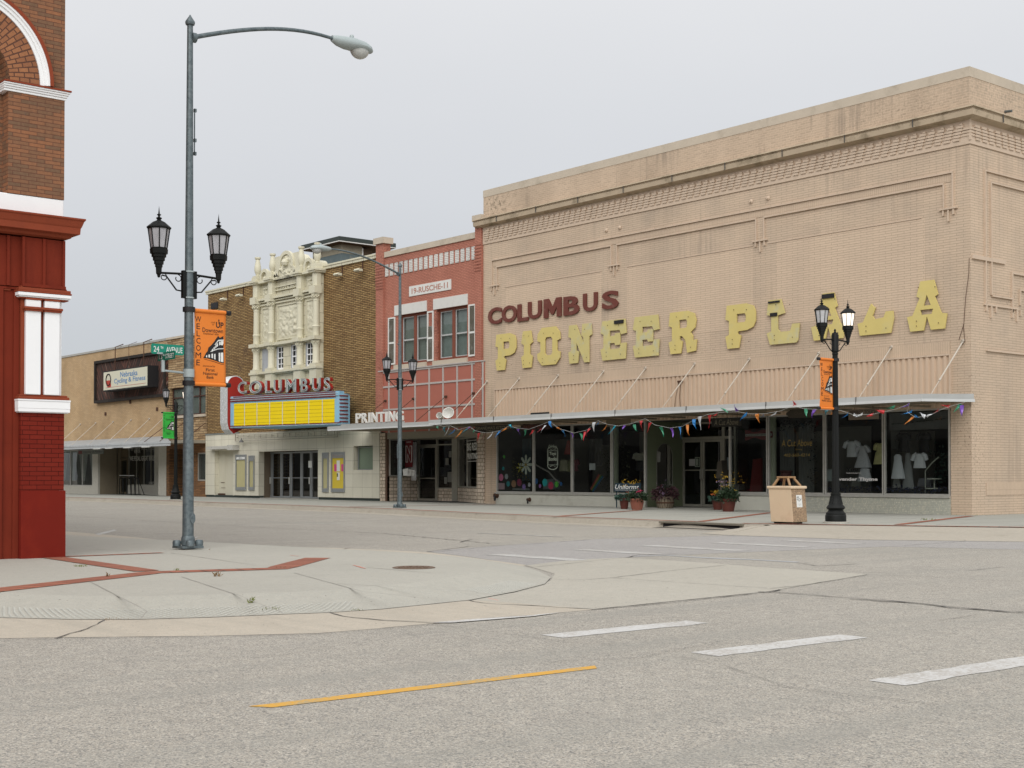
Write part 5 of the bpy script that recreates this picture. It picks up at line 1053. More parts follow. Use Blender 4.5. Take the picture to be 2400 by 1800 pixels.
m = M(); m.box(ldx[0], ldx[1], .16, .2, .10, 2.44); m.box((ldx[0] + ldx[1]) / 2 - .2, (ldx[0] + ldx[1]) / 2 - .18, .148, .16, .12, 2.4); dd = m.build('door', m_cdoor, B3); m = M(); hx = ldx[0] + .3; m.box(hx, hx + .4, .146, .159, .75, .78); m.box(hx + .05, hx + .5, .146, .159, .48, .50); m.box(ldx[0] + .02, ldx[0] + .8, .13, .159, .12, .2); m.build('rust_patch', m_rust, dd)
m = M(); m.box(wx(484, -.4, 1050), wx(534, -.4, 1050), -.42, TY - .001, 2.50, 2.66); m.box(wx(534, -.4, 1050), wx(547, -.4, 1050), -.45, TY - .001, 2.44, 2.70); m.build('awning_box', plain('dirty_white_metal', (0.47, 0.46, 0.42), 0.5, dirt=0.5), B3)
m_steel = plain('steel_frame', (0.34, 0.355, 0.36), 0.4, 0.5, bmp=0.05)
DY = .62
m = M(); xs_ = [wx(p, DY, 1110) for p in (620.5, 639, 661, 683.5, 708, 731, 752)]
m.box(dx0, dx0 + .02, .24, DY, .0, dz1); m.box(dx0, dx1, .24, DY, dz1 - .001, dz1 + .05); m.build('door_reveal', plain('brown_reveal', (0.14, 0.11, 0.075), 0.7), B3)
m = M(); m.box(dx0 - .3, dx1 + .3, .0, DY + .1, .0, .02); m.build('threshold', m_concrete_d, B3)
for i in range(6):
    a, b_ = xs_[i], xs_[i + 1]; f = M(); frame_rect(f, a + .02, b_ - .02, .03, dz1 - .03, .07 if i % 2 else .09, .05, front(DY)); f.box(a + .06, b_ - .06, DY - .035, DY - .01, 1.0, 1.035); dd = f.build('door', m_steel, B3)
    p = M(); p.quad((a + .06, DY - .004, .1), (b_ - .06, DY - .004, .1), (b_ - .06, DY - .004, dz1 - .1), (a + .06, DY - .004, dz1 - .1)); p.build('pane', glass('lobby_glass', (.5, .5, .45)) if 'lobby_glass' not in MATS else MATS['lobby_glass'], dd)
    if i % 2 == 0: h = M(); h.box(b_ - .14, b_ - .03, DY - .10, DY - .05, .72, 1.05); h.build('handle', plain('door_handle', (0.55, 0.55, 0.52), 0.35, 0.5) if 'door_handle' not in MATS else MATS['door_handle'], dd)
m = M(); m.quad((dx0 - 1, 2.6, 0), (dx1 + 1, 2.6, 0), (dx1 + 1, 2.6, 3), (dx0 - 1, 2.6, 3)); m.quad((dx0 - 1, DY + .1, .015), (dx1 + 1, DY + .1, .015), (dx1 + 1, 2.6, .015), (dx0 - 1, 2.6, .015)); m.build('lobby', m_dark2, B3)
m = M(); x0, x1 = wx(723, DY - .05, 1090), wx(731, DY - .05, 1090); m.box(x0, x1, DY - .06, DY - .05, wz(728, 1096, DY), wz(728, 1080, DY)); tag(m.build('paper_notice', m_paper), 'white notice hanging in the rightmost theatre door glass', 'notice')
m = M(); frame_rect(m, wnx[0] + .1, wnx[1] - .005, wnx[2] + .005, wnx[3] - .05, .03, .06, front(.18)); wn = m.build('window', m_steel, B3); m = M(); m.box(wnx[0] + .1, wnx[1] - .02, .2, .22, wnx[2], wnx[3]); m.build('green_shade', plain('green_blind', (0.20, 0.255, 0.185), 0.6, var=0.06), wn)
m_case = plain('yellowed_backing', (0.46, 0.42, 0.22), 0.6, var=0.12, scale=3, bmp=0.1)
for i, (a0, a1, y0, y1) in enumerate(((554, 578, 1066, 1149), (584.5, 597, 1068, 1149), (757, 771, 1061, 1153), (778, 809, 1060, 1153))):
    a, b_, z0, z1 = wx(a0, TY, 1110), wx(a1, TY, 1110), wz(a0, y1, TY), wz(a0, y0, TY)
    r = empty('poster_case', ((a + b_) / 2, TY, z0), 0, ['wide poster case with a faded yellow back left of the theatre doors', 'narrow empty poster case just left of the theatre doors', 'narrow empty poster case just right of the theatre doors', 'wide poster case with a bright yellow sheet and pink flyers'][i], 'poster case', 'poster cases beside the theatre doors')
    m = M(); frame_rect(m, a, b_, z0, z1, .06, .06, front(TY - .002)); m.box(a + .06, b_ - .06, TY - .05, TY - .003, z1 - .27, z1 - .06); m.box(a + .06, b_ - .06, TY - .045, TY - .003, z0 + .06, z0 + .17); m.build('frame', m_steel, r)
    m = M(); m.box(a + .06, b_ - .06, TY - .012, TY - .003, z0 + .17, z1 - .27); m.build('backing', plain('yellow_poster', (0.62, 0.47, 0.045), 0.6, var=0.08, bmp=0.1) if i == 3 else m_case, r)
    if i in (0, 3): m = M(); m.box(a + .1, b_ - .1, TY - .056, TY - .051, z1 - .23, z1 - .12); m.build('title_strip', m_paper if i == 0 else plain('dim_strip', (0.28, 0.26, 0.24), 0.6), r)
    if i == 0: m = M(); text(m, 'REMAX', front(TY), a + .35, b_ - .35, z1 - .21, z1 - .14, .058); m.build('lettering', m_ink, r)
    if i == 3:
        mp_ = plain('pink_flyer', (0.62, 0.07, 0.22), 0.6, bmp=0)
        m = M(); m.mark().box(a + .22, a + .44, TY - .02, TY - .013, z0 + .95, z0 + 1.28); m.mark().box(b_ - .30, b_ - .08, TY - .02, TY - .013, z0 + .95, z0 + 1.28); m.build('pink_flyer', mp_, r)
        m = M(); m.mark().box(a + .44, a + .70, TY - .024, TY - .013, z0 + .95, z0 + 1.45); m.mark().box(a + .46, a + .68, TY - .025, TY - .013, z0 + .55, z0 + .9); m.build('flyer', m_paper, r)
        m = M(); m.box(a + .46, a + .56, TY - .029, TY - .026, z0 + .7, z0 + .86); m.build('flyer_picture', plain('flyer_pic', (0.1, 0.12, 0.07), 0.7), r)
m = M(); x0, x1, z0, z1 = wx(557, TY, 1035), wx(797, TY, 1030), wz(557, 1033, TY), wz(557, 1014, TY) + .04; z1 = 3.28; z0 = 2.88
frame_rect(m, x0, x1, z0, z1, .03, .04, front(TY - .12)); 
for i in range(17): x = x0 + (x1 - x0) * (i + .5) / 17; m.box(x - .008, x + .008, TY - .14, TY - .12, z0 + .1, z0 + .32)
m.box(x0, x1, TY - .145, TY - .13, z0 + .11, z0 + .125); m.box(x0, x1, TY - .145, TY - .13, z0 + .3, z0 + .315)
for i in range(9): x = x0 + (x1 - x0) * i / 8; m.box(x - .01, x + .01, TY - .12, TY, z0 + .2, z0 + .22)
m.build('sign_frame', plain('rusty_white_steel', (0.36, 0.33, 0.27), 0.7, dirt=0.7, dirtcol=(0.12, 0.07, 0.04)), B3)
x, z = W(565, 1031, -.3); m = M(); m.lathe([(.12, 0), (.11, .05), (.04, .13), (.02, .2), (0, .21)], (x, -.28, z - .12), 14); m.build('bell_lamp', plain('grey_bell', (0.12, 0.12, 0.115), 0.5), B3, smooth=True)
# --- roof-top plant room
PYr = 5.0; ex, ez = W(795, 553, PYr); ex0 = wx(705, PYr, 577); ez0 = ez - .30
yr1 = SX(928, 579, ex)[0]
B3b = empty('rooftop_plant_room', (ex - 1.5, PYr + 2, 10.5), 0, 'weathered blue-grey plant room with a flat overhanging roof on top of the theatre', 'plant room')
m = M(); m.box(ex0, ex, PYr, yr1, ez0 + .07, ez); m.build('roof', plain('dark_green_roof_edge', (0.035, 0.045, 0.04), 0.6), B3b)
m = M(); m.box(ex0 + .0, ex + .01, PYr - .01, yr1, ez0 + .02, ez0 + .069); m.build('gutter', m_offw, B3b)
m_peelb = plain('peeling_blue_render', (0.115, 0.15, 0.155), 0.85, var=0.18, scale=1.6, dirt=0.9, dirtcol=(0.27, 0.26, 0.22), bmp=0.3)
m = M(); wx0_, wx1_, wy0, wy1 = ex0 + .55, ex - .45, PYr + .45, SX(849, 600, ex - .45)[0]
m.box(wx0_, wx1_, wy0, wy1, 10.0, ez0 - .0); m.build('wall', m_peelb, B3b)
m = M(); m.box(wx0_ - .01, wx1_ + .012, wy0 - .012, wy1, ez0 - .5, ez0 - .01); m.build('wall_head', plain('old_tan_render', (0.30, 0.27, 0.20), 0.9, dirt=0.5), B3b)
m = M(); m.box(ex0 + .05, ex - .04, PYr + .04, yr1 - .1, ez0 - .01, ez0 + .018); m.box(wx1_ - 1.2, wx1_ - .1, wy1 + .02, yr1 - 1.2, 10, ez0 - .1); m.build('eaves', plain('dark_eaves', (0.10, 0.065, 0.04), 0.85, var=.3), B3b)
m = M()
P = [(wx1_ - 3.8, 11.2), (wx1_ - 3.0, 11.55), (wx1_ - 2.2, 11.5), (wx1_ - 1.4, 11.75), (wx1_ - .7, 12.0), (wx1_ - .02, 12.25), (wx1_ - .02, 10.2), (wx1_ - 3.8, 10.2)]
outline(m, [[(x, min(z, ez0 - 1.0 + (z - 12.25) * .6)) for x, z in P[:6]] + P[6:]], front(wy0), .012); outline(m, [[(wy0, 10.2), (wy0 + 2.3, 10.2), (wy0 + 2.4, ez0 - 1.45), (wy0 + 1.2, ez0 - 1.25), (wy0, ez0 - 1.1)]], side(wx1_), .012)
m.build('bare_brick', brick('exposed_brick', (0.20, 0.07, 0.04), (0.12, 0.05, 0.035), (0.22, 0.2, 0.16), 0.21, 0.075, 0.01, 0.2, 0.3), B3b)
m = M(); m.box(wx1_ - .05, wx1_ + .03, wy1 - .03, wy1 + .05, 10, ez0 - .1); m.build('corner_trim', m_offw, B3b)

# ================================================================ THEATRE MARQUEE
PA = np.array([*W(540, 1009, -3.0)[:1], -3.0, 0.0]); PB = np.array([*W(797, 997, -1.45)[:1], -1.45, 0.0])
du = (PB - PA); LM = float(np.linalg.norm(du)); du /= LM; nm = np.array([du[1], -du[0], 0.0])
FM = (tuple(PA), tuple(du), (0, 0, 1), tuple(nm))
def mq(px, py, w_=0.0):
    P0 = PA + nm * w_; r_ = ray(px, py); t__ = np.dot(P0 - CAM, nm) / np.dot(r_, nm); p = CAM + r_ * t__; return float(np.dot(p - PA, du)), float(p[2])
S4 = empty('theatre_marquee', tuple(PA), 0, 'blue and yellow theatre marquee with COLUMBUS in red neon letters over the entrance', 'marquee')
m_blue = plain('faded_blue_paint', (0.235, 0.45, 0.60), 0.6, var=0.12, scale=3, dirt=0.6, dirtcol=(0.42, 0.45, 0.46), bmp=0.2)
m_red = plain('marquee_red', (0.33, 0.02, 0.012), 0.45, var=0.1, scale=3, dirt=0.2, dirtcol=(0.18, 0.02, 0.02), bmp=0.08)
m_dred = plain('marquee_dark_red', (0.17, 0.015, 0.013), 0.5, var=0.2, dirt=0.4, dirtcol=(0.10, 0.03, 0.03), bmp=0.1)
m_yell = plain('marquee_yellow', (0.80, 0.60, 0.010), 0.35, var=0.03, scale=1.2, dirt=0.08, dirtcol=(0.6, 0.45, 0.05), bmp=0.03)
m_tube = plain('neon_tube', (0.60, 0.62, 0.62), 0.25, 0.2, var=0.15, scale=15, dirt=0.3, dirtcol=(0.3, 0.3, 0.3), bmp=0)
m_hous = plain('letter_face', (0.17, 0.20, 0.19), 0.6, var=0.3, scale=10, dirt=0.5, dirtcol=(0.45, 0.46, 0.45), bmp=0.1)
zm0, zm1 = mq(797, 995)[1] , mq(797, 927)[1]; zm1 = mq(790, 928)[1]; zcap = mq(797, 916)[1]; uE = mq(797, 960)[0]
m = M(); m.box(0, LM, 0, -.6, zm0, zm1 + .03); m.v = [tuple(PA + du * p[0] + nm * p[1] + np.array([0, 0, p[2]])) for p in m.v]
# body behind the front running back to the wall
ba, bb = PA - nm * .6, PB - nm * .6
m.prism([(ba[0], ba[1], zm0 + .02), (bb[0], bb[1], zm0 + .02), (wx(819, -.07), -.07, zm0 + .02), (ba[0], -.07, zm0 + .02)], (0, 0, .9)); body = m.build('body', m_blue, S4)
u_y0, u_y1 = mq(549, 970)[0], mq(784.5, 960)[0]; zy0, zy1 = mq(784.5, 991)[1], mq(784.5, 935)[1]
m = M(); bar(m, u_y0, u_y1, zy0, zy1, .005, .02, FM); m.build('changeable_panel', m_yell, body)
m = M()
for i in range(7): m.mark(); bar(m, u_y0 + (u_y1 - u_y0) * (i + .86) / 7.75, u_y0 + (u_y1 - u_y0) * (i + .86) / 7.75 + .035, zy0, zy1, .021, .032, FM)
m.build('panel_divider', plain('panel_white', (0.55, 0.56, 0.5), 0.5, dirt=.4), body)
m = M()
for j in range(6): z = zy0 + (zy1 - zy0) * (j + .75) / 6.3; m.mark(); bar(m, u_y0, u_y1, z, z + .008, .021, .025, FM)
m.build('letter_rail', plain('rail_olive', (0.20, 0.15, 0.02), 0.5), body)
m = M(); bar(m, 0.05, uE, zm1 + .03, zcap, -.25, .03, FM); m.build('crown', m_blue, body)
m = M()
for z in (zy1 + .09, zy1 + .19, zy1 + .29): m.mark(); bar(m, .05 if z < zy1 + .25 else .25, uE - .25, z, z + .04, .031, .05, FM)
m.mark(); bar(m, .0, LM, zm0 + .07, zm0 + .105, .001, .03, FM); m.build('red_stripe', m_dred, body)
m = M()
for z in (zy1 + .15, zy1 + .25, zm0 + .03): m.mark(); bar(m, .02, uE - .1, z, z + .02, .031, .045, FM)
m.build('neon_line', m_tube, body)
# right end curving back to the wall
e0, _ = mq(797, 960); endx = wx(821, -.3, 960); P0_ = PA + du * LM; 
m = M(); ends = []; C0 = P0_; C1 = np.array([wx(819, -.6), -.6, 0]); 
for i in range(9):
    t_ = i / 8; q = C0 * (1 - t_) ** 2 + (C0 + np.array([.12, .45, 0])) * 2 * t_ * (1 - t_) + C1 * t_ ** 2; ends.append(q)
ends.append(np.array([wx(820, -.07), -.07, 0])); zt5 = wz(821, 923, -.9); zb5 = wz(821, 994, -.9)
vv = [(q[0], q[1], zb5) for q in ends] + [(q[0], q[1], zt5) for q in ends]; k = len(ends); m.add(vv, [(i, i + 1, k + i + 1, k + i) for i in range(k - 1)]); m.poly([(q[0], q[1], zt5) for q in ends] + [(C0[0] - 1.6, -.07, zt5)]); m.poly([(q[0], q[1], zb5) for q in ends] + [(C0[0] - 1.6, -.07, zb5)]); m.build('end_return', m_blue, body, smooth=True)
m = M()
for j in range(8): z = zb5 + .1 + (zt5 - zb5 - .2) * j / 7; m.mark(); m.tube([(q[0] + .02, q[1] - .04, z) for q in ends[:-1]], .03, 6)
m.build('red_stripe', m_dred, body)
# letters
for ch, a, b_, t_, bt in (('C', 425, 530, 165, 312), ('O', 555, 702, 155, 310), ('L', 738, 818, 153, 303), ('U', 835, 930, 145, 300), ('M', 975, 1095, 138, 295), ('B', 1145, 1228, 130, 288), ('U', 1275, 1375, 125, 280), ('S', 1408, 1485, 117, 276)):
    a, b_, t_, bt = 470 + a / 4.88, 470 + b_ / 4.88, 860 + t_ / 4.88, 860 + bt / 4.88; pm = (a + b_) / 2
    u0, z1 = mq(a, t_, .05); u1, z0 = mq(b_, bt, .05); z1 = mq(pm, t_, .05)[1]; z0 = max(mq(pm, bt, .05)[1], zcap + .01)
    m = M(); text(m, ch, FM, u0, u1, z0, z1, -.14, .18, bold=.012); lt = m.build('letter', m_red, S4)
    m = M(); text(m, ch, FM, u0 + .0, u1 - .0, z0 + .0, z1 - .0, .042, bold=.012); m.build('letter_face', m_hous, lt)
    cu = D.curves.new('t', 'FONT'); cu.body = ch; cu.size = 1; cu.offset = -.004; cu.fill_mode = 'NONE'; cu.bevel_depth = .016; cu.bevel_resolution = 1; cu.resolution_u = 4
    o = D.objects.new('t', cu); me = D.meshes.new_from_object(o); V = [tuple(p.co) for p in me.vertices]; F_ = [tuple(p.vertices) for p in me.polygons]; D.objects.remove(o); D.curves.remove(cu)
    xs = [p[0] for p in V]; ys = [p[1] for p in V]; m = M(); m.add([tuple(PA + du * (u0 + .03 + (p[0] - min(xs)) / (max(xs) - min(xs)) * (u1 - u0 - .06)) + nm * (.065 + p[2]) + np.array([0, 0, z0 + .03 + (p[1] - min(ys)) / (max(ys) - min(ys)) * (z1 - z0 - .06)])) for p in V], F_); m.build('neon_outline', m_tube, lt, fix=False)
# tall rounded fin standing out from the wall, neon ribs over its front edge
fx = float(PA[0]) - .02; yfr = -3.12; ybk = -2.28; zf1 = wz(555, 883, -2.7); zf0 = 3.12; ry = (ybk - yfr) / 2
pf = [(yfr + .30, zf0), (ybk, zf0 + .25), (ybk, zf1 - ry)] + arc((yfr + ybk) / 2, zf1 - ry, ry, 0, 180, 16)[1:] + [(yfr, zf0 + .5), (yfr + .08, zf0 + .2)]
m = M(); outline(m, [pf], side(fx - .70), .70); fin = m.build('fin', m_red, S4)
m = M()
for j in range(8):
    xx = fx - .04 - j * .088; m.mark(); path = [(yfr + .30, zf0 - .02), (yfr + .05, zf0 + .2), (yfr - .03, zf0 + .5), (yfr - .03, zf1 - ry)] + [(a, b) for a, b in arc((yfr + ybk) / 2, zf1 - ry, ry + .03, 170, 20, 10)]
    m.tube([(xx, a, b) for a, b in path], .026, 6)
m.build('neon_rib', m_tube, fin)

# ================================================================ STONE-FRONTED NARROW BUILDING
QX0, QX1 = -50.25, -45.46
B4 = empty('stone_front_building', (-48, 0, 0), 0, 'narrow building faced in rough golden stone between bike shop and theatre', 'building')
m_gold = brick('golden_stone', (0.46, 0.33, 0.19), (0.26, 0.165, 0.085), (0.12, 0.08, 0.045), 0.55, 0.13, 0.014, 0.22, 0.25, bmp=1.2, wobble=0.08, offset=0.37)
m_brn = brick('brown_veneer', (0.30, 0.15, 0.065), (0.17, 0.09, 0.045), (0.10, 0.06, 0.035), 0.5, 0.09, 0.012, 0.22, 0.25, bmp=1.2, wobble=0.05, offset=0.37)
a0, a1, b0_, b1_ = wx(399, 0, 930), wx(482, 0, 930), wz(450, 972), wz(450, 905)
dx0_, dx1_ = wx(397, 0, 1100), wx(452, 0, 1100); sx0, sx1, sz0, sz1 = wx(461, 0, 1100), wx(482, 0, 1100), wz(470, 1127), wz(470, 1061)
m = M(); wall_holes(m, QX0, QX1, 2.95, 8.72, [(a0, a1, b0_, b1_)], 0.0, .3); m.quad((QX0, 0, 2.95), (QX0, 30, 2.95), (QX0, 30, 8.72), (QX0, 0, 8.72)); m.quad((QX1, 0, 2.95), (QX1, 30, 2.95), (QX1, 30, 8.72), (QX1, 0, 8.72)); m.build('upper_wall', m_gold, B4)
m = M(); wall_holes(m, QX0, QX1, -.02, 2.95, [(dx0_, dx1_, -.02, 2.6), (sx0, sx1, sz0, sz1)], 0.0, .9); m.build('lower_wall', m_brn, B4)
m = M(); m.box(QX0, QX1, -.06, .3, 8.72, 8.84); m.build('coping', m_coping, B4)
m = M(); m.quad((QX0, .3, 8.5), (QX1, .3, 8.5), (QX1, 30, 8.5), (QX0, 30, 8.5)); m.build('roof', m_dark2, B4)
f = M(); frame_rect(f, a0, a1, b0_, b1_, .07, .06, front(.2)); mid = (a0 + a1) / 2
f.box(mid - .04, mid + .04, .14, .2, b0_, b1_); f.box(a0, a1, .14, .2, (b0_ + b1_) / 2 + .2, (b0_ + b1_) / 2 + .26); f.box(mid + 1.1, mid + 1.18, .14, .2, b0_, b1_); wn = f.build('window', plain('brown_window_frame', (0.07, 0.03, 0.02), 0.6), B4)
p = M(); p.quad((a0, .21, b0_), (a1, .21, b0_), (a1, .21, b1_), (a0, .21, b1_)); p.build('pane', plain('greenish_pane', (0.09, 0.11, 0.095), 0.25, var=.3, scale=1.5, bmp=0, spec=0.6), wn)
m = M(); m.box(a0 - .05, a1 + .05, -.08, .1, b0_ - .14, b0_ - .002); m.build('window_sill', m_coping, B4)
m = M(); m.box(QX0 - .3, QX1, -1.3, -.001, 2.86, 3.02); m.build('canopy', plain('brown_grey_canopy', (0.26, 0.23, 0.18), 0.7, dirt=.3), B4)
f = M(); frame_rect(f, sx0, sx1, sz0, sz1, .07, .06, front(.12)); wn = f.build('shop_window', m_alu, B4); p = M(); p.quad((sx0, .14, sz0), (sx1, .14, sz0), (sx1, .14, sz1), (sx0, .14, sz1)); p.build('pane', plain('dark_green_pane', (0.035, 0.042, 0.036), 0.2, bmp=0, spec=0.6), wn)
m = M(); m.box(dx0_ - .0, dx1_, .9, .95, -.02, 2.6); m.build('door', plain('dark_brown_door', (0.045, 0.03, 0.02), 0.7), B4)
m = M(); m.tube([(wx(482, 0, 990), -.02, wz(482, 991)), (wx(482, 0, 990) - .1, -1.2, 3.0)], .02, 6); m.build('tie_rod', m_rust, B4)

# ================================================================ BIKE SHOP
KX0, KX1 = -72.0, -50.26
B5 = empty('bike_shop', (-60, 0, 0), 0, 'tan brick bike shop with a dark wood sign panel and metal canopy', 'building')
TB = (0.52, 0.37, 0.22)
m_tb = brick('sandy_brick', k3(TB, .96), k3(TB, 1.08), k3(TB, .60), 0.30, 0.075, 0.008, 0.06, 0.3, bmp=0.6, wobble=0.01, warm=(0.88, 0.85, 0.8, 1))
lw0, lw1 = wx(150, 0, 1100), wx(217.5, 0, 1100); kp1 = wx(230, 0, 1100); kp2 = wx(365, 0, 1100); kp3 = wx(396.5, 0, 1100)
m = M(); wall_holes(m, KX0, KX1, -.02, 8.72, [(KX0 + .2, kp3 - .02, -.02, 3.0)], 0.0, .3); m.quad((KX0, 0, 0), (KX0, 30, 0), (KX0, 30, 8.7), (KX0, 0, 8.7)); m.quad((KX0, .3, 8.5), (KX1, .3, 8.5), (KX1, 30, 8.5), (KX0, 30, 8.5)); m.build('wall', m_tb, B5)
m = M(); m.box(KX0, KX1, -.05, .3, 8.72, 8.84); m.build('coping', plain('grey_coping', (0.38, 0.37, 0.34), 0.6, dirt=.4), B5)
m_wst = plain('white_stucco', (0.50, 0.48, 0.42), 0.8, var=.1, dirt=.35, dirtcol=(.3, .27, .21), bmp=.3)
m = M(); m.mark().box(KX0, lw1, -.02, .1, -.02, .50); m.mark().box(lw1, kp1, -.02, .12, -.02, 3.0); m.mark().box(kp2 + .3, kp3, .02, .9, -.02, 3.0); m.build('pier', m_wst, B5)
m = M(); m.box(kp1 - .05, kp1, .12, 1.6, -.02, 3.0); m.build('side_wall', plain('brown_side_wall', (0.24, 0.20, 0.14), 0.8), B5)
YK = 1.5
kd0, kd1, kw0, kw1 = wx(279, YK, 1100), wx(301, YK, 1100), wx(303, YK, 1100), wx(366, YK, 1100)
m = M(); m.box(kp1, kd0, YK, YK + .05, 0, 3.0); m.build('recess_wall', MATS['brown_side_wall'], B5)
m = M(); m.box(kd1, kw1 + .2, YK - .1, YK + .06, -.02, .56); m.box(kw1 + .0, kw1 + 1.6, YK - .12, YK - .101, -.02, 3.0); m.build('recess_bulkhead', m_wst, B5)
f = M(); frame_rect(f, KX0 + .3, lw1, .50, 2.75, .06, .06, front(.04)); 
for px in (165, 193): x = wx(px, 0, 1100); f.box(x - .03, x + .03, -.01, .04, .56, 2.7)
wn = f.build('window', m_alu, B5); p = M(); p.quad((KX0 + .3, .06, .52), (lw1, .06, .52), (lw1, .06, 2.75), (KX0 + .3, .06, 2.75)); p.build('pane', m_glass, wn)
f = M(); frame_rect(f, kw0, kw1, .56, 2.85, .05, .05, front(YK)); 
for px in (321, 339, 355): x = wx(px, YK, 1100); f.box(x - .02, x + .02, YK - .045, YK, .6, 2.8)
wn = f.build('window', m_alu_d, B5); p = M(); p.quad((kw0, YK + .01, .56), (kw1, YK + .01, .56), (kw1, YK + .01, 2.85), (kw0, YK + .01, 2.85)); p.build('pane', m_glass_d, wn)
f = M(); frame_rect(f, kd0, kd1, .02, 2.2, .12, .05, front(YK)); f.box(kd0, kd1, YK - .05, YK, 2.25, 2.9); f.box(kd0 + .2, kd1 - .0, YK - .09, YK - .06, 1.0, 1.06); dd = f.build('door', plain('brown_door_frame', (0.13, 0.10, 0.06), 0.6), B5); p = M(); p.quad((kd0, YK - .01, .1), (kd1, YK - .01, .1), (kd1, YK - .01, 2.2), (kd0, YK - .01, 2.2)); p.build('pane', m_glass_d, dd)
m = M(); m.box(kd0 + .3, kw0 + 1.0, YK - .14, YK - .12, 1.12, 1.17); m.build('push_bar', emit('lit_push_bar', (0.9, 0.8, 0.6), 0.5) if False else m_white, dd)
m = M(); m.quad((KX0, 5, 0), (kp3, 5, 0), (kp3, 5, 3), (KX0, 5, 3)); m.quad((KX0, .1, 2.98), (kp3, .1, 2.98), (kp3, 5, 2.98), (KX0, 5, 2.98)); m.quad((kp1, .0, .01), (kp3, .0, .01), (kp3, YK, .01), (kp1, YK, .01)); m.box(kp1 - .3, kp1 - .2, 1.6, 5, 0, 3); m.box(KX0, kp1, 1.2, 1.25, 0, 3); m.build('interior', m_dark2, B5)
m_sheer = plain('sheer_curtain', (0.36, 0.37, 0.34), 0.9, var=.2, bmp=.1)
for i, px in enumerate((160, 182, 206)):                        # drapes in the left window
    m = M(); x = wx(px, .3, 1100); n = 14
    for s_ in (-1, 1):
        v = []; 
        for j in range(10):
            t_ = j / 9; 
            for k in range(n + 1): q = k / n; v.append((x + s_ * (.05 + q * 1.0 * (1 - .65 * t_) + .55 * t_), .35 + .05 * math.sin(q * 20), 2.7 - 1.9 * t_))
        m.add(v, [(j * (n + 1) + k, j * (n + 1) + k + 1, (j + 1) * (n + 1) + k + 1, (j + 1) * (n + 1) + k) for j in range(9) for k in range(n)])
    o = m.build('window_drape', m_sheer, None, smooth=True); tag(o, ['leftmost pair of pale drapes tied back in the bike shop window', 'middle pair of pale drapes tied back in the bike shop window', 'right pair of pale drapes tied back in the bike shop window'][i], 'curtain', 'drapes in the bike shop window')
S = empty('window_lettering', (kw0, YK, 2), 0, "white lettering 'WE PEDAL GREAT BIKES on the dark bike shop window", 'lettering')
m = M(); z1, z0 = wz(335, 1068, YK), wz(335, 1080, YK); text(m, "'WE PEDAL GREAT BIKES'", front(YK), wx(306, YK, 1075), wx(366, YK, 1075), z0, z1, .06, bold=.02); m.build('lettering', plain('dim_white_lettering', (0.42, 0.41, 0.37), 0.7, bmp=0), S)
m = M()
for s_, a, b_, r_ in (('BICYCLES', 302, 314, 0), ('SERVICE', 317, 330, 0), ('SPORTS', 334, 346, 0), ('FITNESS', 350, 364, 0), ('REPAIR', 317, 331, 1)):
    z_ = wz(335, 1047 + 7 * r_, YK); text(m, s_, front(YK), wx(a, YK, 1050), wx(b_, YK, 1050), z_ - .2, z_, .06)
text(m, 'SPORTS', front(YK), wx(351, YK, 1050), wx(364, YK, 1050), wz(358, 1136, YK), wz(358, 1129, YK), .06); m.build('small_lettering', MATS['dim_white_lettering'], S)
# canopy
m = M(); m.add([(KX0, -2.0, 2.72), (-45.6, -2.0, 2.72), (-45.6, -.001, 2.80), (KX0, -.001, 2.80), (KX0, -2.0, 2.90), (-45.6, -2.0, 2.90), (-45.6, -.001, 3.35), (KX0, -.001, 3.35)], [(0, 3, 2, 1), (0, 1, 5, 4), (1, 2, 6, 5), (2, 3, 7, 6), (3, 0, 4, 7), (4, 5, 6, 7)]); m.v = [(min(x, -50.3), y, z) if y > -1 else (x, y, z) for x, y, z in m.v]
cn = m.build('canopy', plain('galvanised_canopy', (0.37, 0.385, 0.39), 0.55, 0.2, var=.12, scale=1.5, dirt=.6, dirtcol=(.20, .21, .21), streak=True), B5)
m = M(); m.box(KX0, -45.55, -2.05, -2.002, 2.83, 2.93); m.box(KX0, -45.6, -2.03, -2.002, 2.70, 2.82); m.build('fascia', plain('pale_metal_fascia', (0.46, 0.48, 0.49), 0.5, 0.1, dirt=.4), cn)
m = M()
for px in (252, 295, 338, 225): x = wx(px, -1.9, 1045); m.mark().box(x, x + .9, -2.06, -1.92, 2.66, 2.715)
m.build('strip_light', plain('tube_housing', (0.6, 0.6, 0.57), 0.5), cn)
for (tx, ty, bx, by) in ((189, 994, 152, 1022), (225, 991, 170, 1034), (266, 988, 209, 1032), (308, 984, 253, 1031), (351, 981, 295, 1029), (384, 979, 330, 1029)):
    x, z = W(tx, ty); m = M(); m.tube([(x, 0, z), (x, -1.55, 2.98)], .016, 6); m.tube([(x, .02, z), (x, -.07, z - .03)], .05, 8); m.build('tie_rod', m_rod, cn)
for x in (-49.2, -47.3): m = M(); m.tube([(x, 0, 4.3), (x - .3, -1.7, 2.95)], .018, 6); m.build('tie_rod', m_rust, cn)
for px, py in ((248, 970), (369, 959), (306, 942)): x, z = W(px, py); m = M(); m.box(x - .1, x + .1, -.05, -.002, z - .1, z + .1); m.build('anchor_plate', m_rust, B5)
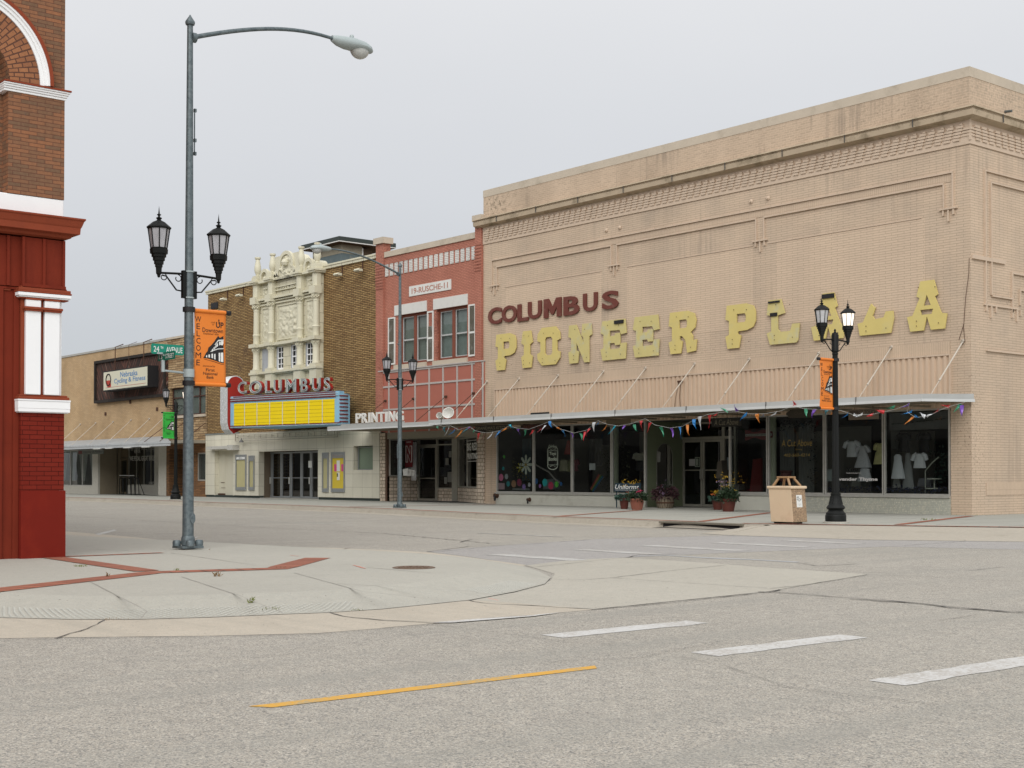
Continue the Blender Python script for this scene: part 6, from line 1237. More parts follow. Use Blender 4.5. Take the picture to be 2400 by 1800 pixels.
# sign panel
S5 = empty('bike_shop_sign', (-55, -.1, 5.6), 0, 'rustic dark wood panel carrying the white box sign Nebraska Cycling & Fitness', 'sign')
px0_, px1_, pz0, pz1 = wx(225, -.1, 890), wx(390.5, -.1, 870), wz(390, 929, -.1), wz(390, 821, -.1)
def wood_mat(name, ang):
    m_, t, b = base(name, .85); p = face_vec(t); mp0 = N('ShaderNodeMapping', t); mp0.inputs['Rotation'].default_value = (0, 0, math.radians(ang)); L(t, p, mp0.inputs[0]); mpp = N('ShaderNodeMapping', t); mpp.inputs['Scale'].default_value = (.4, 6.0, 1); L(t, mp0.outputs[0], mpp.inputs[0])
    n1 = N('ShaderNodeTexNoise', t); n1.inputs['Scale'].default_value = 1.6; n1.inputs['Detail'].default_value = 6; L(t, mpp.outputs[0], n1.inputs[0])
    r = N('ShaderNodeValToRGB', t); e = r.color_ramp.elements; e[0].position = .36; e[0].color = (.012, .008, .006, 1); e[1].position = .72; e[1].color = (.20, .17, .14, 1); q = e.new(.5); q.color = (.045, .022, .014, 1); q = e.new(.6); q.color = (.11, .032, .018, 1)
    L(t, n1.outputs[0], r.inputs[0]); L(t, r.outputs[0], b.inputs[0]); bump(t, b, n1.outputs[0], .6, .02); return m_
m_wa, m_wb_, m_wf = wood_mat('slat_wood_left', 55), wood_mat('slat_wood_right', -55), plain('black_wood_frame', (0.018, 0.013, 0.01), .8, dirt=.3, bmp=.3)
pm_ = (px0_ + px1_) / 2 - .8
m = M(); m.box(px0_, pm_, -.12, -.01, pz0, pz1); m.build('slats', m_wa, S5); m = M(); m.box(pm_, px1_, -.12, -.01, pz0, pz1); m.build('slats', m_wb_, S5)
m = M(); frame_rect(m, px0_, px1_, pz0, pz1, .16, .12, front(-.12)); m.build('panel_frame', m_wf, S5)
bx0_, bx1_, bz0, bz1 = wx(242, -.75, 890), wx(347, -.75, 880), wz(346, 906, -.75), wz(346, 856, -.75)
m = M(); m.box(bx0_, bx1_, -.75, -.121, bz0, bz1); bxs = m.build('light_box', m_ink, S5)
m = M(); m.box(bx0_ + .08, bx1_ - .08, -.765, -.751, bz0 + .07, bz1 - .07); m.build('sign_face', plain('cream_sign_face', (0.62, 0.60, 0.47), .5, var=.04, bmp=0), bxs)
m_sb = plain('sign_blue', (0.055, 0.19, 0.42), .5, bmp=0); W_ = bx1_ - bx0_; H_ = bz1 - bz0; fb = front(-.766)
m = M(); text(m, 'Nebraska', fb, bx0_ + .40 * W_, bx0_ + .78 * W_, bz0 + .60 * H_, bz0 + .86 * H_, .004, bold=.012); text(m, 'Cycling & Fitness', fb, bx0_ + .26 * W_, bx0_ + .95 * W_, bz0 + .26 * H_, bz0 + .56 * H_, .004, bold=.012); m.build('lettering', m_sb, bxs)
m = M(); m.box(bx0_ + .06 * W_, bx0_ + .96 * W_, -.772, -.768, bz0 + .165 * H_, bz0 + .18 * H_); o_ = [(bx0_ + .08 * W_, bz0 + .52 * H_), (bx0_ + .18 * W_, bz0 + .52 * H_), (bx0_ + .19 * W_, bz0 + .2 * H_), (bx0_ + .12 * W_, bz0 + .16 * H_), (bx0_ + .08 * W_, bz0 + .3 * H_)]; outline(m, [o_], fb, .003, .002); m.build('red_emblem', plain('sign_red', (0.42, 0.04, 0.02), .5, bmp=0), bxs)
m = M(); A = [(bx0_ + (.13 + .055 * math.cos(t_ / 20 * math.pi * 2)) * W_, -.775, bz0 + (.55 + .28 * math.sin(t_ / 20 * math.pi * 2)) * H_) for t_ in range(21)]; m.tube(A, .035, 6); m.build('wheel_emblem', m_ink, bxs)
m = M()
for px in (270, 337, 302): x = wx(px, -.4, 830); m.mark().tube([(x, -.4, bz1), (x, -.4, 8.75), (x, .1, 8.95)], .03 if px != 302 else .015, 6)
m.build('hanger', m_rust, S5)
S6 = empty('hanging_shop_sign', (kp1, -1.0, 2.5), 0, 'small grey hanging sign Cycling & Fitness under the bike shop canopy', 'sign')
x0, x1 = wx(184, -1.0, 1050), wx(243, -1.0, 1050); m = M(); m.box(x0, x1, -1.02, -.98, 2.42, 2.68); m.build('board', plain('grey_board', (0.13, 0.14, 0.12), .6), S6); m = M(); text(m, 'Cycling & Fitness', front(-1.02), x0 + .8, x1 - .1, 2.48, 2.62, .004, shear=.3); m.build('lettering', m_ink, S6); m = M(); m.box(x0 + .05, x0 + .6, -1.03, -1.021, 2.46, 2.64); m.build('emblem', plain('dark_red_emblem', (.12, .02, .015), .6), S6)
# bike rack
r = empty('bike_rack', (*G(300, 1155)[:1], .6, 0), 0, 'low black tube bike rack in front of the recessed bike shop door', 'bike rack')
m = M(); x0 = wx(282, .3, 1140)
for i in range(5):
    x = x0 + i * .55; m.tube([(x, .25, 0), (x + .02, .25, .95), (x + .16, .27, 1.0), (x + .3, .3, .95), (x + .4, .3, 0)], .025, 6)
m.tube([(x0, .25, .05), (x0 + 2.9, .28, .05)], .025, 6); m.tube([(x0, .25, 1.0), (x0 + 2.6, .28, 1.0)], .02, 6); m.tube([(x0 + 2.5, .28, 1.0), (x0 + 3.3, .3, .02)], .025, 6); m.build('frame', m_black, r)

# ================================================================ RED CORNER BUILDING (left edge)
B6 = empty('red_corner_building', (3.2, -28, 0), 0, 'dark red corner building with white pilasters and brown brick arch at the left edge', 'building')
CX = 3.2; cy = -27.13; FS = lambda e=0.0: side(CX + e)
LBm = brick('brown_roman_brick', (0.285, 0.125, 0.062), (0.165, 0.098, 0.060), (0.125, 0.055, 0.035), 0.215, 0.0505, 0.0045, 0.16, 0.3, bmp=0.5, chips=-.4, chipcol=(0.12, 0.075, 0.055), bias=0.0)
m_lr = plain('oxblood_stucco', (0.160, 0.015, 0.009), .8, spec=.1, var=.15, scale=2.5, dirt=.35, dirtcol=(0.26, 0.03, 0.012), bmp=.25, bscale=25)
m_lrw = plain('oxblood_wood', (0.17, 0.026, 0.013), .8, spec=.1, var=.2, scale=3, dirt=.5, dirtcol=(0.09, 0.014, 0.01), streak=True, bmp=.2)
m_lrb = brick('oxblood_brick', (0.165, 0.018, 0.011), (0.185, 0.022, 0.013), (0.055, 0.007, 0.005), .195, .0605, .0035, .07, .2, bmp=.7, rough=.8, spec=.1, offset=.5)
m_rc = plain('brick_red_moulding', (0.24, 0.052, 0.024), .75, spec=.15, var=.12, scale=4, dirt=.3, dirtcol=(0.12, .03, .02), bmp=.2)
def YZ(px, py, e=0.0): return SX(px, py, CX + e)
m = M(); m.box(-14, CX - .12, -60, cy - .02, -.02, 4.79); m.build('core', m_lrw, B6)
m = M(); m.box(CX - .12, CX, cy - .58, cy, .895, YZ(100, 965)[1]); m.build('brick_pier', m_lrb, B6)
m = M(); m.prism([(CX - .12, cy - .58, -.02), (CX + .025, cy - .58, -.02), (CX + .012, cy - .58, .893), (CX - .12, cy - .58, .893)], (0, .60, 0)); m.v = [(x, y if y < cy - .3 else cy + .02 - .0 * z, z) for x, y, z in m.v]; m.build('pier_base', m_lr, B6)
m = M(); m.box(CX - .119, CX - .09, cy - 1.4, cy - .581, -.02, 3.55); m.box(CX - .09, CX - .06, cy - .85, cy - .80, -.02, 3.55); m.box(CX - .09, CX - .065, cy - .66, cy - .585, -.02, 3.55); m.box(CX - .09, CX - .06, cy - 1.5, cy - .6, 3.55, 3.58); m.box(CX - .0895, CX - .087, cy - .8, cy - .59, 1.52, 1.53); m.build('timber_panel', m_lrw, B6)
zq = lambda y, x=100: YZ(x, y)[1]
def ring(m, z0, z1, e, y0=None, y1=None): e = e * .55; m.box(CX - .119, CX + e, (cy - .58 - e) if y0 is None else y0, (cy + e) if y1 is None else y1, z0, z1)
m = M(); P = [(.05, zq(968)), (.075, zq(966)), (.105, zq(958)), (.11, zq(941)), (.12, zq(940)), (.12, zq(937))]
for (e0, za), (e1, zb2) in zip(P, P[1:]): ring(m, za, zb2 - .001 if zb2 > za + .002 else zb2, max(e0, e1))
m.build('pier_cap', m_white, B6, bevel=.008)
m = M(); ring(m, zq(937) + .001, zq(930), .095); ring(m, zq(930), zq(926), .06); m.build('pier_cap_moulding', m_rc, B6, bevel=.008)
zp0, zp1 = zq(926), zq(703)
m = M(); m.box(CX - .119, CX - .02, cy - .58, cy - .07, zp0, zp1); m.build('pilaster_back', m_rc, B6)
ylo = YZ(60, 800, .03)[0]; yl1 = YZ(95, 800, .03)[0]; yr0 = YZ(104, 800, .03)[0]; yr1_ = YZ(139, 800, .03)[0]
m = M(); m.mark().box(CX - .02, CX + .05, ylo, yl1, zp0, zp1); m.mark().box(CX - .02, CX + .05, yr0, yr1_, zp0, zp1); m.mark().box(CX - .15, CX - .021, yr1_ + .003, cy - .03, zp0, zp1); m.build('pilaster', m_white, B6, bevel=.01)
m = M()
for a_, b_ in ((ylo, yl1), (yr0, yr1_)): m.mark(); m.box(CX - .02, CX + .075, a_ - .02, b_ + .02, zq(732), zq(728)); m.box(CX - .02, CX + .085, a_ - .03, b_ + .03, zq(728), zq(722)); m.box(CX - .02, CX + .06, a_ - .005, b_ + .005, zq(706), zq(702))
m.build('pilaster_ring', m_rc, B6, bevel=.006)
m = M(); ring(m, zq(700), zq(697), .09); ring(m, zq(697), zq(689), .12); m.build('capital', m_white, B6, bevel=.006)
m = M(); ring(m, zq(703), zq(700) - .001, .07); ring(m, zq(689) + .001, zq(685), .13); ring(m, zq(685), zq(678), .11); ring(m, zq(678), zq(674), .04); m.box(CX - .118, CX - .07, cy - 3, cy - .7, zq(679, 20), zq(674, 20)); m.build('entablature', m_rc, B6, bevel=.006)
zf0, zf1 = zq(675), zq(560)
m = M(); m.box(CX - .118, CX + .004, cy - .58, cy + .0, zf0, zf1); m.box(CX - .118, CX - .05, cy - 6, cy - .58, zf0, zf1); m.build('frieze_board', m_lrw, B6)
m = M(); 
for px in (54, 102, 148): y = YZ(px, 620)[0]; m.mark(); m.box(CX + .004, CX + .03, y - .018, y + .018, zf0, zf1)
for y in (cy - .75, cy - 1.1, cy - 1.45, cy - 1.8, cy - 2.2): m.mark(); m.box(CX - .05, CX - .02, y - .018, y + .018, zf0, zf1)
m.mark(); m.box(CX + .004, CX + .034, cy - .584, cy + .003, zf0 - .002, zf0 + .04); m.build('batten', m_lrw, B6)
zk0, zk1 = zq(557), zq(508)
m = M(); pr_ = [(.0, zk0), (.10, zk0 + .02), (.13, zk0 + .05), (.26, zk0 + .07), (.27, zk0 + .15), (.29, zk0 + .17), (.33, zk0 + .24), (.36, zk1 - .02), (.36, zk1), (-.1, zk1 + .03)]
n = len(pr_); m.v = []; m.f = []
for o_, z_ in [(a * .57 if a > 0 else a, b) for a, b in pr_]: m.v += [(CX + o_, -50, z_), (CX + o_, cy + o_, z_), (-14, cy + o_, z_)]
for i in range(n - 1): m.f += [(3*i, 3*i+1, 3*i+4, 3*i+3), (3*i+1, 3*i+2, 3*i+5, 3*i+4)]
m.build('cornice', m_rc, B6)
zw0_, zw1_ = zk1 + .0, zq(468, 140)
m = M(); m.box(CX - 1.0, CX - .005, cy - 9, cy - .02, zw0_, zw1_); m.box(-14, CX - .12, -50, cy - .03, zw0_, zw1_ - .05); m.build('base_band', m_white, B6, bevel=.012)
# upper brick wall with the arched recess (thickness real, hole cut)
zSp = YZ(115, 205)[1]; yc_ = YZ(115, 205)[0] - 1.14; Ro, Ri, Rb = 1.14, 1.01, .60
ybr = YZ(151, 350)[0]; ypl = YZ(18, 350)[0]; HT = 11.5
m = M(); hole = [(yc_ + Rb + .0, zw1_ + .002), (yc_ + Rb, zSp)] + arc(yc_, zSp, Rb, 0, 180, 24)[1:] + [(yc_ - Rb, zw1_ + .002)]
outline(m, [[(ybr, zw1_ + .001), (ybr, HT), (-34, HT), (-34, zw1_ + .001), (yc_ - Rb, zw1_ + .001)] + hole[::-1][0:]], side(CX - .25), .25)
m.build('upper_wall', LBm, B6)
m = M(); m.box(-14, CX - .251, -50, cy - .04, zw1_ - .04, HT); m.build('upper_core', LBm, B6)
ypr = YZ(24, 350)[0]
m = M(); v = []; uv = []; f = []; nA = 60
for i in range(nA + 1):
    a = math.pi * i / nA
    for r_ in (Rb + .005, Ri): v.append((CX + .012, yc_ + r_ * math.cos(a), zSp + r_ * math.sin(a))); uv.append((r_, a * .82))
m.v = v; m.uv = uv; m.f = [(2*i, 2*i+1, 2*i+3, 2*i+2) for i in range(nA)]
m.build('arch_voussoirs', brick('voussoir_brick', (0.33, 0.145, 0.068), (0.26, 0.11, 0.055), (0.10, 0.045, 0.03), .135, .066, .008, .12, .15, bmp=.6, uv=True, offset=.5), B6)
def archivolt(m, r0, r1, e, z_=0.0): outline(m, [[(yc_ + r1, zSp + z_), ] + arc(yc_, zSp, r1, 0, 180, 48)[1:] + [(yc_ - r0, zSp + z_)] + arc(yc_, zSp, r0, 180, 0, 48)[1:]], side(CX + .0), e)
m = M(); archivolt(m, Ri, Ri + .05, .035); archivolt(m, Ri + .05, Ri + .09, .055); archivolt(m, Ri + .09, Ro - .012, .075); m.build('archivolt', m_white, B6)
m = M(); archivolt(m, Ro - .012, Ro + .035, .085); m.build('archivolt_edge', m_rc, B6)
zi0, zi1 = YZ(150, 236)[1], YZ(160, 219)[1]
m = M(); yi0 = YZ(10, 205)[0]
for e, za, zb3 in ((.015, 0, .3), (.03, .3, .55), (.045, .55, .8), (.06, .8, 1.0)): m.box(CX - .5, CX + e, yi0 - e * .3, ybr + e, zi0 + (zi1 - zi0) * za, zi0 + (zi1 - zi0) * zb3 - (.001 if zb3 < 1 else 0))
m.build('impost', m_white, B6, bevel=.006)
m = M(); m.box(CX - .5, CX + .07, yi0 - .02, ybr + .07, zi1 + .001, zi1 + .022); m.build('impost_top', m_rc, B6)
m = M(); m.quad((CX - .22, yc_ - .7, zw1_), (CX - .22, yc_ + .7, zw1_), (CX - .22, yc_ + .7, zSp + .7), (CX - .22, yc_ - .7, zSp + .7)); m.build('recess_brick', LBm, B6)
m = M(); m.box(-14, CX + .1, -50, cy + .08, HT, HT + .3); m.build('parapet', m_rc, B6)

B7 = empty('opposite_building', (-70, -40, 0), 0, 'long dark grey brick store block on the near side of the side street', 'building')
m = M(); m.box(-130, -14.05, -60, -27.3, -.02, 12.5); m.build('wall', plain('dark_grey_brick', (.11, .11, .10), .9, var=.25, scale=.5), B7)
m = M()
for i in range(24): x = -128 + i * 4.7; m.mark().box(x, x + 3.6, -27.3, -27.25, .6, 3.0); m.mark().box(x + .9, x + 2.3, -27.3, -27.25, 6, 8.4)
m.build('window', plain('black_window', (.015, .016, .017), .3, bmp=0), B7)
# ================================================================ STREET LAMPS
m_galv, t, b = base('galvanised_steel', .5, .35)
p = coords(t, True); vo = N('ShaderNodeTexVoronoi', t); vo.inputs['Scale'].default_value = 26; L(t, p, vo.inputs[0]); sp_ = N('ShaderNodeSeparateColor', t); L(t, vo.outputs['Color'], sp_.inputs[0])
c = mixc(t, sp_.outputs[0], (0.085, 0.11, 0.12), (0.135, 0.165, 0.175)); c = mixc(t, rampf(t, noise_(t, p, 7, 6, .7), .5, .8), c, (0.20, 0.23, 0.235)); L(t, c, b.inputs['Base Color']); bump(t, b, sp_.outputs[0], .05, .003)
m_galv_l = plain('lamp_head_grey', (0.36, 0.41, 0.41), .45, .1, var=.05, bmp=0, obj=True)
def frosted(name, col, em=0.0, emc=(1, .8, .55)):
    mm, t, b = base(name, .25, 0, .5); tcn = coords(t, True); L(t, mixc(t, noise_(t, tcn, 9, 3), k3(col, .75), k3(col, 1.2)), b.inputs['Base Color'])
    if em: b.inputs['Emission Color'].default_value = emc + (1,); b.inputs['Emission Strength'].default_value = em
    return mm
m_lglass = frosted('lantern_glass', (0.40, 0.40, 0.42)); m_lglow = frosted('lit_lantern_glass', (0.75, 0.72, 0.68), 1.1, (1, .86, .68)); m_lglow0 = frosted('faint_lantern_glass', (0.40, 0.42, 0.45), 0.08)
def lantern(parent, y, z, s=1.0, lit=0, bulb_at=None):
    """eight-sided carriage lantern, foot at height z"""
    c = (0, y, z); rot = math.pi / 8
    m = M(); m.lathe([(0, -.05), (.02, -.04), (.03, 0), (.045, .02), (.05, .12), (.062, .13), (.062, .17), (.078, .175), (.08, .23), (.098, .235), (.10, .29), (.12, .295), (.122, .345), (.145, .35), (.15, .43), (.135, .435), (.0, .436)], c, 8, rot); m.v = [tuple((np.array(p) - np.array(c)) * s + np.array(c)) for p in m.v]; ln = m.build('lantern', m_black, parent)
    def sc(m): m.v = [tuple((np.array(p) - np.array(c)) * s + np.array(c)) for p in m.v]; return m
    m = M(); m.lathe([(.125, .437), (.172, .77)], c, 8, rot); m.f = [f for f in m.f if len(f) == 4]; sc(m).build('lantern_pane', (m_lglass, m_lglow, m_lglow0)[lit], ln)
    m = M()
    for k in range(8):
        a = 2 * math.pi * k / 8 + rot; ca, sa = math.cos(a), math.sin(a); m.tube([(.13 * ca, y + .13 * sa, z + .43), (.178 * ca, y + .178 * sa, z + .775)], .011, 4)
    m.lathe([(.18, .765), (.195, .77), (.20, .79), (.185, .80), (.172, .80)], c, 8, rot); m.lathe([(.131, .43), (.14, .45), (.128, .452)], c, 8, rot); sc(m).build('lantern_frame', m_black, ln)
    m = M(); m.lathe([(.205, .785), (.20, .80), (.10, .885), (.045, .91), (.03, .925), (.045, .94), (.05, .955), (.02, .97), (.016, .99), (.034, 1.0), (.034, 1.012), (.014, 1.025), (.0, 1.16)], c, 8, rot); sc(m).build('lantern_roof', m_black, ln)
    if bulb_at: pass
    return ln
def scroll(m, y0, y1, z, sgn):
    A = []; 
    for i in range(15): a = math.radians(90 + 300 * i / 14); r_ = .055 * (1 - .35 * i / 14); A.append((0, y0 + sgn * (.075) + sgn * r_ * math.cos(a), z - .075 + r_ * math.sin(a)))
    m.tube(A, .008, 5)
def lamp_arms(parent, zc_, half, r_pole, lit=(0, 0), s=1.0):
    m = M(); 
    for sg in (-1, 1):
        m.tube([(0, sg * r_pole, zc_), (0, sg * half, zc_ - .02)], .018, 6)
        m.tube([(0, sg * (r_pole + .0), zc_ - .26), (0, sg * (r_pole + .10), zc_ - .25), (0, sg * (half - .12), zc_ - .06), (0, sg * (half - .05), zc_ - .05)], .012, 6)
        scroll(m, sg * r_pole, 0, zc_, sg); scroll(m, sg * (half - .15), 0, zc_ + .0, sg)
    m.build('cross_arm', m_black, parent)
    for sg, lt in zip((-1, 1), lit): lantern(parent, sg * half, zc_ - .05, s, lt)
def cobra(name, loc, H, rp, arm, sgn, zroot, zend, label, zl, half, rb=.085):
    r = empty(name, loc, 0, label, 'street lamp', 'tall galvanised cobra head street lamps'); local(r)
    m = M(); m.lathe([(rb, .03), (rp, H - .12)], (0, 0, 0), 24); pole = m.build('pole', m_galv, r, smooth=True)
    m = M(); m.lathe([(rp + .022, H - .15), (rp + .03, H - .12), (rp + .028, H - .10), (rp * .55, H - .03), (rp * .2, H), (0, H + .005)], (0, 0, 0), 20); m.lathe([(rb + .012, .06), (rb + .02, .10), (rb + .015, .17), (rb + .002, .2)], (0, 0, 0), 20); m.build('pole_cap', m_galv, pole, smooth=True)
    m = M(); m.box(-.17, .17, -.17, .17, .018, .05)
    for k in range(4):
        a = math.pi / 4 + k * math.pi / 2 + .5; x, y = .165 * math.cos(a), .165 * math.sin(a); m.lathe([(.035, .045), (.06, .05), (.062, .11), (.05, .135), (0, .14)], (x, y, 0), 10)
    m.build('base_plate', m_galv, r, smooth=True)
    m = M(); A = [(-(rb + .006), 0)]; 
    v = [(rb * .86 + .03 , .0)]; m.lathe([(.0, 0), (.042, 0), (.042, .012), (0, .014)], (0, 0, 0), 16); m.v = [(.062 + p[2] + .02, .028 + p[0] * 1.0 + (p[2] * .3), .46 + p[1] * 1.9) for p in m.v]; m.build('hand_hole_cover', m_galv, r, smooth=True)
    m = M(); P = []
    for i in range(17):
        t_ = i / 16; P.append((0, sgn * (rp + arm * t_), zroot + (zend - zroot) * t_ + .15 * (4 * t_ * (1 - t_)) * (.8 + .5 * t_)))
    m.tube(P, .036, 10, .026); m.tube([(0, sgn * (rp - .02), zroot), (0, sgn * (rp + .05), zroot)], .075, 12); am = m.build('mast_arm', m_galv, r, smooth=True)
    # head: lofted shell with refractor bowl
    m = M(); e = P[-1]; d = np.array(P[-1]) - np.array(P[-2]); tilt = d[2] / abs(d[1]); v = []; secs = [(-.10, .05, .05, .055), (.0, .09, .075, .09), (.15, .13, .10, .10), (.32, .165, .12, .08), (.48, .165, .115, .065), (.60, .125, .08, .055), (.66, .06, .035, .03)]; n = 16
    for s_, w_, up, dn in secs:
        for k in range(n):
            a = 2 * math.pi * k / n; zz = math.sin(a); v.append((w_ * math.cos(a), e[1] + sgn * s_, e[2] + tilt * s_ + (up * zz if zz > 0 else dn * zz)))
    f = [(i * n + k, i * n + (k + 1) % n, (i + 1) * n + (k + 1) % n, (i + 1) * n + k) for i in range(len(secs) - 1) for k in range(n)] + [tuple(range(n)), tuple((len(secs) - 1) * n + k for k in range(n))]
    m.add(v, f); c_ = (0, e[1] + sgn * .28, e[2] + tilt * .28 + .08); m.lathe([(.032, 0), (.036, .03), (.036, .07), (.028, .085), (0, .086)], c_, 10); hd = m.build('lamp_head', m_galv_l, am, smooth=True)
    m = M(); v = []
    for i in range(7):
        ph = i / 6 * math.pi / 2
        for k in range(n): a = 2 * math.pi * k / n; v.append((.135 * math.cos(a) * math.cos(ph), e[1] + sgn * .43 + .17 * math.sin(a) * math.cos(ph), e[2] + tilt * .43 - .035 - .15 * math.sin(ph)))
    m.add(v, [(i * n + k, i * n + (k + 1) % n, (i + 1) * n + (k + 1) % n, (i + 1) * n + k) for i in range(6) for k in range(n)]); m.build('refractor_bowl', plain('prismatic_bowl', (0.46, 0.47, 0.45), .15, var=.35, scale=30, bmp=.3, obj=True, spec=.8) if 'prismatic_bowl' not in MATS else MATS['prismatic_bowl'], hd, smooth=True)
    # bracket clamped round the pole for the lantern pair
    m = M(); rr_ = rb - (rb - rp) * zl / H; 
    m.mark().box(-.035, .035, -rr_ - .05, -rr_ + .01, zl - .36, zl + .05); m.mark().box(-.035, .035, rr_ - .01, rr_ + .05, zl - .36, zl + .05); m.build('bracket', m_black, r)
    m = M(); m.lathe([(rr_ + .0, zl + .03), (rr_ + .012, zl + .03), (rr_ + .012, zl + .05), (rr_, zl + .05)], (0, 0, 0), 20); m.lathe([(rr_ + .0, zl - .36), (rr_ + .012, zl - .36), (rr_ + .012, zl - .34), (rr_, zl - .34)], (0, 0, 0), 20); m.build('steel_strap', m_galv_l, r)
    lamp_arms(r, zl, half, rr_ + .04, (0, 0), .88)
    return r
P1 = G(440.5, 1287)
lamp1 = cobra('street_lamp', P1, 8.0, .043, 2.55, 1, 7.67, 8.15, 'tall galvanised street lamp with twin black lanterns and an orange banner, on the near corner', 4.10, .485)
lamp2 = cobra('street_lamp', (-17.353, -7.2, 0), 8.42, .045, 2.85, -1, 8.02, 8.58, 'tall galvanised street lamp with twin black lanterns in front of the salmon print shop', 4.40, .54)
m = M()
for z in (5.9, 6.55, 6.1): m.box(-.02, .02, .07, .105, z, z + .05)
m.box(.0, .02, .068, .08, 5.9, 6.6); m.build('pole_fitting', m_galv, lamp1)
m = M(); m.tube([(0, -.03, 5.62), (0, -.085, 5.60)], .03, 10); m.build('pole_fitting', m_galv, lamp2)
m = M(); m.lathe([(.074, .0), (.082, .0), (.082, .03), (.074, .03)], (0, 0, 2.15), 16); m.lathe([(.074, .0), (.082, .0), (.082, .03), (.074, .03)], (0, 0, 1.72), 16); m.box(-.03, .05, -.10, -.07, 1.7, 2.2); m.build('pole_strap', m_galv, lamp2)
def ornamental(loc, lit, label, H=4.2):
    r = empty('lamp_post', loc, 0, label, 'lamp post', 'black ornamental lamp posts with twin lanterns'); local(r)
    m = M(); m.lathe([(.29, 0), (.29, .035), (.26, .04), (0, .041)], (0, 0, 0), 28); m.build('footing', m_concrete_d, r)
    m = M(); m.lathe([(.24, .041), (.24, .17), (.235, .19), (.225, .20), (.225, .23), (.19, .27), (.165, .305), (.20, .33), (.217, .36), (.20, .39), (.165, .43), (.145, .48), (.125, .56), (.112, .64), (.118, .66), (.118, .69), (.09, .70)], (0, 0, 0), 28)
    for k in range(16):
        a = 2 * math.pi * k / 16; ca, sa = math.cos(a), math.sin(a); m.tube([(.16 * ca, .16 * sa, .45), (.135 * ca, .135 * sa, .52), (.118 * ca, .118 * sa, .63)], .012, 4)
    m.build('base', m_black, r, smooth=True)
    m = M(); n = 16; v = []
    for zz, rr_ in ((.69, .086), (H - .02, .062)):
        for k in range(n * 2): a = math.pi * k / n; q = rr_ * (1 if k % 2 else .92); v.append((q * math.cos(a), q * math.sin(a), zz))
    m.add(v, [(k, (k + 1) % (2 * n), 2 * n + (k + 1) % (2 * n), 2 * n + k) for k in range(2 * n)]); m.build('pole', m_black, r)
    m = M(); m.lathe([(.065, H - .05), (.075, H - .03), (.06, H), (.085, H + .02), (.088, H + .05), (.082, H + .07), (.085, H + .40), (.075, H + .42), (.07, H + .45), (.03, H + .47), (.02, H + .5), (.03, H + .52), (.0, H + .56)], (0, 0, 0), 16); m.build('hub', m_black, r, smooth=True)
    lamp_arms(r, H + .30, .49, .07, lit, .90); return r
PR = (1.518, -8.146, 0)
lamp3 = ornamental(PR, (2, 1), 'black ornamental lamp post with one lantern lit, beside the tan litter bin', 3.96)
lamp4 = ornamental((-37.3, -5.75, 0), (0, 1), 'black ornamental lamp post with a green banner, half hidden behind the tall pole', 4.05)
for (bx_, by_, bz_) in ((PR[0], PR[1] + .49, 4.85),):
    pass

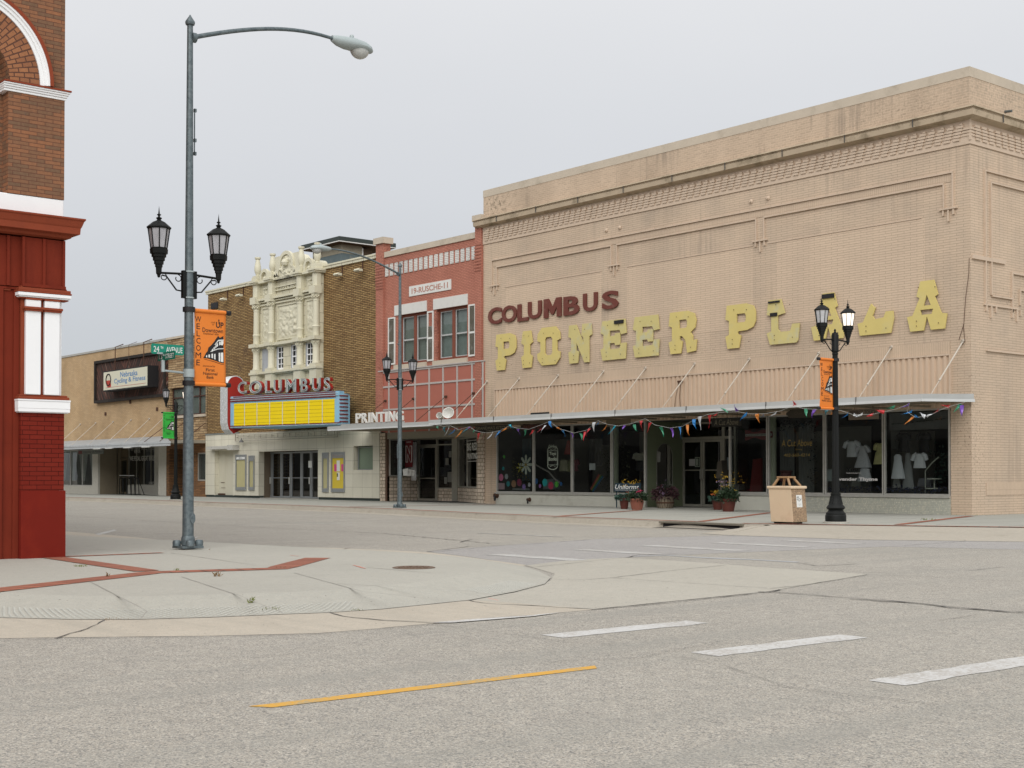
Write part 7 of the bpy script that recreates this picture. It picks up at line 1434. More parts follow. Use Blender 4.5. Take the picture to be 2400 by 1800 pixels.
# ---- banners
def banner(name, loc, sgn, wd, ht, z0, colr, sponsor, label, roll=.05, hide_left=0.0):
    """sgn: +1 hangs towards +Y from the pole, -1 towards -Y; artwork always reads from the street corner"""
    r = empty(name, loc, 0, label, 'banner', 'WELCOME banners on the lamp posts'); local(r)
    y0 = .085 if sgn > 0 else -wd - .085; FR = ((.0, y0, z0), (0, 1, 0), (0, 0, 1), (1, 0, 0))
    nx_, nz_ = 12, 26; v = []
    def dx(u, v_): return .018 * math.sin(u * 3.1 + v_ * 2.4) * math.sin(math.pi * v_) + (.035 * math.sin(math.pi * v_) * (1 - u) if sgn < 0 else 0)
    def P(u, v_, w_=0.0):
        pinch = (.045 * math.sin(math.pi * v_) * (1 if sgn < 0 else .25)); uu = u * wd; 
        if sgn < 0: uu = -(0) + (uu * (1 + pinch * .5) - pinch * wd * .9 * (1 - u))
        else: uu = uu * (1 - pinch * .45)
        return (dx(u, v_) + w_, y0 + uu, z0 + v_ * ht)
    for j in range(nz_ + 1):
        for i in range(nx_ + 1): v.append(P(i / nx_, j / nz_))
    m = M(); m.add(v, [(j * (nx_ + 1) + i, j * (nx_ + 1) + i + 1, (j + 1) * (nx_ + 1) + i + 1, (j + 1) * (nx_ + 1) + i) for j in range(nz_) for i in range(nx_)]); cl = m.build('cloth', colr, r, smooth=True)
    md = cl.modifiers.new('thickness', 'SOLIDIFY'); md.thickness = .003; md.offset = -1
    m = M(); m.mark().tube([(0, y0, z0 + ht), (0, y0 + wd, z0 + ht)], .032, 10); m.mark().tube([(0, y0, z0), (0, y0 + wd, z0)], .032, 10); m.build('sleeve', colr, r, smooth=True)
    m = M(); e_ = y0 + wd if sgn > 0 else y0; o_ = .0 if sgn > 0 else 0
    for zz in (z0, z0 + ht): m.mark(); m.tube([(0, e_ - sgn * .01, zz), (0, e_ + sgn * .05, zz)], .036, 10); m.lathe([(.0, -.038), (.03, -.03), (.038, 0), (.03, .03), (0, .038)], (0, e_ + sgn * .05, zz), 10); m.lathe([(.083, -.03), (.092, -.03), (.092, .04), (.083, .04)], (0, 0, zz), 16); m.tube([(0, sgn * .08, zz), (0, sgn * .11, zz)], .03, 8)
    m.build('bracket', m_ink, r, smooth=True)
    def warp(vs): return [P((p[1] - y0) / wd, (p[2] - z0) / ht, p[0]) for p in vs]
    FR0 = ((0, y0, z0), (0, 1, 0), (0, 0, 1), (1, 0, 0)); pxu, pzv = wd, ht
    def T(s, u0, u1, v0, v1, **k):
        text(m, s, FR0, u0 * pxu, u1 * pxu, v0 * pzv, v1 * pzv, .006, **k)
    m = M()
    for i, ch in enumerate('WELCOME'):
        w_ = {'W': .19, 'M': .17, 'O': .14, 'C': .13}.get(ch, .11); c_ = .115; vv = .885 - i * .099; T(ch, c_ - w_ / 2, c_ + w_ / 2, vv - .038, vv + .038)
        if ch in 'WELM': pass
    T('UP', .69, .93, .785, .865, bold=.02); T('Downtown', .25, .92, .715, .775, bold=.004); m.v = warp(m.v); m.build('lettering', m_ink, cl, fix=False)
    m = M(); T('LIVE', .53, .66, .845, .865); T('IT', .57, .63, .815, .835); T('Established 1856', .27, .78, .682, .708, shear=.35); T('Sponsored by', .26, .66, .235, .262, shear=.35); m.v = warp(m.v); m.build('small_lettering', plain('banner_brown_ink', (0.10, 0.035, 0.012), .7, bmp=0) if 'banner_brown_ink' not in MATS else MATS['banner_brown_ink'], cl, fix=False)
    m = M(); 
    for i, s in enumerate(sponsor): ww = min(.36, .056 * len(s) / 2); T(s, .50 - ww, .50 + ww, .178 - i * .05, .218 - i * .05, bold=.006)
    q = lambda l: [[(a * pxu, b_ * pzv) for a, b_ in lp] for lp in l]
    outline(m, q([[(.27, .355), (.36, .43), (.41, .455), (.43, .50), (.52, .535), (.62, .585), (.67, .62), (.76, .675), (.82, .65), (.93, .68), (.94, .30), (.86, .305), (.60, .335), (.40, .355)]]), FR0, 0, .006)
    outline(m, q([[(.765, .84), (.785, .84), (.785, .885), (.80, .88), (.775, .91), (.75, .88), (.765, .885)]]), FR0, 0, .0065)
    m.v = warp(m.v); m.build('street_picture', m_ink, cl, fix=False)
    m = M()
    outline(m, q([[(.64, .55), (.76, .62), (.94, .63), (.94, .615), (.77, .605), (.65, .54)]]), FR0, 0, .009)
    for l in ([(.79, .545), (.79, .595), (.84, .60), (.84, .555)], [(.85, .55), (.85, .605), (.93, .61), (.93, .55)], [(.70, .515), (.70, .555), (.75, .58), (.75, .535)], [(.66, .495), (.66, .53), (.69, .55), (.69, .51)], [(.60, .47), (.60, .505), (.64, .525), (.64, .49)], [(.54, .445), (.54, .475), (.58, .495), (.58, .46)], [(.77, .325), (.77, .44), (.82, .445), (.82, .32)], [(.84, .32), (.84, .445), (.92, .45), (.92, .315)], [(.62, .35), (.62, .42), (.66, .425), (.66, .345)], [(.53, .365), (.53, .42), (.58, .425), (.58, .36)], [(.43, .37), (.43, .405), (.48, .41), (.48, .365)], [(.35, .37), (.35, .39), (.39, .40), (.39, .365)]):
        outline(m, q([l]), FR0, 0, .009)
    outline(m, q([[(.50, .455), (.75, .50), (.94, .51), (.94, .50), (.75, .49), (.50, .445)]]), FR0, 0, .0095)
    m.v = warp(m.v); m.build('picture_highlight', m_paper, cl, fix=False)
    m = M(); outline(m, q([[(.30, .345), (.62, .318), (.86, .29), (.945, .288), (.945, .282), (.86, .283), (.62, .31), (.30, .34)]]), FR0, 0, .006); m.v = warp(m.v); m.build('kerb_line', MATS['banner_brown_ink'], cl, fix=False)
    return r
m_or = plain('orange_vinyl', (0.72, 0.20, 0.022), .5, var=.05, scale=3, bmp=.08, obj=True, dirt=.15, dirtcol=(.55, .14, .02)); m_gn = plain('green_vinyl', (0.035, 0.42, 0.055), .5, var=.05, scale=3, bmp=.08, obj=True)
banner('banner', P1, 1, .53, 1.10, 2.47, m_or, ['First', 'National', 'Bank'], 'orange WELCOME Downtown banner sponsored by First National Bank on the tall near pole')
banner('banner', PR, -1, .50, 1.13, 2.655, m_or, ['Columbus', 'Public Library'], 'wind-bent orange WELCOME banner sponsored by Columbus Public Library on the right lamp post')
banner('banner', (-37.3, -5.75, 0), -1, .56, 1.16, 2.85, m_gn, ['Columbus', 'Bank'], 'green WELCOME Downtown banner on the far left lamp post')
# ---- street name signs
m_sg = plain('sign_green', (0.004, 0.22, 0.145), .45, var=.05, bmp=0); m_sg2 = plain('sign_green_dark', (0.004, 0.15, 0.095), .5, var=.12, bmp=0)
def rrect(u0, u1, v0, v1, r_): return [(u1 - r_ + a, v0 + r_ + b_) for a, b_ in [(r_ * math.cos(t), r_ * math.sin(t)) for t in np.linspace(-math.pi / 2, 0, 5)]] + [(u1 - r_ + r_ * math.cos(t), v1 - r_ + r_ * math.sin(t)) for t in np.linspace(0, math.pi / 2, 5)] + [(u0 + r_ + r_ * math.cos(t), v1 - r_ + r_ * math.sin(t)) for t in np.linspace(math.pi / 2, math.pi, 5)] + [(u0 + r_ + r_ * math.cos(t), v0 + r_ + r_ * math.sin(t)) for t in np.linspace(math.pi, 1.5 * math.pi, 5)]
XS = P1[0] + .0; ys0, zs1 = SX(354, 801, XS); ys1 = SX(431, 815, XS)[0]; zb1 = SX(392, 835, XS)[1]; zs_ = 2.90
r = empty('street_name_sign', (XS, (ys0 + ys1) / 2, zs_), 0, 'upper bright green street sign reading 24TH AVENUE', 'street sign', 'street name signs on the tall pole')
z0_, z1_ = SX(392, 831, XS)[1], SX(392, 807, XS)[1]
m = M(); outline(m, [rrect(ys0, ys1, z0_, z1_, .025)], side(XS), .006); pl = m.build('plate', m_sg, r)
m = M(); h_ = z1_ - z0_; W2 = ys1 - ys0; text(m, '24', side(XS), ys0 + .07 * W2, ys0 + .24 * W2, z0_ + .2 * h_, z0_ + .76 * h_, .008, bold=.008); text(m, 'TH', side(XS), ys0 + .28 * W2, ys0 + .36 * W2, z0_ + .52 * h_, z0_ + .76 * h_, .008, bold=.03); text(m, 'AVENUE', side(XS), ys0 + .45 * W2, ys0 + .95 * W2, z0_ + .2 * h_, z0_ + .76 * h_, .008, bold=.008); m.build('lettering', m_paper, pl)
ysm = SX(382, 850, XS)[0]; xa = G(371, 838, SX(371, 838, XS)[1])
def onY(px, py, Y): return W(px, py, Y)
r2 = empty('street_name_sign', (XS, ysm, 2.7), 0, 'lower dark green street sign reading 13TH STREET', 'street sign', 'street name signs on the tall pole')
xa0, xa1 = W(371, 840, ysm)[0], W(411, 830, ysm)[0]; za0, za1 = W(390, 844, ysm)[1], W(390, 825, ysm)[1]
m = M(); outline(m, [rrect(xa0, xa1, za0, za1, .02)], front(ysm), .006); pl = m.build('plate', m_sg2, r2)
m = M(); h_ = za1 - za0; W2 = xa1 - xa0; text(m, '13', front(ysm), xa0 + .08 * W2, xa0 + .26 * W2, za0 + .2 * h_, za0 + .76 * h_, .008, bold=.008); text(m, 'TH', front(ysm), xa0 + .29 * W2, xa0 + .39 * W2, za0 + .52 * h_, za0 + .76 * h_, .008, bold=.03); text(m, 'STREET', front(ysm), xa0 + .45 * W2, xa0 + .95 * W2, za0 + .2 * h_, za0 + .76 * h_, .008, bold=.008); m.build('lettering', m_paper, pl)
zpp = SX(391, 872, XS)[1]; ypp = ysm
m = M(); m.tube([(XS, ypp, zpp), (XS, ypp, za0 + .01)], .028, 10); m.tube([(XS, ypp, zpp + .02), (XS, P1[1] - .06, zpp + .0)], .016, 8); m.lathe([(.078, -.06), (.086, -.06), (.086, .06), (.078, .06)], (XS, P1[1], zpp), 14); m.build('sign_bracket', m_galv_l, r2, smooth=True)
m = M(); m.box(XS - .01, XS + .01, ypp - .1, ypp + .1, za1, z0_); m.build('sign_clip', m_galv_l, r)

# ================================================================ LITTER BIN
r = empty('litter_bin', (1.16, -9.38, 0), 0, 'tan litter bin with pebbled sides and a white sticker on the far kerb', 'litter bin')
pl_ = G(1801, 1225); pm2 = G(1857, 1228.5); pr2 = G(1890, 1222)
X0b, X1b = pl_[0] + .0, pm2[0]; Y0b = pm2[1]; Y1b = pr2[1]; X0b = X1b - .64; Y1b = Y0b + .50
m_peb = ground_mat('pebble_aggregate', (0.30, 0.225, 0.145), (0.36, 0.27, 0.18), stone=.75, big=.05, dark=.1, fine=.2, bmp=1.0)
m_bin = plain('bin_cream', (0.62, 0.48, 0.33), .6, var=.05, scale=4, dirt=.2, dirtcol=(.30, .17, .07), bmp=.15)
cxb, cyb = (X0b + X1b) / 2, (Y0b + Y1b) / 2
def taper(m, k=0): m.v = [(x - .045 * (z - .45), y - .055 * (z - .45), z) for x, y, z in m.v]; return m
m = M(); m.box(X0b, X1b, Y0b, Y1b, .04, .80); taper(m, -.10).build('body', m_peb, r, bevel=.012)
m = M(); m.box(X0b - .0, X1b + .0, Y0b - .012, Y0b - .0, .045, .795); taper(m, -.10); m.v = [(x, y - .004, z) for x, y, z in m.v]; m.build('front_panel', m_bin, r, bevel=.004)
m = M(); m.box(X0b - .035, X1b + .035, Y0b - .04, Y1b + .035, .80, .865); taper(m).build('lid', m_bin, r, bevel=.018)
m = M(); m.box(X0b + .06, X1b - .06, Y0b + .06, Y1b - .06, .0, .04); m.build('foot', m_ink, r)
m_hood = plain('brown_hood', (0.30, 0.18, 0.09), .5, bmp=.1)
m = M()
for sx_ in (0, 1):
    for sy in (0, 1):
        bx_ = X0b + .07 if sx_ == 0 else X1b - .07; by_ = Y0b + .06 if sy == 0 else Y1b - .06; tx_ = cxb + (-.13 if sx_ == 0 else .13); ty_ = cyb + (-.10 if sy == 0 else .10)
        m.tube([(bx_, by_, .86), (tx_, ty_, 1.05)], .032, 6)
m.box(cxb - .17, cxb + .17, cyb - .14, cyb + .14, 1.045, 1.085); taper(m).build('hood', m_hood, r, bevel=.01)
m = M(); ysb = Y0b + .16; m.box(X1b - .012, X1b + .0015, ysb, ysb + .20, .38, .66); st = taper(m).build('sticker', m_paper, r)
m = M()
for k in range(7): a = k * .9; m.tube([(X1b + .003, ysb + .06 + .02 * math.cos(a), .58 + .03 * math.sin(a)), (X1b + .003, ysb + .06 + .045 * math.cos(a), .58 + .05 * math.sin(a))], .008, 4)
for k in range(3): m.tube([(X1b + .003, ysb + .07 + .02 * k, .50 + .01 * k), (X1b + .003, ysb + .17, .56 + .015 * k)], .003, 4)
text(m, 'Keep our City', side(X1b), ysb + .04, ysb + .16, .445, .46, .003); text(m, 'Clean', side(X1b), ysb + .07, ysb + .13, .42, .435, .003); taper(m).build('sticker_print', m_ink, st)

# ================================================================ PLANTERS
m_terrac = plain('terracotta_pot', (0.24, 0.085, 0.055), .7, var=.1, bmp=.2); m_dpot = plain('dark_red_pot', (0.09, 0.022, 0.014), .5, var=.1, bmp=.1); m_barrel = brick('barrel_staves', (0.23, 0.19, 0.14), (0.16, 0.13, 0.095), (0.04, 0.03, 0.02), .085, 3.0, .008, .15, .3, bmp=.6, offset=0)
m_leaf1 = plain('leaf_dark', (0.020, 0.040, 0.016), .6, var=.4, scale=25, bmp=0); m_leaf2 = plain('leaf_bluegreen', (0.035, 0.075, 0.055), .6, var=.3, scale=25, bmp=0); m_leaf3 = plain('leaf_purple', (0.06, 0.025, 0.03), .6, var=.4, scale=25, bmp=0)
def petal(name, c): return plain(name, c, .6, var=.15, scale=30, bmp=0)
m_py_ = petal('yellow_petal', (0.48, 0.29, 0.02)); m_pp = petal('pink_petal', (0.50, 0.035, 0.11)); m_po = petal('orange_petal', (0.72, 0.17, 0.04)); m_pl = petal('lilac_petal', (0.38, 0.26, 0.40))
def leaves(m, c, rx, rz, n, s, droop=0.0, up=0.0):
    for _ in range(n):
        a = random.uniform(0, 6.283); q = random.random() ** .5; x = c[0] + rx * q * math.cos(a); y = c[1] + rx * q * math.sin(a); z = c[2] + rz * random.uniform(-.3, 1) * (1 - .5 * q) - droop * q * q
        d = Vector((math.cos(a) * .8 + random.gauss(0, .4), math.sin(a) * .8 + random.gauss(0, .4), random.gauss(up, .5))).normalized(); e = d.cross(Vector((random.gauss(0, 1), random.gauss(0, 1), random.gauss(0, 1)))).normalized(); l = s * random.uniform(.6, 1.3); w_ = l * .32
        p = Vector((x, y, z)); m.add([p, p + d * l * .5 + e * w_, p + d * l, p + d * l * .5 - e * w_], [(0, 1, 2, 3)])
    return m
def planter(loc, r_, h, mat, label, kind, nleaf, leafm, rx, rz, flowers, sp=(), ribs=False):
    R = empty('planter', loc, 0, label, 'planter', 'flower planters by the shop entrance'); x, y, z0 = loc
    m = M()
    if kind == 'barrel': m.lathe([(r_ * .86, 0), (r_ * 1.0, h * .35), (r_ * 1.03, h * .6), (r_ * .98, h), (r_ * .92, h), (r_ * .9, h - .06), (0, h - .06)], loc, 24)
    else: m.lathe([(r_ * .68, 0), (r_ * .94, h * .82), (r_ * 1.04, h * .83), (r_ * 1.06, h), (r_ * .96, h), (r_ * .92, h - .05), (0, h - .05)], loc, 28)
    pt = m.build('pot', mat, R, smooth=True)
    if kind == 'barrel': m = M(); m.lathe([(r_ * 1.015, h * .40), (r_ * 1.04, h * .42), (r_ * 1.04, h * .52), (r_ * 1.03, h * .54)], loc, 24); m.build('hoop', m_rust, pt)
    if ribs: 
        m = M()
        for k in range(24): a = k * math.pi / 12; m.tube([(x + r_ * .72 * math.cos(a), y + r_ * .72 * math.sin(a), z0 + .03), (x + r_ * .95 * math.cos(a), y + r_ * .95 * math.sin(a), z0 + h * .74)], .012, 4)
        m.build('flute', mat, pt)
    m = M(); leaves(m, (x, y, z0 + h), rx, rz, nleaf, .10); fo = m.build('foliage', leafm, R, fix=False)
    if sp: m = M(); [m.tube([(x + random.gauss(0, .04), y, z0 + h), (x + random.gauss(0, rx * .4), y + random.gauss(0, .1), z0 + h + rz * random.uniform(.8, 1.3))], .004, 3) for _ in range(sp)]; m.build('stem', m_leaf1, fo)
    for fm_, n, cc, sr, nm_ in flowers:
        m = M()
        for _ in range(n):
            c = Vector((x + cc[0] + random.gauss(0, sr), y + cc[1] + random.gauss(0, sr), z0 + h + cc[2] + random.gauss(0, sr * .6))); leaves(m, tuple(c), .024, .026, 6, .032)
        m.build(nm_, fm_, R, fix=False)
gp = lambda px, py: G(px, py)
planter(gp(1463, 1193), .17, .36, m_dpot, 'dark pot of trailing bluish succulents at the left of the entrance planters', 'pot', 260, m_leaf2, .26, .18, [(m_py_, 8, (.1, 0, .5), .12, 'yellow_blossom')], 10)
planter(gp(1493, 1195), .23, .37, m_terrac, 'fluted terracotta pot with pink and orange blossoms left of the doors', 'pot', 420, m_leaf1, .30, .30, [(m_pp, 16, (.16, -.05, .22), .05, 'pink_blossom'), (m_po, 10, (-.22, -.1, .14), .05, 'orange_blossom'), (m_py_, 12, (-.1, 0, .50), .14, 'yellow_blossom')], 22, True)
planter(gp(1559, 1191), .30, .40, m_barrel, 'grey half barrel planter overflowing with purple foliage beside the doors', 'barrel', 620, m_leaf3, .42, .45, [(m_pl, 22, (.05, -.2, .12), .09, 'lilac_blossom'), (m_pl, 8, (-.1, -.1, .4), .14, 'lilac_sprig')], 30)
planter(gp(1682, 1195), .19, .33, m_dpot, 'small dark pot with orange and yellow blossoms right of the doors', 'pot', 260, m_leaf2, .26, .16, [(m_py_, 30, (.0, -.05, .22), .07, 'yellow_blossom'), (m_po, 8, (-.12, -.05, .16), .05, 'orange_blossom')], 8)
planter(gp(1707, 1199), .25, .40, m_dpot, 'large dark red pot with tall yellow and purple stems right of the doors', 'pot', 700, m_leaf1, .30, .40, [(m_py_, 34, (.05, 0, .55), .20, 'yellow_blossom'), (m_pl, 10, (-.22, 0, .5), .09, 'lilac_blossom')], 40)
S7 = empty('uniforms_sign', (-13.2, -1.0, .6), 0, 'dark angled sign reading Uniforms behind the entrance planters', 'sign')
x0, x1, z0, z1 = wx(1438, -1.0, 1140), wx(1500, -1.0, 1140), wz(1440, 1152, -1.0), wz(1440, 1132, -1.0)
m = M(); m.prism([(x0, -1.0, z0), (x1, -1.0, z0), (x1 + .02, -.98, z1), (x0 + .06, -.98, z1)], (0, .02, 0)); m.box(x0 + .1, x0 + .13, -.98, -.95, 0, z0); m.box(x1 - .2, x1 - .17, -.98, -.95, 0, z0); m.build('board', plain('navy_board', (0.012, 0.03, 0.045), .5), S7); m = M(); text(m, 'Uniforms', front(-1.0), x0 + .08, x1 - .05, z0 + .09, z1 - .05, .004, shear=.3, bold=.01); m.box(x0 + .08, x1 - .1, -1.006, -1.003, z0 + .05, z0 + .06); m.build('lettering', m_paper, S7)

# ================================================================ HANGING SIGNS UNDER THE CANOPY
def hang_sign(name, label, px0, px1, py0, py1, Y, mat, lines, matt, z_top=None, notch=True):
    x0, x1 = wx(px0, Y, (py0 + py1) / 2), wx(px1, Y, (py0 + py1) / 2); z0, z1 = wz(px1, py1, Y), wz(px1, py0, Y)
    R = empty(name, ((x0 + x1) / 2, Y, z0), 0, label, 'sign', 'hanging signs under the long canopy'); c = .10 if notch else 0.0
    m = M(); pts = [(x0 + c, z0), (x1 - c, z0), (x1 - c * .8, z0 + c * .6), (x1, z0 + c), (x1, z1 - c), (x1 - c * .8, z1 - c * .6), (x1 - c, z1), (x0 + c, z1), (x0 + c * .8, z1 - c * .6), (x0, z1 - c), (x0, z0 + c), (x0 + c * .8, z0 + c * .6)] if notch else [(x0, z0), (x1, z0), (x1, z1), (x0, z1)]
    outline(m, [pts], front(Y), .03); m.build('board', mat, R)
    for s, a, b_, c_, d_, kw in lines: m = M(); text(m, s, front(Y), x0 + a * (x1 - x0), x0 + b_ * (x1 - x0), z0 + c_ * (z1 - z0), z0 + d_ * (z1 - z0), .034, **kw); m.build('lettering', matt, R)
    m = M(); m.tube([(x0 + .2, Y, z1), (x0 + .2, Y, 3.1)], .008, 5); m.tube([(x1 - .2, Y, z1), (x1 - .2, Y, 3.1)], .008, 5); m.build('hook', m_rust, R)
m_sbk = plain('sign_black', (0.020, 0.018, 0.014), .6, bmp=.1); m_sgold = plain('dim_gold_lettering', (0.21, 0.19, 0.135), .6, bmp=0)
hang_sign('hanging_sign', 'black notched sign GRANDMAS KITCHEN hanging under the left end of the canopy', 1112, 1204, 995, 1011, -1.6, m_sbk, [("GRANDMA'S KITCHEN", .05, .95, .42, .88, dict(bold=.02)), ('HOME COOKING', .32, .72, .08, .32, dict(bold=.01))], m_sgold)
hang_sign('hanging_sign', 'black sign A Cut Above hanging over the entrance doors', 1669, 1739, 978, 999, -.9, m_sbk, [('A Cut Above', .10, .90, .2, .85, dict(shear=.12))], m_sgold, notch=False)
hang_sign('hanging_sign', 'dim brown sign FABRIC SHOP hanging beside the notched black sign', 1222, 1290, 992, 1006, -.5, plain('dark_red_board', (0.045, 0.02, 0.015), .7), [('FABRIC SHOP', .1, .9, .2, .8, dict(bold=.02))], plain('dim_red_lettering', (0.13, 0.035, 0.025), .7), notch=False)
hang_sign('hanging_sign', 'plain tan board hanging under the canopy over the third left window', 1422, 1478, 981, 998, -.9, plain('tan_board', (0.15, 0.12, 0.075), .7), [('Lavender', .2, .75, .1, .5, dict(shear=.3))], plain('tan_ink', (0.09, 0.06, 0.03), .7), notch=False)
hang_sign('hanging_sign', 'dark octagonal sign hanging under the canopy above the A Cut Above window', 1844, 1908, 957, 978, -1.4, plain('very_dark_board', (0.045, 0.038, 0.026), .7), [('Quilts', .3, .7, .3, .7, dict(shear=.2))], plain('dim_board_ink', (0.08, 0.065, 0.045), .7))
hang_sign('hanging_sign', 'tan sign PERFECT TOUCH hanging right of the black lamp post', 1990, 2060, 957, 982, -1.4, plain('tan_sign_board', (0.17, 0.135, 0.10), .7), [('PERFECT TOUCH', .06, .94, .52, .86, dict(bold=.01))], plain('dark_sign_ink', (0.03, 0.022, 0.02), .7), notch=False)
S8 = empty('fabric_shop_sign', (-8, .35, 2.2), 0, 'red wavy sign with white band FABRIC SHOP inside the window right of the doors', 'sign')
x0, x1, z0, z1 = wx(1747, .3, 1015), wx(1797, .3, 1015) + .25, wz(1790, 1032, .3), wz(1790, 1006, .3)
m = M(); top = [(x0 + (x1 - x0) * i / 20, z1 - .05 + .04 * math.cos(i / 20 * 9)) for i in range(21)]; bot = [(x0 + (x1 - x0) * i / 20, z0 + .05 - .04 * math.cos(i / 20 * 9)) for i in range(20, -1, -1)]; outline(m, [bot[::-1] + top[::-1]], front(.3), .02); m.build('board', plain('faded_red_board', (0.15, 0.022, 0.022), .7), S8)
m = M(); m.box(x0 + .02, x1 - .02, .272, .279, z0 + .14, z1 - .14); m.build('band', plain('band_white', (0.30, 0.29, 0.26), .7), S8); m = M(); text(m, 'FABRIC SHOP', front(.27), x0 + .06, x1 - .04, z0 + .19, z1 - .19, .004, bold=.03); m.build('lettering', m_ink, S8)
def window_text(name, label, items, mat, Y=.012):
    R = empty(name, (wx(items[0][1], Y, 1050), Y, 1.5), 0, label, 'lettering')
    m = M()
    for s, a, b_, c, d_, kw in items: text(m, s, front(Y), wx(a, Y, (c + d_) / 2), wx(b_, Y, (c + d_) / 2), wz((a + b_) / 2, d_, Y), wz((a + b_) / 2, c, Y), 0.002, slope=wz(b_, d_, Y) - wz(b_, d_, Y), **kw)
    m.build('lettering', mat, R); return R
m_wgold = plain('window_gold', (0.28, 0.20, 0.06), .6, bmp=0)
window_text('window_lettering', 'gold script A Cut Above painted on the window behind the litter bin', [('A Cut Above', 1832, 1903, 1030, 1046, dict(shear=.12)), ('Sewing', 1864, 1880, 1051, 1056, dict(shear=.2)), ('402-563-4214', 1837, 1898, 1063, 1070, dict(shear=.15))], m_wgold)
window_text('window_lettering', 'white outlined lettering Lavender Thyme low on the window right of the lamp post', [('Lavender Thyme', 1953, 2057, 1119, 1129, dict(bold=.035)), ('Fine heirloom boutique in here', 1984, 2018, 1107, 1111, {})], plain('window_white', (0.62, 0.60, 0.58), .6, bmp=0))
window_text('window_lettering', 'small cursive word on the transom of the red window sign side pane', [('You', 1983, 2010, 1096, 1104, dict(bold=.02))], m_ink, .05)
# mirrored banner seen from the back in the last window
S9 = empty('window_banner', (-2, .5, 2.2), 0, 'grey cloth banner showing mirrored dark letters Lake Valley Printing in the last window', 'banner')
x0, x1, z0, z1 = wx(2084, .5, 1000), wx(2226, .5, 980), wz(2150, 1019, .5), wz(2150, 966, .5)
m = M(); n = 24; v = [(x0 + (x1 - x0) * i / n, .5 + .02 * math.sin(i), z) for z in (z0 + .15, z1) for i in range(n + 1)]; m.add(v, [(i, i + 1, n + 2 + i, n + 1 + i) for i in range(n)]); m.build('cloth', plain('grey_cloth', (0.12, 0.12, 0.115), .9), S9)
m = M(); text(m, 'Lake Valley Printing', front(.46), x0 + .1, x1, z0 + .35, z1 - .35, .0, bold=.03, mirror=True, slope=.12); m.build('lettering', m_ink, S9)
# toy shop decals
S10 = empty('shop_emblem', (-17.7, .01, 1.8), 0, 'white rounded panel outline with the words Toys Books on the second window', 'lettering')
x0, x1, z0, z1 = wx(1283, .012, 1070), wx(1308, .012, 1070), wz(1296, 1100, .012), wz(1296, 1046, .012)
m_dec = plain('mint_decal', (0.40, 0.46, 0.38), .6, bmp=0); cxm_ = (x0 + x1) / 2; hwm = (x1 - x0) / 2
o_ = arc(cxm_, z1 - .16, hwm, 0, 180, 14) + arc(cxm_, z0 + .16, hwm, 180, 360, 14); i_ = arc(cxm_, z1 - .16, hwm - .025, 0, 180, 14) + arc(cxm_, z0 + .16, hwm - .025, 180, 360, 14)
def rr2(l, k): return [(x, (z1 - .16) + (z - (z1 - .16)) * k if z > z1 - .16 else ((z0 + .16) + (z - (z0 + .16)) * k if z < z0 + .16 else z)) for x, z in l]
m = M(); outline(m, [rr2(o_, .6), rr2(i_, .55)], front(.012), 0, .003); frame_rect(m, x0 + .04, x1 - .04, z0 + .16, z1 - .16, .015, .003, front(.012))
text(m, 'Toys', front(.012), x0 + .11, x1 - .11, z0 + .50, z0 + .66, .003, bold=.04); text(m, 'Books', front(.012), x0 + .07, x1 - .07, z0 + .32, z0 + .47, .003, bold=.04); text(m, 'Gift Shop', front(.012), x0 + .07, x1 - .07, z0 + .75, z0 + .93, .003, shear=.2)
m.tube([(x0 + .15, .008, z0 + .1), (cxm_, .008, z0 + .15), (x1 - .15, .008, z0 + .1)], .008, 4); m.tube([(x0 + .15, .008, z1 - .1), (cxm_, .008, z1 - .15), (x1 - .15, .008, z1 - .1)], .008, 4); m.build('decal', m_dec, S10)
dots = [(1174.5, 1119, 10.5, 17, (0.34, 0.09, 0.16), 'rose pink'), (1187, 1117, 8, 13, (0.17, 0.18, 0.19), 'grey'), (1191, 1134, 8, 13, (0.01, 0.12, 0.13), 'dark teal'), (1204, 1134, 11, 17, (0.16, 0.085, 0.045), 'brown'), (1217, 1131, 11, 17, (0.12, 0.012, 0.035), 'dark red'), (1228, 1141, 8, 13, (0.14, 0.085, 0.24), 'violet'), (1240.5, 1136, 6, 10, (0.22, 0.22, 0.23), 'small silver'), (1257, 1128, 8, 13, (0.01, 0.05, 0.14), 'navy blue'), (1265.5, 1139, 5.5, 9, (0.18, 0.07, 0.23), 'small purple'), (1277, 1131, 11.5, 18, (0.01, 0.22, 0.23), 'large turquoise'), (1291, 1138, 12, 18, (0.28, 0.012, 0.05), 'large crimson'), (1304.5, 1135, 9, 14, (0.05, 0.24, 0.025), 'green'), (1315, 1134, 6, 9, (0.01, 0.06, 0.16), 'small blue'), (1179.5, 1098, 6, 9, (0.01, 0.14, 0.15), 'small teal high left'), (1181.5, 1070.5, 5.5, 8, (0.03, 0.18, 0.02), 'small bright green high left')]
for i, (px, py, w_, h_, c, nm_) in enumerate(dots):
    x, z = W(px, py, .03); rx = (wx(px + w_ / 2, .03, py) - wx(px - w_ / 2, .03, py)) / 2; rz_ = (wz(px, py - h_ / 2, .03) - wz(px, py + h_ / 2, .03)) / 2
    m = M(); m.prism([(x + rx * math.cos(t), .028, z + rz_ * math.sin(t)) for t in np.linspace(0, 2 * math.pi, 25)[:-1]], (0, .004, 0)); tag(m.build('paper_dot', plain('dot_%d' % i, k3(c, 1.5), .6, bmp=0)), nm_ + ' round paper dot stuck inside the toy shop window', 'paper dot', 'paper dots in the toy shop window')
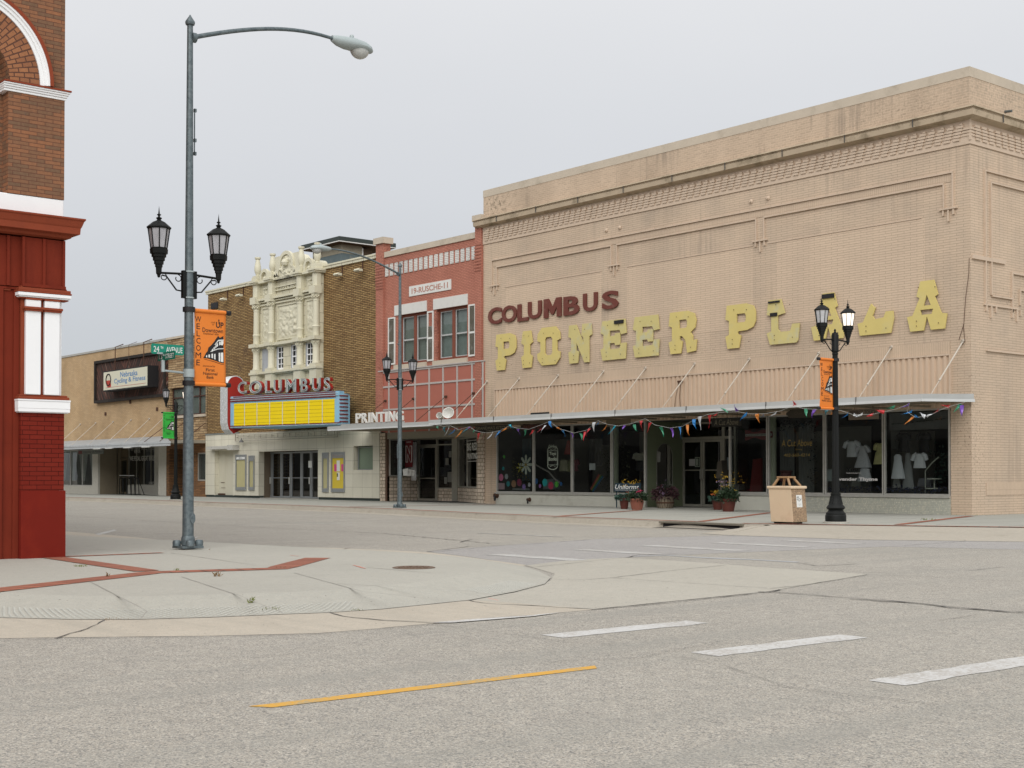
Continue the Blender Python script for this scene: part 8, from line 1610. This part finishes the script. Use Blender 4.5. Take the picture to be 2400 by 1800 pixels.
def flower_cut(px, py, r_, colp, colc, n, label):
    x, z = W(px, py, .15); R = empty('paper_flower', (x, .15, z), 0, label, 'paper flower'); m = M()
    for k in range(n):
        a = 2 * math.pi * k / n; P = [(0, -.0), (.45, -.13), (.85, -.14), (1, 0), (.85, .14), (.45, .13)]; m.prism([(x + r_ * (p[0] * math.cos(a) - p[1] * math.sin(a)), .15, z + r_ * (p[0] * math.sin(a) + p[1] * math.cos(a))) for p in P], (0, .01, 0))
    m.build('petals', colp, R); m = M(); m.lathe([(0, 0), (r_ * .16, 0), (r_ * .14, .02), (0, .03)], (0, 0, 0), 10); m.v = [(x + p[0], .15 - p[2], z + p[1]) for p in m.v]; m.build('centre', colc, R)
flower_cut(1232.5, 1089, .40, plain('daisy_white', (0.46, 0.50, 0.42), .7, bmp=0), m_wgold, 8, 'large white paper daisy hanging in the toy shop window'); flower_cut(1219, 1096, .22, plain('daisy_yellow', (0.30, 0.26, 0.02), .7, bmp=0), m_dec, 6, 'small yellow paper flower left of the white daisy')
for px0, px1, py0, py1, c, lab in ((1168, 1182.5, 1132, 1147, (0.30, 0.20, 0.22), 'pale pink card at the lower left corner of the toy shop window'), (1381, 1395, 1086, 1101.5, (0.40, 0.41, 0.41), 'white notice in the third left window'), (1615, 1629, 1076, 1092, (0.42, 0.42, 0.41), 'white typed notice on the left entrance door'), (1704, 1716, 1072, 1102, (0.20, 0.25, 0.27), 'pale blue poster on the sidelight right of the doors'), (1936, 1956, 1100, 1128, (0.14, 0.16, 0.155), 'grey framed notice on an easel left of the lamp post')):
    Y = YD - .03 if 1600 < px0 < 1720 else .06; m = M(); m.box(wx(px0, Y, py0), wx(px1, Y, py0), Y, Y + .008, wz(px0, py1, Y), wz(px0, py0, Y)); tag(m.build('window_notice', plain('notice_%d' % px0, c, .7, var=.15, scale=12, bmp=0)), lab, 'notice')
m = M(); Y = YD - .03; x0, x1, z0, z1 = wx(1629, Y, 1080), wx(1640, Y, 1080), wz(1630, 1094, Y), wz(1630, 1071.5, Y); frame_rect(m, x0, x1, z0, z1, .018, .006, front(Y)); m.box(x0 + .06, x0 + .09, Y - .01, Y, z0 + .04, z1 - .05); m.box(x0 + .12, x0 + .15, Y - .01, Y, z0 + .04, z1 - .05); tag(m.build('opening_hours_plate', m_dec), 'narrow mint framed opening hours plate beside the door handle', 'plate')
# ---- clothes on display
def garment(name, label, px, py_top, py_bot, w_top, w_bot, mat, sleeves=0.0, yy=.55, waist=None, group='clothes on display in the shop windows'):
    x, zt_ = W(px, py_top, yy); zb_ = wz(px, py_bot, yy); m = M(); n = 20; secs = []
    for i in range(14):
        t_ = i / 13; 
        w_ = w_top * .55 if i == 0 else (w_top + (w_bot - w_top) * max(0, (t_ - .25) / .75) ** .8); 
        if waist and .2 < t_ < .45: w_ *= waist
        secs.append((t_, w_))
    v = []
    for t_, w_ in secs:
        for k in range(n): a = 2 * math.pi * k / n; fold = 1 + .09 * t_ * math.sin(a * 7 + px) ; v.append((x + w_ * fold * math.cos(a), yy + w_ * .42 * fold * math.sin(a), zt_ + (zb_ - zt_) * t_))
    m.add(v, [(i * n + k, i * n + (k + 1) % n, (i + 1) * n + (k + 1) % n, (i + 1) * n + k) for i in range(13) for k in range(n)])
    if sleeves:
        for sg in (-1, 1): m.tube([(x + sg * w_top * .7, yy, zt_ - .03), (x + sg * (w_top + sleeves * .5), yy, zt_ - .07), (x + sg * (w_top + sleeves), yy, zt_ - .20)], .075, 8, .06)
    tag(m.build(name, mat, None, smooth=True), label, 'dress' if 'dress' in name else 'clothes', group)
m_wl = plain('white_lace', (0.46, 0.46, 0.48), .9, var=.25, scale=22, bmp=.3); m_wc = plain('white_cloth', (0.55, 0.56, 0.58), .9, var=.08, scale=8, bmp=.1); m_yc = plain('yellow_gingham', (0.45, 0.42, 0.20), .9, var=.3, scale=9, bmp=.1); m_cor = plain('coral_cloth', (0.30, 0.085, 0.075), .9, var=.15, bmp=.1); m_cr = plain('cream_cloth', (0.26, 0.25, 0.17), .9, var=.15, bmp=.1)
garment('shirt', 'small white child shirt hanging right of the lamp post', 1997, 1034, 1071, .17, .19, m_wc, .12)
garment('lace_dress', 'long white lace dress in the window right of the lamp post', 2022, 1045, 1096, .12, .29, m_wl, .12)
garment('lace_dress', 'white lace skirt standing below the long lace dress', 2027, 1097, 1128, .17, .26, m_wl, 0, yy=.45)
garment('yellow_dress', 'yellow checked child dress beside the last mullion', 2062, 1039, 1088, .11, .22, m_yc, .06, waist=.8)
garment('white_dress', 'long sleeveless white dress in the last window', 2104, 1065, 1122, .13, .22, m_wc, 0)
garment('shirt', 'white child blouse with short sleeves in the last window', 2155, 1063, 1097, .14, .20, m_wc, .10)
garment('black_dress', 'left black velvet dress hanging at the top of the last window', 2118, 1016, 1060, .15, .20, m_ink, .05, yy=.7); garment('black_dress', 'right black velvet dress hanging at the top of the last window', 2165, 1016, 1060, .15, .20, m_ink, .05, yy=.7)
garment('long_veil', 'long sheer grey veil draped beside the white dress', 2128, 1062, 1146, .10, .20, plain('veil', (0.20, 0.205, 0.205), .9), 0, yy=.65)
garment('coral_dress', 'coral pinafore dress hanging in the second left window', 1333, 1032, 1065, .10, .24, m_cor, 0); garment('shorts', 'cream child shorts hanging beside the Toys Books panel', 1321, 1077, 1104, .20, .22, m_cr, 0); garment('checked_top', 'checked yellow top hanging next to the cream shorts', 1335, 1078, 1106, .13, .14, plain('checked', (0.16, 0.16, 0.09), .9, var=.5, scale=20), 0, yy=.6)
garment('red_outfit', 'dim red child outfit in the third left window', 1348, 1077, 1104, .12, .15, plain('dim_red', (0.16, 0.05, 0.06), .9, var=.3), .06)
garment('blouse', 'cream blouse on a dark mannequin in the window left of the entrance', 1499, 1062, 1079, .20, .20, plain('blouse_cream', (0.34, 0.33, 0.28), .9), .1, yy=.9); garment('blouse', 'white blouse in the arched niche beside the doors', 1540, 1058, 1083, .16, .14, plain('blouse_white', (0.34, 0.33, 0.30), .9), 0, yy=1.0)
garment('dark_skirt', 'dark long skirt on the mannequin left of the entrance', 1500, 1080, 1103, .17, .20, m_ink, 0, yy=.9)
m = M(); x0, x1 = wx(1756, 1.0, 1100), wx(1784, 1.0, 1100); m.prism([(x0, 1.0, wz(1756, 1153, 1.0)), (x1, 1.0, wz(1784, 1153, 1.0)), (x1, 1.0, wz(1784, 1074, 1.0)), (x0 + .15, 1.0, wz(1760, 1076, 1.0))], (0, .1, 0)); tag(m.build('red_fabric_roll', plain('red_fabric', (0.11, 0.010, 0.008), .9), None, bevel=.02), 'tall dark red fabric drape under the FABRIC SHOP sign', 'fabric')
m = M(); m.tube([(wx(1253, .4, 1090), .4, wz(1253, 1088, .4)), (wx(1286, .4, 1100), .4, wz(1286, 1106, .4)), (wx(1300, .4, 1120), .4, wz(1300, 1122, .4)), (wx(1313, .4, 1130), .4, wz(1313, 1133, .4))], .035, 6); tag(m.build('grey_drape', plain('grey_drape_cloth', (0.22, 0.21, 0.19), .9)), 'thin grey cord looped across the toy shop display', 'cord')
for i, c in enumerate(((0.26, 0.04, 0.03), (0.24, 0.12, 0.03), (0.03, 0.14, 0.04), (0.02, 0.09, 0.18))):
    a, za = W(1385 + i * 1.5, 1146 - 2 * i + i * 4, .5); b_, zb4_ = W(1404 + i * 3, 1112 + i * 1.5, .5); m = M(); m.tube([(a, .5, za), (b_, .5, zb4_)], .04, 4); tag(m.build('toy_slat', plain('toy_colour_%d' % i, c, .6)), ['red', 'orange', 'green', 'blue'][i] + ' slat of the striped toy leaning in the third left window', 'toy', 'striped toy slats')
m = M(); a, za = W(2190, 1150, .6); m.tube([(a, .6, .55), (a, .6, 1.0)], .02, 6); m.lathe([(.22, 0), (.22, .03), (0, .031)], (a, .6, 1.0), 16); m.lathe([(.22, 0), (.22, .03), (0, .031)], (a - .05, .6, .72), 16); m.tube([(a - .3, .6, .6), (a - .3, .6, 1.25), (a - .05, .6, 1.5), (a + .15, .6, 1.65)], .018, 6); tag(m.build('wire_stand', plain('pale_wire', (0.34, 0.35, 0.29), .6)), 'pale wire plant stand at the right end of the last window', 'stand')
m = M(); a, za = W(1842, 1120, .6); m.lathe([(.17, 0), (.2, .04), (.17, .3), (.22, .34), (.22, .37), (0, .38)], (a, .6, .9), 14); tag(m.build('hat_box', plain('maroon_drum', (0.10, 0.03, 0.03), .7), None, smooth=True), 'maroon round drum standing behind the litter bin inside the window', 'drum')

# soft furnishings and clutter in the displays
def curtain(px0, px1, Y, z0, z1, mat, label, folds=9):
    x0, x1 = wx(px0, Y, 1080), wx(px1, Y, 1080); n = 60; v = [(x0 + (x1 - x0) * i / n, Y + .05 * math.sin(i / n * folds * 6.28), z) for z in (z0, z1) for i in range(n + 1)]
    m = M(); m.add(v, [(i, i + 1, n + 2 + i, n + 1 + i) for i in range(n)]); tag(m.build('curtain', mat, None, smooth=True), label, 'curtain', 'curtains in the shop windows')
m_cur = plain('dim_curtain', (.17, .17, .155), .9, var=.2, bmp=.1)
curtain(1828, 1862, .8, .52, 2.75, m_cur, 'left dim grey curtain behind the gold A Cut Above lettering'); curtain(1872, 1908, .8, .52, 2.75, m_cur, 'right dim grey curtain behind the gold A Cut Above lettering')
curtain(2088, 2110, .9, 1.9, 2.95, m_cur, 'pale curtain swag at the top left of the last window', 4); curtain(1380, 1412, 1.2, 1.5, 2.5, plain('grey_backcloth', (.085, .085, .08), .9), 'dark grey backcloth in the third left window', 3)
curtain(1175, 1245, 1.3, .9, 2.6, plain('blue_grey_backcloth', (.07, .10, .11), .9, var=.4, scale=1.5), 'blue grey backcloth behind the paper daisy', 5)
def garland(pts, Y, label, mat, n=260, sc=.07):
    m = M()
    for _ in range(n):
        t_ = random.random() * (len(pts) - 1); i = int(t_); q = t_ - i; px = pts[i][0] * (1 - q) + pts[i + 1][0] * q; py = pts[i][1] * (1 - q) + pts[i + 1][1] * q; x, z = W(px, py, Y)
        leaves(m, (x + random.gauss(0, sc), Y + random.gauss(0, .05), z + random.gauss(0, sc)), .02, .02, 1, .07)
    tag(m.build('garland', mat, None, fix=False), label, 'garland', 'leafy garlands in the displays')
garland([(1818, 1004), (1850, 994), (1880, 998), (1908, 990), (1906, 1080), (1904, 1140)], .6, 'dark tinsel garland framing the curtained A Cut Above window', plain('dark_tinsel', (.012, .02, .016), .5))
garland([(1440, 1010), (1462, 1060), (1468, 1120), (1452, 1150)], .8, 'speckled leafy branch standing left of the mannequin', plain('speckled_leaf', (.07, .075, .04), .7), 300, .14)
garland([(1402, 1060), (1428, 1075), (1420, 1140), (1430, 1150)], .8, 'dim leafy plant in the third left window', MATS['speckled_leaf'], 160, .12)
garland([(2190, 1060), (2215, 1070), (2210, 1110), (2195, 1130)], 1.0, 'dim green plant at the right end of the last window', plain('dim_green_leaf', (.04, .075, .055), .7), 260, .16)
garland([(1208, 1080), (1206, 1110), (1240, 1120)], .5, 'sprigs of dry yellow flowers below the paper daisy', plain('dry_yellow', (.16, .14, .05), .7), 120, .10)
garland([(1940, 1146), (1990, 1148), (2065, 1146), (2110, 1148), (2180, 1149), (2220, 1147)], .5, 'crumpled dark blue cloth along the floor of the last two windows', plain('navy_cloth', (.03, .035, .075), .8), 420, .05)
for i, (px, py, w_, h_, c) in enumerate(((1730, 1148, .3, .2, (.10, .09, .08)), (1870, 1140, .4, .22, (.17, .15, .1)), (2010, 1140, .4, .3, (.16, .16, .14)), (1690, 1120, .3, .6, (.09, .08, .06)), (1215, 1148, 1.0, .06, (.36, .37, .36)), (1290, 1146, .7, .4, (.13, .14, .15)), (2170, 1140, .5, .26, (.13, .13, .14)), (2105, 1142, .3, .3, (.28, .28, .26)))):
    x, z = W(px, py, .9); z = max(z, .5); m = M(); m.prism([(x - w_ / 2, .8, z - .02), (x + w_ / 2, .8, z - .02), (x + w_ / 2 - .04, .8, z + h_), (x - w_ / 2 + .06, .8, z + h_ * .9)], (0, .3, 0)); tag(m.build('display_box', plain('display_%d' % i, c, .8, var=.2, bmp=0), None, bevel=.02), ['grey box in the fabric shop window', 'low cream box below the right curtain', 'pale box under the lace dress', 'brown crate behind the right entrance door', 'white cloth runner under the paper dots', 'grey toy box beside the grey cord', 'grey box below the white blouse', 'small white stool below the white dress'][i], 'box')

# ================================================================ PENNANT STRING
def pn(sc, ox, oy, l): return [(ox + a / sc, oy + b_ / sc, ox + c / sc, oy + d_ / sc, k) for a, b_, c, d_, k in l]
FL = pn(4.482, 860, 850, [(740, 668, 766, 708, 'g'), (822, 680, 815, 738, 't'), (878, 668, 806, 764, 'w'), (925, 706, 842, 764, 'b'), (990, 708, 926, 802, 'o'), (1050, 684, 1000, 756, 't'), (1082, 674, 1060, 712, 'p'), (1135, 712, 1118, 754, 'g'), (1190, 738, 1148, 820, 'r'), (1255, 738, 1190, 812, 'd'), (1312, 736, 1256, 812, 'w'), (1385, 716, 1350, 792, 'b'), (1460, 688, 1400, 744, 'o')])
FL += pn(6.32, 1100, 960, [(605, 222, 660, 286, 'c'), (735, 292, 742, 384, 'p'), (840, 298, 798, 396, 'g'), (938, 300, 888, 380, 'r'), (1050, 280, 1000, 352, 'd'), (1115, 232, 1072, 344, 'w'), (1196, 170, 1230, 276, 'b'), (1320, 262, 1352, 304, 'o'), (1395, 306, 1405, 402, 'b'), (1508, 344, 1525, 418, 'p'), (1635, 350, 1680, 452, 'g'), (1700, 326, 1706, 462, 'r'), (1780, 280, 1736, 404, 'r'), (1862, 188, 1838, 336, 'w'), (1935, 186, 1820, 278, 'b'), (2042, 220, 1952, 322, 'o'), (2148, 234, 2052, 378, 'c')])
FL += pn(5.82, 1420, 940, [(240, 332, 240, 388, 'p'), (382, 318, 438, 418, 'g'), (490, 270, 496, 402, 'r'), (622, 294, 545, 436, 'r'), (755, 352, 776, 492, 'g'), (886, 366, 916, 502, 'p'), (992, 352, 1042, 508, 'b'), (1102, 322, 1148, 470, 'o'), (1206, 248, 1236, 388, 'b'), (1296, 210, 1284, 396, 'w'), (1425, 192, 1390, 372, 'r'), (1520, 166, 1430, 214, 'r'), (1652, 146, 1562, 86, 'g'), (1780, 140, 1764, 46, 'p'), (1922, 176, 1828, 272, 'b'), (2076, 176, 2086, 302, 'o')])
FL += pn(5.186, 1750, 920, [(228, 262, 170, 296, 'b'), (362, 244, 260, 292, 'w'), (574, 158, 566, 96, 'r'), (704, 192, 746, 302, 'g'), (824, 206, 800, 312, 'p'), (985, 214, 955, 300, 't'), (1058, 244, 990, 272, 'o'), (1240, 254, 1140, 312, 'b'), (1290, 264, 1350, 300, 'w'), (1392, 258, 1332, 302, 'w'), (1530, 264, 1450, 300, 'r'), (1680, 240, 1560, 204, 'r'), (1812, 180, 1660, 192, 'g')])
FL += pn(4.88, 2050, 900, [(402, 230, 284, 272, 'p'), (425, 310, 286, 352, 'b'), (430, 372, 346, 468, 'o'), (442, 362, 542, 392, 'b'), (642, 344, 602, 386, 'w'), (592, 376, 506, 322, 'w'), (742, 294, 660, 332, 'r'), (856, 258, 738, 238, 'r'), (965, 226, 908, 332, 'g'), (986, 240, 1012, 372, 'p')])
PC = {'g': (0.01, 0.17, 0.085), 't': (0.01, 0.10, 0.12), 'w': (0.60, 0.62, 0.64), 'b': (0.01, 0.16, 0.42), 'c': (0.01, 0.32, 0.44), 'o': (0.52, 0.17, 0.02), 'p': (0.12, 0.035, 0.30), 'r': (0.46, 0.015, 0.02), 'd': (0.22, 0.01, 0.02)}
PM = {k: plain('pennant_%s' % {'g': 'green', 't': 'teal', 'w': 'silver', 'b': 'blue', 'c': 'cyan', 'o': 'orange', 'p': 'purple', 'r': 'red', 'd': 'dark_red'}[k], v, .28, .25, var=.35, scale=14, bmp=.2, spec=.7) for k, v in PC.items()}
YB = -2.62
S11 = empty('pennant_string', (-11, YB, 2.9), 0, 'long string of shiny coloured pennants looped along the canopy edge', 'bunting')
stg = [(1009, 994), (1040, 999), (1056, 998), (1075, 1007), (1100, 1000), (1115, 1010), (1140, 1015), (1170, 1010), (1194, 998), (1212, 1004), (1240, 1006), (1270, 995), (1288, 987), (1310, 1004), (1345, 1015), (1375, 1008), (1401, 986), (1425, 995), (1450, 998), (1480, 993), (1512, 981), (1535, 996), (1570, 1003), (1600, 999), (1630, 982), (1660, 971), (1697, 966), (1730, 965), (1755, 970), (1790, 970), (1830, 963), (1858, 951), (1885, 958), (1930, 960), (1970, 962), (2000, 972), (2045, 971), (2100, 959), (2132, 946), (2126, 965), (2145, 978), (2175, 976), (2205, 960), (2235, 950), (2262, 943)]
def P3(px, py, yy=YB): x, z = W(px, py, yy); return (x, yy, z)
m = M(); m.tube([P3(*q) for q in stg], .0045, 4); m.build('string', plain('grey_string', (.45, .45, .43), .8, bmp=0), S11)
for i, (ax, ay, tx, ty, k) in enumerate(FL):
    a, t_ = Vector(P3(ax, ay)), Vector(P3(tx, ty)); d = t_ - a; l = d.length; sd = Vector((1, 0, .05)); wd = .07 if abs(d.normalized().x) < .8 else .05
    perp = sd if abs(d.normalized().dot(sd)) < .8 else Vector((.4, 0, .9)); m = M(); v = []; n = 7
    for j in range(n + 1):
        q = j / n; c = a + d * q + Vector((0, -.05 * math.sin(q * 3 + i) , 0)); ww = wd * (1 - q) * (1 + .15 * math.sin(q * 5 + i)); tw = q * 1.3 * math.sin(i * 1.7); off = perp * ww * math.cos(tw) + Vector((0, 1, 0)) * ww * math.sin(tw) * .8
        v += [tuple(c - off), tuple(c + Vector((0, -.018 * math.sin(q * 6 + i), 0))), tuple(c + off)]
    m.add(v, [(3*j, 3*j+1, 3*j+4, 3*j+3) for j in range(n)] + [(3*j+1, 3*j+2, 3*j+5, 3*j+4) for j in range(n)]); m.build('pennant', PM[k], S11, fix=False)
# a camera can step aside: rest of the block opposite and beyond
